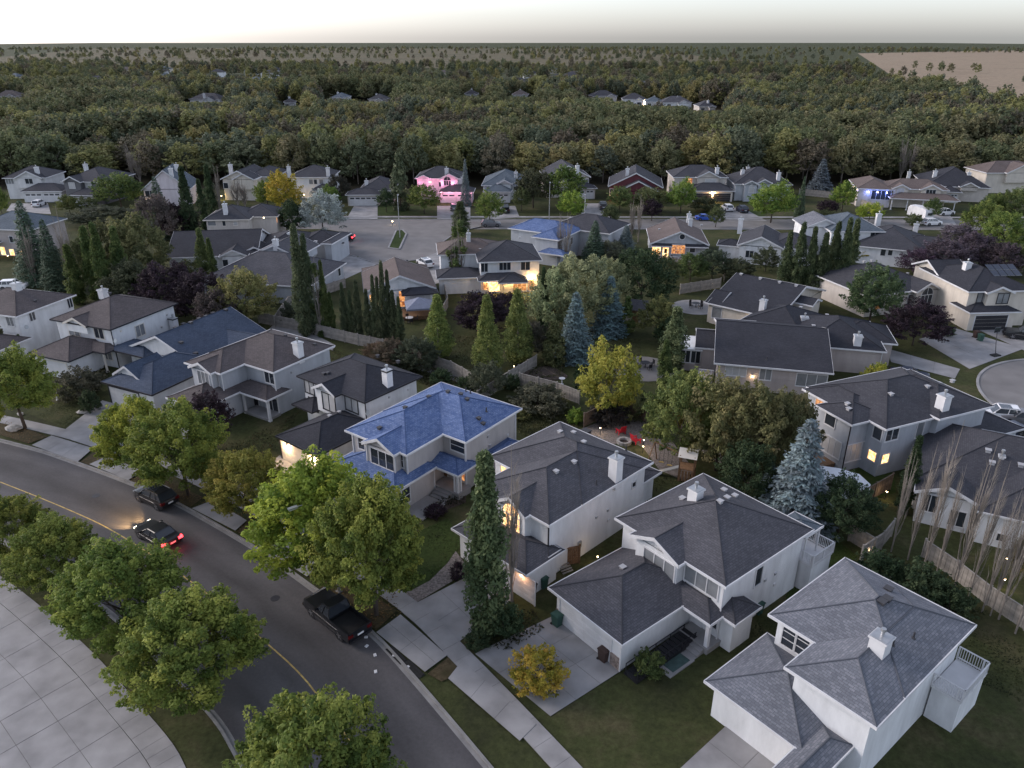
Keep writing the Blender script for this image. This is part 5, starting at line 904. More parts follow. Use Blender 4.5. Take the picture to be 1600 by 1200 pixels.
p = h.hit(0, "f", 1066, 370, .03); b = MB(); b.tube([(p.x, p.y + .05, p.z), (p.x, p.y - .05, p.z)], [.65, .65], M["white"], 16); b.tube([(p.x, p.y + .05, p.z), (p.x, p.y - .07, p.z)], [.5, .5], M["glass"], 16); b.build("round_vent", h.root); h.vents(0, [(1030, 359), (1096, 352)], "ventw", .35)
h.deck(a.x + 1.0, c.x - 1.2, a.y - 3.0, a.y + .2, .6, "rust", "white", "f"); h.done()
h = House("R", "grey house with tall white chimney", "small grey-roofed white house with one tall white chimney beside a fence", (1175, 405), -20, "white", "dark")
w = h.wing(3.6, [(1152, 382), (1192, 386)], "gy", .45, ay1=11, ax1=8.5); h.wing(3.4, [], "hip", .42, x=(w["x0"] + 5.5, w["x0"] + 14), y=(w["y0"] + 1.5, w["y0"] + 12)); h.chimney(0, 1156, 358, 2.0, .9, .9); h.win(0, "f", 1171, 397, 1.4, 1.3, 2, "dark"); h.wing(2.7, [], "hip", .4, x=(w["x0"] - 4, w["x0"] + 1), y=(w["y0"] + 2.5, w["y0"] + 7), roof="black"); h.done()
h = House("S", "slate-blue hip-roofed house", "white two-storey house with slate-blue hip roof behind the poplar row", (1322, 395), -2, "white", "slate")
w = h.wing(5.6, [(1322, 361), (1384, 362)], "hip", .45, ax0=10.5, ay1=12); h.wing(5.6, [], "gy", .42, x=(w["x0"] - 4, w["x0"] + 4), y=(w["y0"] + 3, w["y0"] + 11), roof="pale"); h.win(0, "f", 1333, 366, 1.2, 1.3, 1, "light"); h.win(0, "f", 1367, 367, 1.7, 1.3, 2, "dark"); h.chimney(0, 1371, 349, 1.8, .9, .8); h.wing(2.9, [], "hip", .45, x=(w["x0"] + 1, w["x1"] - 1.5), y=(w["y0"] - 2.0, w["y0"] + 2), nowall=True); h.win(0, "f", 1338, 388, 1.3, 1.2, 2); h.win(0, "f", 1361, 388, 1.3, 1.2, 2, "light"); h.done()
h = House("T", "grey-roofed bungalow behind purple trees", "bungalow with grey hip roof and small white gable above purple trees", (1440, 410), -25, "white", "dark")
w = h.wing(3.4, [(1410, 391), (1482, 370)], "hip", .45, x=(h.L(1410, 391, 3.4).x - 8.5, h.L(1410, 391, 3.4).x + 4), y=(h.L(1410, 391, 3.4).y, h.L(1410, 391, 3.4).y + 15)); g = h.L(1453, 375, 3.4); h.wing(3.4, [], "hip", .42, x=(w["x1"] - 5, w["x1"] + 5), y=(w["y0"] + 4, w["y0"] + 11)); h.chimney(0, 1430, 361, 1.3, .9, .9); h.win(0, "f", 1382, 384, .8, 1.2, 1); h.win(0, "f", 1392, 390, .7, 1, 1); h.done()
# ------------------------------------------------------------------ far row along the street
def far_house(key, short, label, u0, u1, veave, a, wall, roof, z=5.6, depth=11, kind="hip", gar=None, gab=(), wins=(), chim=(), trim="white", garm="white", pitch=.45, gkind="hip", vbase=None, gd=2, glow=None):
    """a house of the far row: eave ends (pixels), optional garage wing and front gables as (u0,u1,v,z)"""
    h = House(key, short, label, ((u0 + u1) / 2, vbase or 322), a, wall, roof, trim)
    p, q = h.L(u0, veave, z), h.L(u1, veave, z); w = h.wing(z, [], kind, pitch, x=(p.x, q.x), y=(min(p.y, q.y) if a == 0 else (p.y + q.y) / 2, (p.y + q.y) / 2 + depth))
    for g0, g1, gz, ext in gab: h.wing(gz, [], "gy", .5, x=(h.L(g0, veave, gz).x, h.L(g1, veave, gz).x), y=(w["y0"] - ext, w["y0"] + 4.5), base=0 if gz < 4 or ext > 1 else 3)
    if gar:
        g0, g1, ext = gar; x0, x1 = h.L(g0, 305, 2.9).x, h.L(g1, 305, 2.9).x; g = h.wing(2.9, [], gkind, .45, x=(x0, x1), y=(w["y0"] - ext, w["y0"] + 2)); W_ = x1 - x0 - 1.4
        for k in range(gd): h.gdoor(len(h.w) - 1, "f", None, None, W_ / gd - .5, 2.2, garm, a=x0 + .7 + W_ * (k + .5) / gd, wins=True)
        if glow: h.lamp(len(h.w) - 1, "f", a=(x0 + x1) / 2, z=2.4, power=glow[0], col=glow[1])
    for wn in wins:
        u, v, ww, hh, n, st = wn[:6]; wi = wn[6] if len(wn) > 6 else 0; h.win(wi, "f", u, v, ww, hh, n, st, arch=len(wn) > 7)
    for c in chim: h.chimney(0, c[0], c[1] + 6, c[2] if len(c) > 2 else 1.0, .9, .9)
    return h
far_house("AA", "pale grey house at far left", "pale grey house at far left with a hip-roofed garage in front", 4, 71, 278, 3, "stucco", "dark", gar=(14, 80, 5), gab=((22, 64, 5.7, .7),), wins=((14, 283, 2, 1.3, 3, "blind"), (45, 282, 1.9, 1.3, 2, "dark", 1)), chim=((58, 262),), vbase=325).done()
far_house("AB", "dark-fronted house", "dark-fronted house with grey roof and white windows near far left", 92, 165, 284, -8, "dark", "dark", gar=(105, 150, 4), gab=((94, 128, 5.7, 1.2),), wins=((112, 288, 1.6, 1.4, 3, "light", 1), (138, 288, 1.6, 1.4, 2, "light")), chim=((135, 260, 1.6),), depth=14).done()
far_house("AC", "gabled house with balcony and slate roof", "white gabled house with steep slate roof and lit balcony", 222, 296, 296, 10, "lilac", "slate", z=4.4, kind="gy", wins=((234, 302, 2.2, 1.5, 2, "dark"), (240, 290, 1.2, .7, 1, "dark")), chim=((268, 268, 1.6), (277, 262, 1.6)), pitch=.8, depth=12, vbase=325).done()
h = HOUSES["AC"]; h.lamp(0, "f", 223, 312, power=60); h.lamp(0, "f", 240, 314, power=60)
far_house("AD", "cream house with white barge boards", "cream gabled house with white barge boards behind the bare poplars", 343, 400, 280, -4, "cream", "dark", kind="gy", chim=((361, 262, 1.8),), wins=((350, 290, 1.2, 1.4, 1, "dark"), (372, 287, 1.5, 1.3, 2, "light")), gab=((362, 398, 5.7, .8),), depth=12).done(); HOUSES["AD"].lamp(0, "f", 346, 306, power=160, col=(1, .7, .2))
far_house("AD2", "grey-roofed house behind the yellow tree", "grey-roofed house half hidden by the yellow-green tree", 385, 432, 276, 0, "beige", "dark", kind="hip", depth=12).done()
far_house("AE", "two-chimney house", "white house with grey hip roof and a chimney at each end", 452, 520, 277, 2, "white", "dark", gar=(478, 508, 4), wins=((486, 284, 1.0, 1.2, 1, "blind"), (493, 284, .8, 1.2, 1, "dark"), (502, 284, 1.0, 1.2, 1, "blind")), chim=((452, 266, 1.9), (513, 268, 1.9)), gd=1).done(); HOUSES["AE"].lamp(1, "f", 475, 304, power=220, col=(1, .62, .22))
far_house("AF", "grey bungalow with white garage door", "grey-roofed bungalow with plain white double garage door and pale drive", 560, 616, 298, 2, "beige", "dark", z=3.3, gar=(539, 593, 3.5), wins=((606, 306, 1.2, 1.4, 1, "dark"),), chim=((573, 283, 1.0),), depth=14, gd=1, pitch=.5).done()
h = far_house("AG", "pink-lit house", "white two-storey house washed in pink light with arched window", 648, 720, 279, -2, "lilac", "dark", gar=(681, 738, 4.5), gab=((686, 718, 5.7, 1.0), (650, 672, 5.7, .5)), wins=((699, 286, 1.9, 1.2, 3, "dark", 1, 1), (688, 288, .8, 1.2, 1, "dark"), (709, 288, .8, 1.2, 1, "dark"), (661, 280, 1.3, 1.2, 1, "blind")), chim=((698, 266, 1.3),)); w = h.w[0]
for a in (1.0, 4.0, 7.0, 10.0): h.lamp(0, "f", a=w["x0"] + a, z=4.7, power=110, col=(1, .3, .55), out=1.6, dot=True)
for a in (.8, 3.0, 5.4, 7.6): h.lamp(3, "f", a=h.w[3]["x0"] + a, z=2.9, power=130, col=(1, .36, .56), out=1.5, dot=True)
h.done()
far_house("AH", "slate-green gabled bungalow", "slate-roofed bungalow with broad garage gable right of pink house", 752, 822, 290, -3, "white", "slate", z=3.8, gar=(752, 798, 4), gab=((775, 800, 4.4, 1.0),), wins=((806, 292, 1.0, 1.3, 2, "dark", 0, 1),), chim=((806, 272, 1.4),), depth=15, pitch=.5, vbase=325).done()
far_house("AI", "dark-roofed house with white-edged roof", "dark-roofed house with a bright white roof edge, trees before it", 852, 924, 277, 6, "beige", "dark", z=5.4, kind="gy", gar=(908, 946, 3), wins=((912, 285, 1.0, 1.3, 1, "dark"), (918, 284, 1.0, 1.5, 1, "blind")), chim=((902, 262, 1.4),), pitch=.5, depth=12).done()
h = far_house("AJ", "maroon-gabled house", "grey-roofed house with white barge boards over maroon gables", 950, 1036, 292, -8, "maroon", "dark", z=4.0, kind="gy", gab=((966, 1028, 3.3, 2.5),), wins=((952, 300, .9, 1.6, 1, "dark"), (1003, 306, 2.5, 1.2, 2, "blind", 1)), chim=((980, 268, 1.6),), depth=15, pitch=.5); h.lamp(0, "f", 958, 303, power=110, col=(1, .55, .3)); h.done()
far_house("AK", "beige house with lit double garage", "beige two-storey house with orange-lit double garage doors", 1052, 1138, 277, -1, "beige", "dark", gar=(1088, 1158, 5), gab=((1088, 1126, 5.7, 1.0),), wins=((1077, 283, 1.6, 1.5, 2, "litd"), (1110, 286, 2.8, 2.0, 1, "light", 1)), chim=((1120, 265, 1.4),), garm="black", glow=(450, (1, .6, .25))).done()
far_house("AL", "arched-entry house", "grey-roofed house with small arched entry window and stepped gables", 1148, 1238, 288, -4, "grey", "dark", z=4.4, gab=((1162, 1186, 4.5, 1.2), (1185, 1210, 4.8, .6)), wins=((1174, 297, 1.2, 1.3, 1, "light", 1, 1),), chim=((1160, 266, 1.0), (1168, 262, 1.2), (1216, 272, 1.3)), depth=14, pitch=.5).done()
h = House("AM", "house with blue-lit bay", "cream house with brown roof, porch dormers and a blue-lit bay", (1370, 325), -14, "cream", "rust", "white")
p, q = h.L(1330, 284, 4.6), h.L(1384, 296, 4.6); w = h.wing(4.6, [], "hip", .42, x=(p.x, q.x + 2), y=(q.y, q.y + 14)); h.wing(4.8, [], "hip", .42, x=(q.x, q.x + 15), y=(q.y + 1, q.y + 10)); h.wing(2.9, [], "hip", .4, x=(q.x + 1, q.x + 17), y=(q.y - 2.5, q.y + 3), nowall=True)
h.wing(4.9, [], "gy", .5, x=(q.x + 1.5, q.x + 6), y=(q.y + .2, q.y + 5), base=3); h.wing(4.9, [], "gy", .5, x=(q.x + 8, q.x + 13.5), y=(q.y + .2, q.y + 5), base=3); h.win(3, "f", None, None, 1.4, 1.3, 2, "light", z=4.2, a=q.x + 3.7); h.win(4, "f", None, None, 2.2, 1.5, 3, "dark", z=4.1, a=q.x + 10.7); h.win(0, "f", 1381, 305, 4.5, 2.2, 4, "dark"); h.chimney(0, 1420, 274, .9, .8, .8)
for k in range(3): h.lamp(0, "f", a=w["x1"] - 1.5 - k * 2.2, z=3.8, power=90, col=(.15, .25, 1), out=.6, dot=True)
for k in range(2): h.lamp(0, "l", a=w["y0"] + 2 + k * 4, z=4.0, power=45, col=(.35, .3, 1), out=.6, dot=True)
for k in range(5): h.post(0, q.x + 1.6 + k * 3.6, q.y - 2.0, .2, 2.7)
h.done()
far_house("AN", "black-roofed house with three chimneys", "wide house with black cross-hipped roof and three white chimneys", 1450, 1546, 292, -16, "beige", "black", z=3.8, gar=(1476, 1510, 3), gab=((1500, 1530, 4.0, 1.0),), chim=((1460, 270, 1.4), (1488, 264, 1.2), (1512, 274, 1.6)), depth=18, pitch=.5).done()
far_house("AO", "cream house at far right edge", "cream two-storey house with brown hip roof at far right edge", 1541, 1640, 270, 2, "cream", "rust", wins=((1580, 281, 1.2, 1.1, 1, "dark"),), gab=((1572, 1625, 5.7, 1.0),), vbase=315).done()
# houses beyond the woodland, and others near the horizon
DIST = [(-10, 30, 158, "brown", "cream"), (292, 346, 163, "dark", "white"), (443, 462, 168, "dark", "stucco"), (516, 540, 160, "slate", "stucco"), (574, 603, 163, "dark", "beige"), (726, 748, 155, "black", "white"), (925, 966, 158, "dark", "beige"), (972, 1010, 163, "dark", "white"), (1008, 1036, 167, "slate", "stucco"), (1034, 1082, 168, "grey", "white"), (1092, 1120, 174, "dark", "beige"), (800, 826, 156, "brown", "white")]
for i, (a, b_, v, r_, w_) in enumerate(DIST):
    nm = ["brown-roofed cream house cut by the left edge beyond the woodland", "white-walled hip-roofed house beyond the woodland left of centre", "narrow pale house behind the small yellow woodland tree", "slate-roofed pale house in the trees beyond the woodland", "gabled beige house beyond the woodland near centre", "black-roofed white house far beyond the woodland", "widest beige house in the cluster beyond the woodland, leftmost there", "white house with orange porch light in the cluster beyond woodland", "slate-roofed house in the middle of the cluster beyond woodland", "long low grey-roofed house at the right of the far cluster", "beige roof half hidden in trees right of the far cluster", "brown-roofed white house just above the woodland at centre"][i]
    h = House(f"D{i}", "far house", nm, ((a + b_) / 2, v), random.Random(i).uniform(-14, 14), w_, r_); p, q = h.L(a, v - 8, 5), h.L(b_, v - 8, 5); x = (p.x, q.x); y0 = (p.y + q.y) / 2; wd = x[1] - x[0]
    h.wing(5, [], "hip", .5, x=x, y=(y0, y0 + 13)); h.wing(4.6, [], "gy", .5, x=(x[0] + wd * .5, x[0] + wd * .9), y=(y0 - 3, y0 + 6)); h.win(0, "f", None, None, 2, 1.6, 2, "dark", z=3.2, a=x[0] + wd * .25); h.win(1, "f", None, None, 2.4, 1.6, 2, "dark", z=2.6, a=x[0] + wd * .7)
    h.chimney(0, (a + b_) / 2, v - 12, 1.6, 1.1, 1.1); 
    if i in (7,): h.lamp(0, "f", a=x[1] - 1.5, z=3, power=1500)
    h.done()
rg = random.Random(12); HM = []
for k in range(3):
    b = MB(); w_, d_ = rg.uniform(13, 18), rg.uniform(10, 13); b.box(-w_ / 2, w_ / 2, -d_ / 2, d_ / 2, 0, 5.2, [WL["white"], WL["beige"], WL["cream"]][k]); wm = b.mesh("wall"); b = MB(); e = .5; h_ = d_ / 2 + e; A, B = (-w_ / 2 + d_ / 2, 0, 5.2 + h_ * .5), (w_ / 2 - d_ / 2, 0, 5.2 + h_ * .5)
    c = [(-w_ / 2 - e, -h_, 5.2), (w_ / 2 + e, -h_, 5.2), (w_ / 2 + e, h_, 5.2), (-w_ / 2 - e, h_, 5.2)]; m = RF[["dark", "brown", "slate"][k]]
    for f in ([c[0], c[1], B, A], [c[2], c[3], A, B], [c[3], c[0], A], [c[1], c[2], B]): b.face(f, m, [(p[0], p[1]) for p in f])
    HM.append((wm, b.mesh("roof")))
for i in range(46):
    x, y = rg.uniform(-620, 520), rg.uniform(640, 1050)
    if x > 190 and y < 2300 and x < 900: x = -x * 1.4
    o = empty("house", (x, y, 0), rg.uniform(-.4, .4)); link("wall", HM[i % 3][0], o); link("roof", HM[i % 3][1], o); tag(o, "tiny pale house among trees near the horizon", "house", "distant houses near the horizon")

# ------------------------------------------------------------------ fences
fence([(405, 505), (440, 512), (478, 520), (560, 540), (660, 562)], "long weathered grey fence behind the brown-roofed verandah house")
fence([(1085, 700), (1165, 748)], "short fence beside the play yard under dark trees") 
fence([(668, 572), (705, 584), (740, 604)], "pale fence with arched garden panels by the birch trees", "fence")
fence([(746, 632), (795, 600), (838, 574)], "diagonal fence running up from the blue roof to the garden", "fence")
fence([(812, 603), (870, 618), (905, 632)], "fence enclosing the raised vegetable garden", "fence")
fence([(912, 668), (938, 655), (950, 650), (985, 652), (1010, 660), (1040, 672)], "curving fence behind the two red chairs", "fenced")
fence([(1062, 460), (1125, 450)], "grey fence with small lights beyond the oak tree", "fence")
fence([(1325, 845), (1363, 868), (1376, 858)], "corner fence with a light right of the dark apple tree", "fence")
fence([(1343, 880), (1376, 858), (1392, 838)], "narrow fence angling down behind the bottom right roof", "fence")
fence([(1440, 870), (1490, 905), (1540, 945), (1600, 985), (1640, 1010)], "long grey fence behind the row of bare poplars", "fence")
fence([(1338, 795), (1390, 765)], "dark fence with a white plaque behind the covered trailer", "fenced")
fence([(660, 560), (700, 480), (690, 440)], "fence between the rust-roofed house and the golden-lit house", "fence")
fence([(880, 885), (905, 880)], "short brown gate between the grey house and foreground house", "wood", name="gate")
fence([(940, 365), (980, 366), (985, 358)], "white fence beyond the green back lawn", "fence")
fence([(1248, 305), (1300, 310)], "pale fence left of the round green tree by the woodland", "fence")
fence([(1328, 318), (1378, 332)], "pale fence under the blue-lit bay house", "fence")
fence([(430, 512), (452, 480), (540, 450)], "fence behind the tall poplars by the big grey roof", "fence")
fence([(1125, 400), (1131, 440)], "thin white fence beside the tall white chimney house", "fence")

# ------------------------------------------------------------------ trees

G1, G2, G3, YG, YE = (.060, .080, .018), (.070, .084, .018), (.038, .054, .018), (.11, .105, .018), (.15, .125, .02)
OL, DK, PU, BL, WI = (.066, .07, .026), (.020, .032, .015), (.015, .010, .013), (.045, .066, .068), (.105, .118, .062)
T = tree
T("street", 40, 670, 545, 108, G2, "large green street tree", label="large green street tree on the verge before the cream-gabled house")
T("street", 226, 745, 624, 108, (.095, .115, .018), "", label="yellow-tinged street tree, left of the touching pair above the black car")
T("street", 295, 775, 630, 132, G2, "", label="green street tree, right of the touching pair above the black car")
T("street", 391, 817, 706, 112, (.095, .095, .02), "", label="small orange-green street tree before the lit garage")
T("street", 507, 905, 724, 196, (.085, .11, .016), "", label="broad yellow-green street tree in front of the bright blue roof")
T("street", 588, 962, 752, 158, G2, "", label="green street tree standing beside the black pickup")
T("street", 30, 882, 778, 104, G2, "", label="uppermost of the four street trees at lower left")
T("street", 100, 922, 812, 116, G2, "", label="second street tree from the left across the road")
T("street", 205, 1002, 858, 172, G1, "", label="large street tree in front of the moving car")
T("street", 312, 1090, 940, 192, G2, "", label="lowest large street tree beside the yellow centre line")
T("street", 510, 1320, 1105, 230, G1, "", label="street tree at the bottom edge across the road")
T("street", -8, 830, 715, 40, G1, "", label="street tree cut by the left edge beside the road")
T("column", 762, 988, 702, 74, (.042, .058, .026), "", label="tall dark leafy poplar in front of the grey house with arched window")
T("bare", 800, 940, 692, 48, G1, "", label="bare-stemmed poplar beside the tall dark leafy poplar")
T("bush", 788, 992, 945, 58, DK, "", label="dark shrub at the foot of the tall leafy poplar"); T("bush", 748, 1010, 985, 40, DK, "", label="low dark shrub by the sidewalk under the tall poplar")
T("bush", 838, 1068, 1020, 86, YE, "", label="yellow-flowering shrub at the edge of the foreground driveway"); T("bush", 1015, 1050, 1020, 50, G3, "", label="green shrub beside the dark entry walkway")
T("round", 332, 700, 612, 66, PU, "", label="purple-leaved tree before the brown-roofed verandah house"); T("bush", 143, 642, 612, 30, DK, "", label="round dark shrub on the lawn beside the navy-roofed garage")
T("bush", 125, 620, 578, 70, (.03, .032, .02), "", label="dark shrubs against the white wall of the cream-gabled house"); T("thuja", 38, 560, 522, 14, DK, "", label="small pointed cedar between the two left white houses"); T("thuja", 8, 560, 500, 26, (.04, .04, .018), "", label="brownish cedar cut by the left edge")
T("bush", 680, 805, 790, 34, PU, "", label="dark red planting in the bed before the blue-roofed porch"); T("bush", 716, 905, 880, 24, PU, "", label="small dark red shrub on the curved gravel border")
T("round", 948, 658, 538, 88, (.12, .118, .022), "", label="bright yellow-green tree in the middle of the gardens")
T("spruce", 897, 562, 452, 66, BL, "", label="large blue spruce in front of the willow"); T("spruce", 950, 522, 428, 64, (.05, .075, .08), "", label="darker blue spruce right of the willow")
T("wide", 905, 512, 396, 118, WI, "", label="pale willow tree, the big rounded one right of the golden-lit terrace"); T("wide", 862, 520, 418, 70, WI, "", label="paler left part-willow beside the dark columnar poplar"); T("wide", 948, 490, 400, 66, WI, "", label="willow crown touching the oak tree")
T("wide", 1000, 480, 384, 92, DK, "", label="big dark round tree above the blue spruces"); T("column", 848, 520, 415, 18, DK, "", label="dark columnar poplar against the willow")
T("cone", 686, 560, 458, 62, (.07, .09, .026), "", label="pointed birch beside the patio awning"); T("cone", 762, 585, 458, 62, (.07, .088, .026), "", label="pointed birch in the middle of the lawn"); T("cone", 808, 568, 448, 66, (.066, .082, .026), "", label="pointed birch right of the middle one")
T("wide", 752, 522, 456, 84, PU, "", label="purple tree below the golden-lit terrace"); T("wide", 792, 505, 458, 60, PU, "", label="purple tree right against the golden-lit terrace")
T("thuja", 865, 572, 500, 36, (.042, .046, .018), "", label="brown-green cedar left of the large blue spruce"); T("thuja", 901, 608, 568, 13, DK, "", label="small dark cedar by the vegetable garden fence"); T("thuja", 978, 520, 462, 26, G3, "", label="dark pointed cedar by the grey garden shed roof"); T("thuja", 1003, 655, 610, 12, DK, "", label="narrow dark cedar at the curving fence")
T("wide", 1025, 528, 462, 60, (.055, .06, .022), "", label="olive tree right of the garden shed roof"); T("wide", 1046, 540, 495, 50, DK, "", label="dark tree between the shed and the tall column tree"); T("column", 1050, 580, 478, 44, (.055, .068, .032), "", label="plump column tree left of the white sunroom"); T("column", 1036, 600, 530, 24, G3, "", label="narrow column tree left of the sunroom")
T("wide", 1062, 715, 576, 116, (.060, .076, .024), "", label="olive tree at the left of the dense clump below the sunroom"); T("wide", 1118, 735, 583, 120, (.070, .070, .028), "", label="brownish olive tree in the middle of the dense clump"); T("wide", 1180, 752, 598, 125, (.062, .062, .026), "", label="brownish tree in the dense clump near the spruce"); T("wide", 1225, 735, 610, 90, (.05, .05, .022), "", label="dark olive tree at the right of the dense clump"); T("wide", 1162, 790, 690, 92, DK, "", label="dark green tree above the play set yard corner"); T("wide", 1100, 700, 620, 90, (.11, .095, .025), "", label="yellowish tree low in the dense clump")
T("spruce", 1238, 822, 648, 122, (.054, .070, .074), "", label="large pale blue spruce beside the grey-roofed house"); T("wide", 1308, 835, 742, 96, DK, "", label="dark apple tree in front of the covered trailer"); T("spruce", 1196, 790, 720, 44, (.06, .075, .08), "", label="small blue spruce half hidden left of the large one")
T("bush", 1365, 925, 868, 80, DK, "", label="dark hedge mass at the left below the bare poplars"); T("bush", 1425, 945, 885, 90, DK, "", label="middle dark hedge mass below the bare poplars"); T("bush", 1480, 965, 920, 70, DK, "", label="right dark hedge mass below the bare poplars")
T("column", 1409, 800, 678, 30, DK, "", label="dark leafy poplar at the left end of the bare poplars")
for u, v, t, w_ in ((1392, 862, 700, 30), (1418, 875, 690, 34), (1442, 890, 655, 40), (1462, 900, 725, 30), (1490, 922, 690, 44), (1547, 962, 755, 32), (1512, 938, 720, 34), (1534, 957, 760, 34), (1560, 968, 770, 40), (1586, 990, 740, 44), (1622, 1010, 780, 40)):
    T("bare", u, v, t, w_ * .78, G1, "bare leafless poplar in the long row", "row of bare poplars")
T("round", 1590, 560 if 0 else 900, 840, 40, (.06, .05, .02), "", label="brown-leaved tree beyond the fence at the right edge")
T("wide", 1358, 505, 412, 82, (.03, .045, .02), "", label="dark leafy tree before the house with arched front window"); T("wide", 1425, 540, 468, 92, PU, "", label="dark purple tree beside the beige arched-window house"); T("bush", 1368, 608, 570, 50, (.13, .14, .02), "", label="bright yellow-green bush between the duplex and the grey house"); T("bush", 1480, 525, 508, 22, DK, "", label="small dark shrub by the black garage drive")
for u, v, t, w_ in ((1222, 455, 360, 22), (1240, 458, 345, 24), (1258, 460, 352, 22), (1276, 462, 362, 24), (1292, 460, 344, 25), (1308, 462, 338, 24), (1320, 456, 340, 24)):
    T("column", u, v, t, w_, (.034, .046, .022), "dark columnar poplar", "poplar row right of the duplex")
# left block
T("spruce", 62, 442, 308, 66, (.026, .04, .026), "", label="tallest dark spruce beside the pink-lit house"); T("spruce", 92, 452, 338, 48, (.026, .038, .024), "", label="dark spruce right of the tallest one on the left"); T("bare", 58, 448, 345, 28, G1, "", label="bare poplar leaning before the tall dark spruce"); T("bare", 122, 470, 320, 34, G1, "", label="bare poplar between dark spruce and leafy trees at left")
for u, v, t, w_, c in ((125, 475, 380, 30, G3), (155, 470, 352, 30, G3), (172, 478, 345, 28, G3), (200, 470, 352, 30, G3)): T("column", u, v, t, w_, c, "dark leafy column tree", "leafy column trees on the left")
T("wide", 228, 445, 330, 90, (.055, .06, .026), "", label="large olive tree left of the wide dark-roofed bungalow"); T("wide", 180, 440, 340, 80, (.045, .05, .022), "", label="olive tree behind the leafy column trees"); T("wide", 215, 480, 405, 90, (.028, .032, .018), "", label="dark tree behind the cream-gabled house"); T("wide", 145, 455, 365, 60, (.04, .045, .02), "", label="olive-green tree amid the column trees")
T("wide", 268, 490, 408, 95, PU, "", label="left purple tree below the wide dark-roofed bungalow"); T("wide", 318, 500, 422, 90, PU, "", label="middle purple tree below the wide dark-roofed bungalow"); T("wide", 345, 520, 450, 70, (.03, .024, .022), "", label="dark purple tree behind the navy-roofed bungalow"); T("wide", 300, 440, 405, 50, (.05, .055, .022), "", label="olive bush along the wide dark-roofed bungalow")
T("wide", 388, 508, 418, 92, (.082, .085, .03), "", label="olive-yellow tree below the large grey roof"); T("bush", 470, 505, 470, 55, (.03, .036, .024), "", label="dark bush against the long fence"); T("column", 325, 450, 355, 26, (.045, .058, .022), "", label="leafy poplar before the white dormer gable"); T("column", 338, 455, 370, 18, G3, "", label="narrow poplar right beside the dormer poplar")
T("column", 478, 525, 348, 30, (.045, .055, .03), "", label="tallest leafy poplar in front of the large grey roof"); T("column", 490, 522, 362, 26, (.04, .052, .028), "", label="leafy poplar right against the tallest one"); T("halfbare", 503, 525, 400, 26, G3, "", label="half-bare poplar right of the tallest poplars"); T("column", 512, 524, 405, 16, G3, "", label="thin poplar beside the half-bare one"); T("column", 521, 522, 455, 12, G3, "", label="short thin poplar at the fence")
for u, v, t, w_ in ((541, 528, 440, 15), (552, 530, 452, 13), (563, 533, 436, 17), (578, 536, 450, 15), (589, 538, 428, 15), (596, 540, 430, 15), (604, 541, 405, 17), (612, 541, 420, 15), (618, 543, 452, 17), (627, 545, 462, 15)):
    T("column", u, v, t, w_, (.036, .045, .024), "thin dark poplar", "thin poplars before the rust-roofed house")
T("wide", 615, 575, 530, 62, (.05, .042, .028), "", label="brownish shrub mass below the thin poplars"); T("wide", 650, 578, 528, 70, (.03, .036, .022), "", label="dark shrub mass left of the first birch"); T("wide", 590, 560, 535, 44, (.06, .046, .028), "", label="low brown shrub at the long fence"); T("wide", 762, 620, 565, 58, (.035, .04, .026), "", label="dark shrub mass at the foot of the middle birch"); T("bush", 690, 600, 578, 34, DK, "", label="dark shrub by the pale garden fence"); T("bush", 725, 612, 590, 30, DK, "", label="shrub beside the garden path"); T("bush", 800, 608, 586, 26, DK, "", label="small shrub inside the garden corner"); T("wide", 830, 560, 500, 50, (.03, .03, .022), "", label="dark tree between birch and cedar")
T("bush", 840, 640, 608, 90, (.045, .045, .03), "", label="overgrown shrubs below the vegetable garden fence"); T("bush", 900, 660, 640, 28, (.07, .11, .02), "", label="bright green shrub behind the grey roof ridge"); T("bush", 955, 660, 628, 60, (.022, .02, .018), "", label="very dark shrub behind the red chairs"); T("bush", 815, 590 if 0 else 655, 640, 30, OL, "", label="low shrub by the blue roof's back corner"); T("bush", 985, 655, 600, 50, (.06, .07, .03), "", label="greyish shrub right of the bright yellow-green tree")
# behind, along the cul-de-sac
T("wide", 252, 385, 300, 60, (.045, .04, .035), "", label="dark tree left of the lit balcony house"); T("spruce", 258, 372, 272, 42, (.03, .045, .03), "", label="dark spruce before the slate-roofed balcony house"); T("wide", 282, 375, 315, 60, PU, "", label="purple tree before the slate-roofed balcony house"); T("column", 302, 378, 258, 26, DK, "", label="dark poplar right of the balcony house"); T("column", 322, 360, 278, 18, DK, "", label="thin dark poplar behind the beige hip roof"); T("column", 335, 345, 256, 20, DK, "", label="dark poplar left of the cream house"); T("bare", 347, 345, 252, 16, G1, "", label="bare poplar before the cream house"); T("bare", 383, 325, 276, 26, G1, "", label="bare poplar before the white barge boards"); T("bare", 372, 325, 276, 26, G1, "", label="second bare poplar before the cream house")
T("round", 190, 325, 270, 66, (.05, .068, .02), "", label="round green tree before the dark-fronted house"); T("round", 110, 335, 305, 32, (.05, .06, .02), "", label="small green tree before the dark-fronted house"); T("round", 138, 335, 308, 30, (.035, .045, .018), "", label="small dark tree right of the dark-fronted house's drive"); T("round", 5, 340, 290, 24, (.06, .08, .02), "", label="green tree cut by the left edge in the far row"); T("wide", 160, 350, 322, 90, (.03, .034, .02), "", label="dark bushes below the far left houses"); T("bush", 230, 340, 315, 50, (.045, .05, .02), "", label="dark green bush under the balcony house")
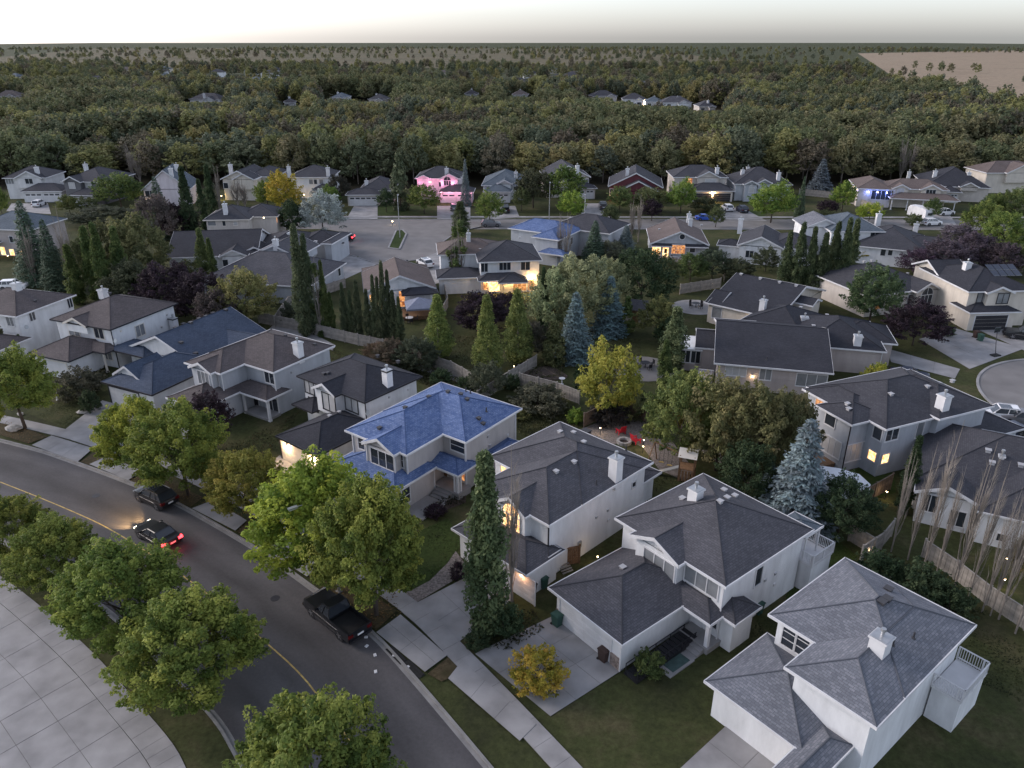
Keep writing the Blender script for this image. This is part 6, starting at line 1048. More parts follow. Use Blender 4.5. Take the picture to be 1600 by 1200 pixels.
T("round", 447, 338, 267, 54, (.125, .11, .016), "", label="yellow-topped tree between cream house and two-chimney house"); T("round", 420, 330, 278, 34, G1, "", label="green tree left of the yellow-topped tree"); T("wide", 505, 368, 297, 72, (.13, .15, .14), "", label="silvery willow at the corner of the cul-de-sac"); T("round", 460, 372, 312, 40, DK, "", label="dark tree left of the silvery willow"); T("round", 515, 325, 290, 34, (.05, .08, .018), "", label="green tree behind the silvery willow"); T("wide", 530, 315, 272, 36, (.024, .024, .018), "", label="very dark tree left of the white garage door bungalow")
T("thuja", 627, 328, 238, 32, (.038, .048, .026), "", label="tall conical tree left of the pink-lit house"); T("round", 604, 332, 295, 26, DK, "", label="dark round tree right of the white garage door"); T("round", 663, 334, 288, 48, (.05, .068, .018), "", label="round green tree before the pink-lit house"); T("spruce", 728, 322, 245, 20, (.05, .062, .062), "", label="slim blue spruce right of the pink-lit house"); T("round", 765, 350, 298, 42, (.055, .078, .02), "", label="round green tree on the far street before the slate bungalow"); T("column", 720, 365, 314, 30, (.035, .045, .02), "", label="clipped dark tree above the golden-lit house")
T("halfbare", 722, 445, 330, 30, G3, "", label="tall half-bare poplar before the golden-lit house"); T("halfbare", 712, 448, 345, 24, G3, "", label="leafier half-bare poplar left of the golden-lit house")
T("round", 833, 325, 262, 56, (.03, .034, .018), "", label="dark tree left of the big green tree by white-edged roof"); T("round", 880, 325, 260, 60, (.05, .072, .018), "", label="big green tree before the house with white-edged roof"); T("round", 893, 345, 298, 40, (.075, .115, .02), "", label="small bright green tree behind the blue roof"); T("round", 815, 330, 292, 28, (.04, .05, .02), "", label="small tree right of the slate bungalow")
T("bare", 873, 415, 332, 22, G1, "", label="left bare poplar before the blue hip roof"); T("bare", 885, 418, 332, 24, G1, "", label="right bare poplar before the blue hip roof"); T("bare", 986, 375, 305, 18, G1, "", label="left bare poplar of the pair by the maroon house"); T("bare", 997, 378, 303, 18, G1, "", label="right bare poplar of the pair by the maroon house")
T("spruce", 928, 410, 342, 44, (.026, .04, .026), "", label="dark spruce on the green back lawn"); T("spruce", 976, 402, 350, 42, (.05, .062, .062), "", label="blue-grey spruce left of the brown-gabled bungalow"); T("wide", 955, 408, 375, 44, (.06, .065, .045), "", label="grey shrub between the two back lawn spruces")
T("round", 968, 332, 290, 36, (.055, .07, .024), "", label="light green tree before the maroon-gabled house"); T("round", 1012, 332, 292, 50, (.05, .06, .024), "", label="green tree right before the maroon gables"); T("round", 1018, 345, 312, 32, PU, "", label="purple shrub tree below the maroon-gabled house"); T("round", 1063, 333, 280, 44, (.062, .09, .02), "", label="round bright tree left of the orange-lit garage"); T("round", 953, 352, 320, 26, (.04, .05, .022), "", label="small tree by the white fence"); T("round", 1118, 355, 322, 24, (.04, .05, .02), "", label="little tree by the small blue car"); T("bush", 1100, 330, 308, 44, (.03, .036, .018), "", label="dark shrubs before the orange-lit garage")
T("round", 1204, 348, 284, 66, (.068, .10, .02), "", label="large round green tree right of the arched-entry house"); T("spruce", 1248, 340, 272, 18, (.026, .04, .022), "", label="slim dark spruce right of the large round tree"); T("spruce", 1279, 303, 246, 42, (.05, .06, .07), "", label="blue spruce at the woodland edge"); T("round", 1315, 330, 284, 36, (.068, .10, .02), "", label="round green tree left of the blue-lit bay house"); T("round", 1357, 348, 316, 36, (.10, .13, .018), "", label="bright yellow-green small tree below the blue-lit bay"); T("round", 1292, 335, 312, 32, PU, "", label="dark red shrub tree by the pale fence"); T("round", 1290, 350, 328, 36, (.035, .042, .018), "", label="dark shrub tree near the street bend")
T("round", 1454, 345, 310, 26, G3, "", label="small tree in front of the white caravan"); T("bush", 1425, 352, 334, 26, (.04, .05, .022), "", label="small dark shrub left of the parked white cars")
T("wide", 1528, 372, 312, 58, (.058, .078, .02), "", label="leftmost green tree of the right-edge group"); T("wide", 1562, 392, 328, 62, (.062, .084, .022), "", label="front green tree of the right-edge group"); T("wide", 1582, 345, 292, 56, (.045, .062, .02), "", label="green tree before the far right cream house"); T("wide", 1598, 430, 378, 40, (.045, .055, .022), "", label="green tree at right edge below the group"); T("wide", 1545, 345, 300, 34, (.05, .066, .02), "", label="upper small tree of the right-edge group")
T("wide", 1470, 428, 372, 80, (.036, .028, .034), "", label="left purple tree right of the grey hip bungalow"); T("wide", 1518, 420, 362, 72, (.036, .028, .034), "", label="middle purple tree above the solar-panelled roof"); T("wide", 1560, 430, 378, 66, (.036, .028, .032), "", label="right purple tree above the solar-panelled roof"); T("wide", 1432, 430, 388, 56, (.03, .02, .028), "", label="dark purple shrub below the grey hip bungalow"); T("round", 1494, 385, 350, 48, (.06, .05, .058), "", label="greyish purple tree by the parked white cars")
T("round", 1345, 408, 384, 34, (.12, .115, .016), "", label="yellow-green bush beside the slate-blue hip roof house"); T("bush", 1300, 405, 380, 30, DK, "", label="dark bush right of the poplars by the slate-blue house")
T("wide", 1078, 440, 394, 50, G3, "", label="dark green tree beyond the brick terrace"); T("wide", 1112, 435, 388, 54, (.03, .04, .024), "", label="dark tree below the tall white chimney house"); T("wide", 1150, 440, 402, 48, (.032, .038, .02), "", label="dark tree left of the poplar row"); T("wide", 1195, 425, 385, 40, (.03, .036, .02), "", label="dark tree beside the first poplars of the row"); T("wide", 1040, 450, 400, 40, (.04, .05, .022), "", label="small tree below the brown-gabled bungalow"); T("thuja", 1192, 410, 378, 18, DK, "", label="dark cedar at the tall-chimney house")
T("bare", 1405, 285, 212, 24, G1, "", label="left tall bare aspen behind the brown porch roof"); T("bare", 1418, 285, 214, 24, G1, "", label="right tall bare aspen behind the brown porch roof"); T("bare", 210, 288, 220, 22, G1, "", label="left tall bare aspen at the woodland edge"); T("bare", 220, 288, 235, 22, G1, "", label="right tall bare aspen at the woodland edge"); T("bare", 95, 275, 222, 18, G1, "", label="bare aspen behind the dark-fronted house")
T("wide", 1545, 620 if 0 else 690, 640, 1, DK, "", label="") if 0 else None

# ------------------------------------------------------------------ the woodland: individual trees in front, the mass behind
rg = random.Random(42); WC = [(.046, .048, .024), (.040, .046, .023), (.050, .049, .026), (.034, .040, .023), (.058, .060, .024), (.040, .036, .025), (.032, .038, .025), (.072, .066, .028)]
WC_ = [tuple(q * 1.45 for q in c) for c in WC]
pts = []
for row in range(6):
    for k in range(50):
        x = -262 + 524 * (k + .5 + rg.uniform(-.35, .35)) / 50; pts.append((x * (1 + row * .03), 233 + row * 6.5 + rg.uniform(-2.5, 2.5) + (0 if x < 180 else (x - 180) * .02)))
for x, y in pts: tree_at("wood", x, y, (12.3 + 2.2 * math.sin(x * .05 + 1) * math.cos(y * .09) + rg.uniform(-1.6, 1.6)), rg.uniform(8.5, 12.5), WC_[int((math.sin(x * .043) + math.sin(x * .017 + y * .05 + 2) + 2 + rg.uniform(-.7, .7)) * 2) % 8], "", "woodland trees behind the far row of houses", label="woodland tree among the dense aspens behind the far houses")
BK = []
def far_pts(n, x0, x1, y0, y1, keep=lambda x, y: True):
    for _ in range(n):
        x, y = rg.uniform(x0, x1), rg.uniform(y0, y1)
        if keep(x, y): BK.append((x, y, (12 + 3 * math.sin(x * .031 + y * .02) * math.cos(y * .041 - x * .012) + rg.uniform(-2.5, 2.5)) * (1 if y < 600 else .85)))
def cap(x, y, h):
    for p, r in openings:
        if abs(x * p.y / y - p.x) < r + 4 and y < p.y + 14: h = min(h, max(2.2, 1.0 + .068 * (p.y - y)))
    return h
openings = [(P((a + b_) / 2, v), (P(b_, v) - P(a, v)).length / 2 + 4) for a, b_, v, _, _ in DIST]
def keep(x, y):
    if x > 238 + max(0, y - 400) * .34 and 392 < y < 2400: return rg.random() < .03
    for p, r in openings:
        if abs(x - p.x) < r and p.y - 16 < y < p.y + 16: return rg.random() < .04
    return True
far_pts(9500, -400, 330, 268, 470, keep); far_pts(5200, -520, 420, 470, 640, lambda x, y: keep(x, y) and rg.random() < .8); far_pts(4200, -900, 700, 640, 1200, lambda x, y: keep(x, y) and math.sin(x * .021 + y * .013) + math.sin(y * .031 - x * .009) > -.35)
far_pts(5000, -2200, 2000, 1200, 3400, lambda x, y: math.sin(y * .012 + x * .002) + math.sin(x * .006) * .6 > .1 and keep(x, y))
BK = [(x, y, cap(x, y, h_)) for x, y, h_ in BK]
me = bpy.data.meshes.new("woodland"); n = len(BK); me.vertices.add(n); me.vertices.foreach_set("co", np.array([(x, y, 0) for x, y, _ in BK], dtype=np.float32).ravel())
at = me.attributes.new("h", "FLOAT", "POINT"); at.data.foreach_set("value", np.array([h for _, _, h in BK], dtype=np.float32)); at = me.attributes.new("kind", "INT", "POINT"); at.data.foreach_set("value", np.array([int((math.sin(x * .023 + y * .011) + math.sin(x * .009 - y * .037 + 2) + 2 + rg.uniform(-.8, .8)) * 2) % 8 for x, y, _ in BK], dtype=np.int32))
wo = link("woodland", me); wo["kind"] = "stuff"; src = []
# leaf meshes carrying their own colour for the massed trees
def leafmat(c):
    m = LEAF.copy(); m.name = "woodland_leaves"; n_ = m.node_tree.nodes; hs = next(x for x in n_ if x.type == "HUE_SAT"); m.node_tree.links.remove(hs.inputs["Color"].links[0]); hs.inputs["Color"].default_value = (*[q * 2.9 for q in c], 1); return m
ng = bpy.data.node_groups.new("woodland", "GeometryNodeTree"); ng.interface.new_socket("Geometry", in_out="INPUT", socket_type="NodeSocketGeometry"); ng.interface.new_socket("Geometry", in_out="OUTPUT", socket_type="NodeSocketGeometry")
gi, go, jn = ng.nodes.new("NodeGroupInput"), ng.nodes.new("NodeGroupOutput"), ng.nodes.new("GeometryNodeJoinGeometry"); N_, L_ = ng.nodes, ng.links
ha = N_.new("GeometryNodeInputNamedAttribute"); ha.data_type = "FLOAT"; ha.inputs[0].default_value = "h"; ka = N_.new("GeometryNodeInputNamedAttribute"); ka.data_type = "INT"; ka.inputs[0].default_value = "kind"
rr = N_.new("FunctionNodeRandomValue"); rr.data_type = "FLOAT_VECTOR"; rr.inputs[0].default_value = (0, 0, 0); rr.inputs[1].default_value = (0, 0, 6.28)
cb = N_.new("ShaderNodeCombineXYZ"); mm = N_.new("ShaderNodeMath"); mm.operation = "MULTIPLY"; mm.inputs[1].default_value = 1.1
def hout(nd, typ):
    return next(o for o in nd.outputs if o.enabled and o.name == "Attribute")
L_.new(hout(ha, 0), mm.inputs[0]); L_.new(mm.outputs[0], cb.inputs[0]); L_.new(mm.outputs[0], cb.inputs[1]); L_.new(hout(ha, 0), cb.inputs[2])
for k in range(8):
    m2 = crown_round(301 + k, 60, 26, .044, .30, .02, 1.03, .105, .13); m2.materials.clear(); m2.materials.append(leafmat(WC[k]))
    # the eight crowns are the woodland's own source meshes, placed as one tree each inside the mass
    so_ = link("woodland_crown", m2, wo); so_.scale = (13, 13, 12); so_.location = (-380 + k * 90, 300 + k * 17, 0); so_["kind"] = "stuff"
    oi = N_.new("GeometryNodeObjectInfo"); oi.inputs[0].default_value = so_; oi.transform_space = "ORIGINAL"; io = N_.new("GeometryNodeInstanceOnPoints"); eq = N_.new("FunctionNodeCompare"); eq.data_type = "INT"; eq.operation = "EQUAL"
    ia = [s_ for s_ in eq.inputs if s_.enabled]; L_.new(hout(ka, 0), ia[0]); ia[1].default_value = k; L_.new(eq.outputs[0], io.inputs["Selection"]); L_.new(gi.outputs[0], io.inputs["Points"]); L_.new(oi.outputs["Geometry"], io.inputs["Instance"]); L_.new(cb.outputs[0], io.inputs["Scale"]); L_.new(rr.outputs[0], io.inputs["Rotation"]); L_.new(io.outputs[0], jn.inputs[0])
L_.new(jn.outputs[0], go.inputs[0]); md = wo.modifiers.new("woodland", "NODES"); md.node_group = ng

# ------------------------------------------------------------------ vehicles
BLK = carpaint("black_paint", (.012, .013, .016)); WHT = carpaint("white_paint", (.72, .72, .73)); BLU = carpaint("blue_paint", (.03, .09, .4)); RED = carpaint("red_paint", (.4, .02, .02)); GRY = carpaint("grey_paint", (.12, .12, .13)); NVY = carpaint("navy_paint", (.015, .022, .045))
def road_ang(x, y):
    i = min(range(len(CV)), key=lambda k: (CV[k] - Vector((x, y, 0))).length); d = (CV[max(i - 1, 0)] - CV[min(i + 1, len(CV) - 1)]); return math.degrees(math.atan2(d.y, d.x))
def cpark(kind, u, v, ang, paint, label, **k):
    p = P(u, v, 0); return car(kind, p.x, p.y, ang, paint, label, **k)
p = P(527, 972, 0); car("pickup", p.x, p.y, road_ang(p.x, p.y), BLK, "black crew-cab pickup truck parked at the kerb under the street tree", L=5.9, Wd=2.05, H=1.95, cat="pickup truck", name="pickup_truck")
p = P(245, 784, 0); car("suv", p.x, p.y, road_ang(p.x, p.y), BLK, "black compact SUV parked at the kerb below the pair of street trees", L=4.55, H=1.62)
p = P(248, 843, 0); mc = car("sedan", p.x, p.y, road_ang(p.x, p.y), BLK, "dark sedan driving along the street with red tail lights on", L=4.7, H=1.42, lit=True, name="car")
for s_ in (-.6, .6):
    ld = bpy.data.lights.new("headlight_beam", "SPOT"); ld.energy = 1100; ld.color = (1, .62, .28); ld.spot_size = R(50); ld.spot_blend = .9; ld.shadow_soft_size = .08; lo = bpy.data.objects.new("headlight_beam", ld); C.objects.link(lo); lo.parent = mc; lo.location = (2.5, s_, .68); lo.rotation_euler = (0, R(-80), 0)
ld = bpy.data.lights.new("tail_glow", "POINT"); ld.energy = 9; ld.color = (1, .04, .03); ld.shadow_soft_size = .2; lo = bpy.data.objects.new("tail_glow", ld); C.objects.link(lo); lo.parent = mc; lo.location = (-2.8, 0, .6)
cpark("pickup", 533, 376, 175, BLK, "black pickup with red tail lights lit in the cul-de-sac", L=5.6, H=1.85, lit=True, simple=True, cat="pickup truck", name="pickup_truck")
cpark("sedan", 527, 386, 185, BLU, "bright blue car beside the black pickup in the cul-de-sac", L=4.5, H=1.4, simple=True); cpark("suv", 664, 416, 120, WHT, "white car parked beside the rust-roofed house", H=1.6)
cpark("suv", 767, 354, 5, GRY, "dark SUV on the far street under the round tree", simple=True); cpark("suv", 1136, 329, 96, WHT, "small white SUV before the orange-lit garage", L=4.4, simple=True); cpark("suv", 1159, 331, 96, NVY, "dark SUV right of the small white SUV in the drive", simple=True); cpark("sedan", 1101, 344, 2, BLU, "small blue car parked on the far street", H=1.4, simple=True)
cpark("pickup", 790, 331, 92, BLK, "black pickup in the drive of the slate bungalow", L=5.6, H=1.85, simple=True, cat="pickup truck", name="pickup_truck"); cpark("suv", 710, 328, 92, GRY, "dark car in the drive of the pink-lit house", simple=True); cpark("pickup", 942, 326, 88, GRY, "silver pickup in the drive left of the maroon-gabled house", L=5.4, H=1.8, simple=True, cat="pickup truck", name="pickup_truck")
cpark("suv", 441, 356, 5, WHT, "white car half hidden behind the long dark roof", simple=True); cpark("suv", 1455, 352, 12, WHT, "white SUV on the far right street, nearest of the two", simple=True); cpark("suv", 1476, 336, 15, WHT, "white SUV beside the caravan, farther of the two", simple=True); cpark("suv", 62, 322, 95, WHT, "white car at the far left garage", simple=True)
cpark("suv", 1560, 655, 165, WHT, "white SUV with sunroof parked in the right-hand court", L=4.7); cpark("pickup", 1563, 682, 18, NVY, "dark pickup parked below the white SUV at the right", L=5.6, H=1.9, cat="pickup truck", name="pickup_truck"); cpark("sedan", 1420, 592, -20, NVY, "dark blue car beside the yellow-green bush", H=1.4, L=4.6)
cpark("pickup", 1602, 530, 155, BLK, "black pickup cut by the right edge in the court", L=5.7, H=1.9, cat="pickup truck", name="pickup_truck"); cpark("suv", 1594, 662, 160, GRY, "dark car at the right edge behind the dark pickup", simple=True); cpark("suv", 22, 452, 10, WHT, "white car roof showing behind the left edge house", simple=True)
# caravan behind the row, on wheels
p = P(1436, 342); root = empty("caravan", (p.x, p.y, 0), R(100)); tag(root, "white caravan parked in front of the porch house", "caravan"); b = MB(); loft(b, [[(x, -1.2, .5), (x, 1.2, .5), (x, 1.2, z), (x, 0, z + .12), (x, -1.2, z)] for x, z in ((-3.4, 2.3), (-3.1, 2.85), (0, 2.95), (2.6, 2.85), (3.1, 2.2))], M["white"]); b.build("body", root); b = MB(); b.box(-1, .4, -1.23, -1.2, 1.5, 2.2, M["glass"]); b.box(-3.42, -3.38, -.6, .6, 1.5, 2.1, M["glass"]); b.build("window", root)
for s_ in (-1, 1): w_ = link("wheel", wheel_meshes()[0], root, (0, s_ * 1.1, .36))
# covered boat-like trailer in the back yard
p = P(1303, 772); root = empty("covered_trailer", (p.x, p.y, 0), R(-25)); tag(root, "white shrink-wrapped trailer in the yard beside the pale blue spruce", "trailer"); b = MB()
loft(b, [[(x, -w_, .55), (x, w_, .55), (x, w_ * 1.0, z - .45), (x, w_ * .45, z), (x, -w_ * .45, z), (x, -w_, z - .45)] for x, w_, z in ((-2.9, .9, 1.9), (-2.2, 1.35, 2.35), (0, 1.45, 2.5), (1.8, 1.3, 2.35), (2.9, .6, 1.7))], M["shrink"]); b.build("cover", root); b = MB(); b.box(-2.8, 3.6, -.06, .06, .42, .52, M["darkm"]); b.box(-2.5, 2, -1.1, 1.1, .45, .53, M["darkm"]); b.build("chassis", root)
for s_ in (-1, 1): link("wheel", wheel_meshes()[0], root, (-.4, s_ * 1.2, .36))

# ------------------------------------------------------------------ street lamps and small things
def street_lamp(x, y, h, arm, ang, label, on=False, double=False):
    root = empty("street_lamp", (x, y, 0), R(ang)); tag(root, label, "street lamp"); b = MB(); b.tube([(0, 0, 0), (0, 0, h * .5), (0, 0, h - 1.2)], [.11, .09, .06], M["metal"], 8); b.box(-.2, .2, -.2, .2, 0, .12, M["concrete"]); b.build("pole", root)
    b = MB(); pts = [(arm * t, 0, h - 1.2 + 1.3 * math.sin(t * math.pi / 2)) for t in (0, .25, .5, .75, 1)]; b.tube(pts, [.06, .055, .05, .045, .04], M["metal"], 8); b.build("arm", root)
    b = MB(); b.box(arm - .05, arm + .65, -.14, .14, h + .02, h + .16, M["metal"]); b.build("lamp_head", root); b = MB(); b.box(arm + .1, arm + .6, -.1, .1, h - .03, h + .02, M["lampw"] if on else M["headd"]); b.build("lens", root); return root
p = P(530, 925); street_lamp(p.x, p.y, 8.8, 2.4, road_ang(p.x, p.y) + 78, "curved-arm street lamp rising through the broad yellow-green tree")
p = P(625, 372); street_lamp(p.x, p.y, 9.0, .5, 90, "street lamp on the planted traffic island of the cul-de-sac"); p = P(912, 372); street_lamp(p.x, p.y, 9.0, .6, 90, "thin street lamp behind the blue hip roof"); p = P(858, 345); street_lamp(p.x, p.y, 9, .6, 270, "thin street lamp left of the small bright green tree")
def prop(name, label, cat, u, v, rz=0, group=None):
    o = empty(name, P(u, v), R(rz)); tag(o, label, cat, group); return o
def wheelie(u, v, m, label, rz=0):
    o = prop("wheelie_bin", label, "bin", u, v, rz); b = MB(); b.box(-.26, .26, -.3, .3, .1, .12, M[m]); c0, c1 = (.24, .28), (.3, .36); f = []
    for (w_, d_), z in ((c0, .08), (c1, 1.0)): f += [(-w_, -d_, z), (w_, -d_, z), (w_, d_, z), (-w_, d_, z)]
    for i in range(4): b.face([f[i], f[(i + 1) % 4], f[4 + (i + 1) % 4], f[4 + i]], M[m])
    b.build("body", o); b = MB(); b.box(-.33, .33, -.4, .38, 1.0, 1.07, M[m]); b.box(-.28, .28, -.3, .3, 1.07, 1.1, M[m]); b.build("lid", o); b = MB(); b.tube([(-.3, .33, .1), (.3, .33, .1)], [.1, .1], M["rubber"], 8); b.build("wheels", o)
wheelie(830, 928, "binb", "brown wheeled bin beside the lit garage corner", 40); wheelie(848, 918, "bin", "green wheeled bin beside the white wall near the poplar", 40); wheelie(870, 977, "bin", "green wheeled bin left of the white garage door", 40); wheelie(943, 1032, "binb", "brown wheeled bin right of the white garage door", 40); wheelie(1183, 958, "bin", "dark green compost bin by the foreground house's right wall", 40)
wheelie(1524, 528, "binb", "brown bin on the gravel beside the black garage drive", 10); wheelie(1531, 533, "bin", "green bin on the gravel beside the black garage drive", 10)
for u, v, rz, t in ((970, 678, 200, "left red garden chair by the fire pit"), (993, 692, 120, "right red garden chair by the fire pit")):
    o = prop("garden_chair", t, "chair", u, v, rz); b = MB(); b.box(-.32, .32, -.35, .35, .34, .4, M["red"]); b.build("seat", o)
    for k in range(5): b = MB(); b.box(-.33 + k * .135, -.21 + k * .135, 0, .03, 0, .85, M["red"], lambda p: (p[0], .33 + p[1] + p[2] * .35, .38 + p[2])); b.build("back_slat", o)
    for s_ in (-1, 1): b = MB(); b.box(s_ * .42 - .07, s_ * .42 + .07, -.4, .4, .56, .6, M["red"]); b.box(s_ * .38 - .04, s_ * .38 + .04, -.38, -.3, 0, .56, M["red"]); b.box(s_ * .38 - .04, s_ * .38 + .04, .25, .33, 0, .56, M["red"]); b.build("arm", o)
o = prop("fire_pit", "round stone fire pit between the two red chairs", "fire pit", 975, 692)
for i in range(12): a = i * R(30); b = MB(); b.box(.52, .78, -.17, .17, 0, .34, M["stoneg"], lambda p, a=a: (p[0] * math.cos(a) - p[1] * math.sin(a), p[0] * math.sin(a) + p[1] * math.cos(a), p[2])); b.build("stone", o)
b = MB(); b.tube([(0, 0, 0), (0, 0, .1)], [.5, .5], M["mulch"], 12); b.build("ash_bed", o)
o = prop("play_set", "wooden play set with slide and swing beam", "play set", 1072, 748, -20); b = MB()
for sx in (-.7, .7):
    for sy in (-.7, .7): b.box(sx - .06, sx + .06, sy - .06, sy + .06, 0, 2.9, M["wood"])
b.build("frame", o); b = MB(); b.box(-.75, .75, -.75, .75, 1.35, 1.42, M["wood"]); b.build("platform", o)
for k in range(5): b = MB(); b.box(-.72 + k * .3, -.5 + k * .3, -.8, -.77, .1, 1.3, M["wood"]); b.build("board", o)
b = MB(); b.face([(-.9, -.9, 2.75), (.9, -.9, 2.75), (.9, 0, 3.4), (-.9, 0, 3.4)], M["cream"]); b.face([(-.9, .9, 2.75), (-.9, 0, 3.4), (.9, 0, 3.4), (.9, .9, 2.75)], M["cream"]); b.build("canopy", o)
b = MB(); b.box(0, 3.0, -.3, .3, -.03, .03, M["metal"], lambda p: (-.7 - p[0] * .86, p[1] - .2, 1.38 - p[0] * .44 + p[2])); b.build("slide", o)
b = MB(); b.tube([(-.7, .6, 2.3), (-3.6, 1.8, 2.5)], [.07, .07], M["wood"], 6); b.tube([(-3.6, 1.8, 2.5), (-4.2, 1.0, 0)], [.06, .06], M["wood"], 6); b.tube([(-3.6, 1.8, 2.5), (-3.4, 2.8, 0)], [.06, .06], M["wood"], 6); b.build("swing_beam", o)
for t in (.4, .7):
    x, y = -.7 - 2.9 * t, .6 + 1.2 * t; b = MB(); b.tube([(x - .2, y, 2.4), (x - .2, y, .6)], [.015, .015], M["darkm"], 4); b.tube([(x + .2, y, 2.4), (x + .2, y, .6)], [.015, .015], M["darkm"], 4); b.box(x - .25, x + .25, y - .1, y + .1, .56, .6, M["yellow"]); b.build("swing", o)
o = prop("patio_awning", "blue-grey pyramid canopy over the patio of rust-roofed house", "canopy", 656, 497, 12); b = MB(); c = [(-2.1, -2.1, 2.2), (2.1, -2.1, 2.2), (2.1, 2.1, 2.2), (-2.1, 2.1, 2.2)]
for i in range(4): b.face([c[i], c[(i + 1) % 4], (0, 0, 3.4)], M["canvas"]); b.face([c[i], (c[i][0], c[i][1], 1.95), (c[(i + 1) % 4][0], c[(i + 1) % 4][1], 1.95), c[(i + 1) % 4]], M["canvas"])
b.build("canopy_top", o)
for x, y, _ in c: b = MB(); b.tube([(x * .97, y * .97, 0), (x * .97, y * .97, 2.2)], [.04, .04], M["darkm"], 6); b.build("pole", o)
def patio_set(u, v, label, rz=0, m="darkm", n=4, tm=None):
    o = prop("patio_table", label + ", the table", "table", u, v, rz); b = MB(); b.tube([(0, 0, .7), (0, 0, .74)], [.6, .6], M[tm or m], 14); b.build("table_top", o); b = MB(); b.tube([(0, 0, 0), (0, 0, .7)], [.05, .05], M[m], 6); b.tube([(0, 0, 0), (0, 0, .05)], [.3, .25], M[m], 10); b.build("pedestal", o)
    for k in range(n):
        a = R(rz) + 2 * math.pi * k / n + .4; c = P(u, v) + Vector((math.cos(a), math.sin(a), 0)) * 1.05; q = empty("patio_chair", c, a + R(90)); tag(q, "dark patio chair around " + label, "chair", "chairs of " + label); b = MB(); b.box(-.24, .24, -.24, .24, .42, .46, M[m]); b.build("seat", q); b = MB(); b.box(-.24, .24, -.26, -.22, .46, .92, M[m]); b.build("backrest", q)
        for sx in (-1, 1):
            for sy in (-1, 1): b = MB(); b.box(sx * .2 - .02, sx * .2 + .02, sy * .2 - .02, sy * .2 + .02, 0, .42, M[m]); b.build("leg", q)
patio_set(1087, 480, "the table set by the rear duplex", 10); patio_set(1008, 574, "the round patio left of the column tree", 0); patio_set(640, 503, "the white-clothed patio table by the thin poplars", 0, tm="white"); patio_set(1292, 712, "the patio by the large pale spruce", 0, "white"); patio_set(1058, 405, "the brick terrace of the brown-gabled house", 0)
sheet("patio", poly_ring(P(1005, 576).x, P(1005, 576).y, 4.2, 20), M["paving"], .04); sheet("patio", poly_ring(P(1087, 480).x, P(1087, 480).y, 3.8, 20), M["concrete"], .04)
for u, v, t in ((90, 625, "white pedestal bird bath on the lawn left of the navy-roofed garage"), (878, 600, "small pale bird bath in the vegetable garden")):
    o = prop("bird_bath", t, "bird bath", u, v); b = MB(); b.tube([(0, 0, 0), (0, 0, .1), (0, 0, .7)], [.22, .1, .08], M["white"], 10); b.build("pedestal", o); b = MB(); b.tube([(0, 0, .68), (0, 0, .74), (0, 0, .8)], [.12, .36, .4], M["white"], 16); b.build("basin", o)
for i, (u, v, s_, t) in enumerate(((129, 645, .6, "large pale boulder on the lawn before the round dark shrub"), (22, 672, .9, "mossy boulder on the verge by the large street tree"), (32, 648, .4, "small boulder by the sidewalk at the left edge"), (1395, 905, .35, "pale stone on the hedge below the bare poplars"))):
    bm_ = MB(); rg2 = random.Random(i); p = P(u, v); secs = []
    for k, (z, r_) in enumerate(((0, .8), (.25, 1), (.5, .8), (.68, .35))): secs.append([(s_ * r_ * (1 + rg2.uniform(-.2, .2)) * math.cos(a * R(40)), s_ * r_ * .8 * (1 + rg2.uniform(-.2, .2)) * math.sin(a * R(40)), z * s_) for a in range(9)])
    loft(bm_, secs[::-1], M["stoneg"]); o = bm_.build("boulder", None, p); tag(o, t, "boulder")
o = prop("garden_shed", "small garden shed with grey pitched roof among the trees", "shed", 995, 500, -20); b = MB(); b.box(-1.6, 1.6, -1.5, 1.5, 0, 2.2, WL["beige"]); b.build("wall", o); b = MB(); b.face([(-1.9, -1.9, 2.2), (1.9, -1.9, 2.2), (1.9, 0, 3.3), (-1.9, 0, 3.3)], RF["grey"], [(0, 0), (3.8, 0), (3.8, 2), (0, 2)]); b.face([(1.9, 1.9, 2.2), (-1.9, 1.9, 2.2), (-1.9, 0, 3.3), (1.9, 0, 3.3)], RF["grey"], [(0, 0), (3.8, 0), (3.8, 2), (0, 2)]); b.build("roof", o); b = MB(); b.box(-.5, .5, -1.53, -1.5, 0, 1.9, M["wood"]); b.build("door", o)
o = prop("basketball_hoop", "portable basketball hoop lying tilted on the court driveway", "basketball hoop", 1555, 556, 20); b = MB(); b.box(-.6, .6, -.4, .4, 0, .18, M["rubber"]); b.build("base", o); b = MB(); b.tube([(0, 0, .15), (.3, .6, 1.6), (1.0, 1.4, 3.0)], [.06, .05, .05], M["darkm"], 6); b.build("pole", o); b = MB(); b.box(.5, 1.6, 1.4, 1.45, 2.8, 3.5, M["glass"]); b.build("backboard", o)
o = prop("wooden_play_arch", "small wooden stack of grey pallets by the white garden wall", "pallets", 883, 890, 30); b = MB()
for k in range(5): b.box(-.5, .5, -.45 + k * .2, -.33 + k * .2, .1 * k, .1 * k + .08, M["fence"])
b.build("pallet", o); o.name = "pallet_stack"
for u, v, t in ((757, 632, "white garden ornament stacked by the house wall beside the blue roof corner"),):
    pass
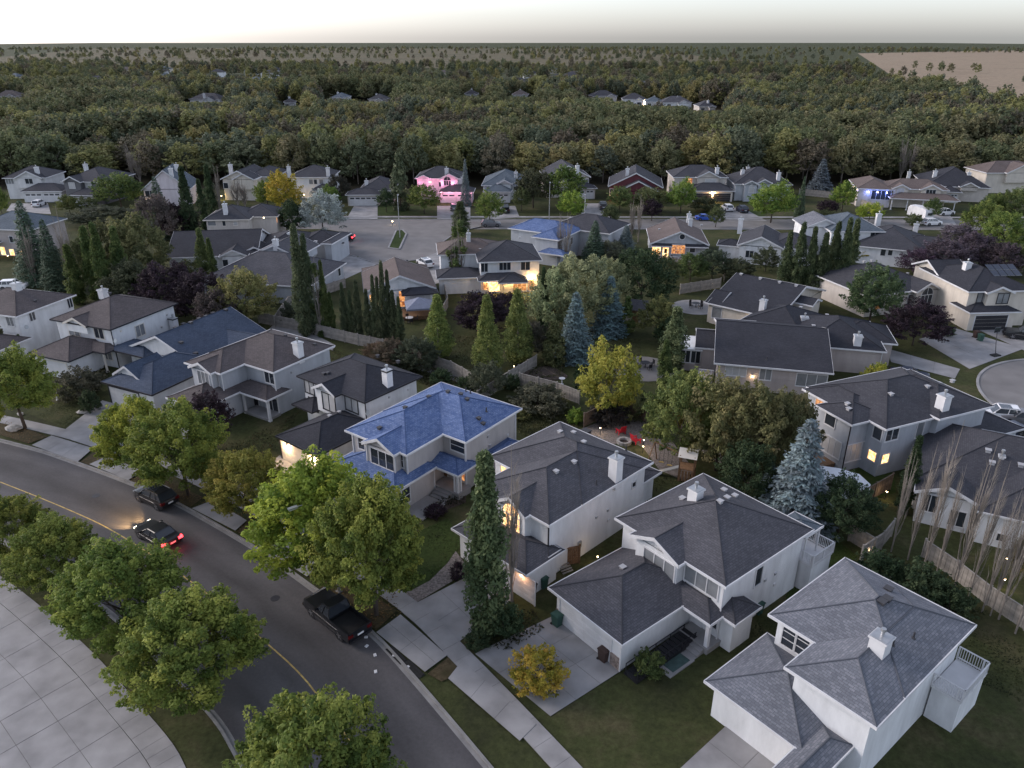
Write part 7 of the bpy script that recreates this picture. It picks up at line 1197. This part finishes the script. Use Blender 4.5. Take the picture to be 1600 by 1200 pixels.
# small garden lights seen lit among the yards
for u, v, t in ((1006, 687, "upper garden light by the red chairs"), (1005, 697, "lower garden light by the red chairs"), (938, 668, "lit garden lamp where the two fences meet behind the grey roof"), (934, 869, "bright wall lamp at the brown gate"), (1078, 446, "left lit lamp on the grey fence"), (1113, 442, "right lit lamp on the grey fence"), (1357, 856, "lit lamp on the corner fence"), (1570, 905, "left lit lamp beyond the bare poplars"), (1386, 768, "lit lamp on the dark fence by the poplars"), (613, 346, "orange lit lamp on the far verge"), (65, 180, "bright lamp in the woodland"), (1573, 872, "right lit lamp beyond the bare poplars"), (803, 572, "lit lamp on the diagonal fence")):
    p = P(u, v, .9); o = empty("garden_lamp", (p.x, p.y, 0)); tag(o, t, "lamp"); b = MB(); b.tube([(0, 0, 0), (0, 0, .85)], [.03, .03], M["darkm"], 5); b.build("post", o); s_ = .05 if p.y < 140 else .25 if p.y > 300 else .11; b = MB(); b.box(-s_, s_, -s_, s_, .85, .85 + 1.6 * s_, M["lamp"]); b.box(-s_ * 1.2, s_ * 1.2, -s_ * 1.2, s_ * 1.2, .85 + 1.6 * s_, .88 + 1.6 * s_, M["darkm"]); b.build("lamp_shade", o)
    if p.y < 140: ld = bpy.data.lights.new("lamp_light", "POINT"); ld.energy = 9; ld.color = (1, .72, .42); ld.shadow_soft_size = .08; lo = bpy.data.objects.new("lamp_light", ld); C.objects.link(lo); lo.parent = o; lo.location = (0, -.15, .8)
for u, v in ((865, 1000), ): pass
# raised vegetable beds and garden rows
for i in range(4):
    o = prop("planter_row", f"{['first', 'second', 'third', 'fourth'][i]} timber-edged bed from the left in the vegetable garden", "planter", 828 + i * 13, 592 - i * 3, 30); b = MB(); b.box(-.6, .6, -2, 2, 0, .3, M["fenced"]); b.box(-.52, .52, -1.92, 1.92, .3, .33, M["mulch"]); b.build("bed", o)

# ------------------------------------------------------------------ ground cover, tufts and fallen leaves (nobody could count them)
def scatter(name, polys, n, size, hgt, cols, seed, flat=False):
    rg = np.random.default_rng(seed); out = []
    for poly in polys:
        Q = np.array([[P(*p).x, P(*p).y] if not isinstance(p, Vector) else [p.x, p.y] for p in poly]); lo, hi = Q.min(0), Q.max(0); area = abs(sum(Q[i, 0] * Q[(i + 1) % len(Q), 1] - Q[(i + 1) % len(Q), 0] * Q[i, 1] for i in range(len(Q)))) / 2
        m_ = int(n * area * (hi - lo).prod() / max(area, 1e-3)); pt = rg.uniform(lo, hi, (m_, 2)); ins = np.zeros(m_, bool); j = len(Q) - 1
        for i in range(len(Q)):
            xi, yi, xj, yj = *Q[i], *Q[j]; c = ((yi > pt[:, 1]) != (yj > pt[:, 1])) & (pt[:, 0] < (xj - xi) * (pt[:, 1] - yi) / (yj - yi + 1e-12) + xi); ins ^= c; j = i
        out.append(pt[ins])
    pt = np.concatenate(out); k = len(pt); patch = .5 + .5 * np.sin(pt[:, 0] * 1.3 + seed) * np.cos(pt[:, 1] * 1.1 - seed); z = (.12 + .01 * rg.random(k)) if flat else rg.uniform(.03, 1, k) * hgt * (.3 + patch)
    pos = np.stack([pt[:, 0], pt[:, 1], z], 1); nr = rg.normal(size=(k, 3)) * (.12 if flat else 1) + np.array([0, 0, 1 if flat else .5]); me = leaf_mesh(name, pos, nr, size, np.clip(patch + rg.normal(0, .25, k), 0, 1), LEAF, 1.5, None, seed)
    o = link(name, me); o.color = (*cols, 1); o["kind"] = "stuff"; return o
scatter("ground_cover", [[(760, 640), (830, 615), (905, 645), (900, 680), (830, 690)], [(640, 560), (700, 585), (760, 612), (745, 640), (690, 600), (650, 590)], [(1330, 885), (1380, 862), (1450, 900), (1540, 965), (1500, 985), (1420, 945)], [(815, 600), (880, 592), (880, 570), (842, 570)]], 60, .16, .55, (.065, .07, .032), 5)
scatter("ground_cover", [[(110, 600), (165, 560), (172, 585), (140, 635)], [(740, 1000), (790, 965), (835, 955), (850, 985), (790, 1020)], [(640, 575), (700, 600), (690, 615), (640, 590)], [(570, 545), (660, 562), (650, 590), (560, 565)], [(655, 800), (725, 790), (728, 776), (690, 782)]], 60, .14, .45, (.04, .042, .022), 6)
scatter("grass_tufts", [[(640, 925), (672, 908), (700, 880), (722, 850), (700, 810), (655, 830), (600, 880)], [(1225, 960), (1340, 870), (1290, 830), (1230, 920)], [(1480, 1050), (1530, 980), (1600, 1010), (1600, 1100)], [(1160, 990), (1250, 930), (1300, 1010), (1180, 1100)], [(60, 650), (100, 668), (165, 622), (120, 600)]], 55, .09, .06, (.05, .058, .024), 7)
scatter("grass_tufts", [[(1010, 740), (1090, 745), (1150, 745), (1030, 800), (950, 790), (990, 700)], [(850, 580), (1000, 560), (1000, 530), (900, 520)], [(650, 560), (760, 590), (770, 530), (690, 520)], [(340, 700), (440, 660), (470, 640), (440, 700), (360, 730)], [(420, 520), (520, 545), (560, 560), (520, 570)]], 30, .13, .08, (.065, .062, .03), 8)
scatter("fallen_leaves", [[(168, 712), (226, 737), (318, 778), (298, 793), (204, 753)], [(508, 880), (620, 955), (588, 986), (482, 903)], [(226, 737), (400, 812), (420, 826), (390, 843), (280, 790)], [(590, 905), (620, 930), (640, 990), (600, 985)], [(0, 655), (75, 683), (45, 694), (0, 680)], [(840, 1010), (880, 1030), (870, 1090), (800, 1090)]], 14, .11, 0, (.12, .085, .03), 9, True)

# ------------------------------------------------------------------ labels for repeated trees: where each one stands
ORD = ["first", "second", "third", "fourth", "fifth", "sixth", "seventh", "eighth", "ninth", "tenth", "eleventh", "twelfth", "thirteenth", "fourteenth", "fifteenth", "sixteenth"]
groups = {}
for t in TREES:
    if t["label"]: t["o"]["label"] = t["label"]
    else: groups.setdefault((t["o"]["group"], t["desc"]), []).append(t)
for (g, d), L in groups.items():
    L.sort(key=lambda t: t["px"][0])
    for i, t in enumerate(L): t["o"]["label"] = f"{d}, {ORD[i]} from the left in {g}" if not g.startswith("row") else f"{d}, {ORD[i]} from its left end"
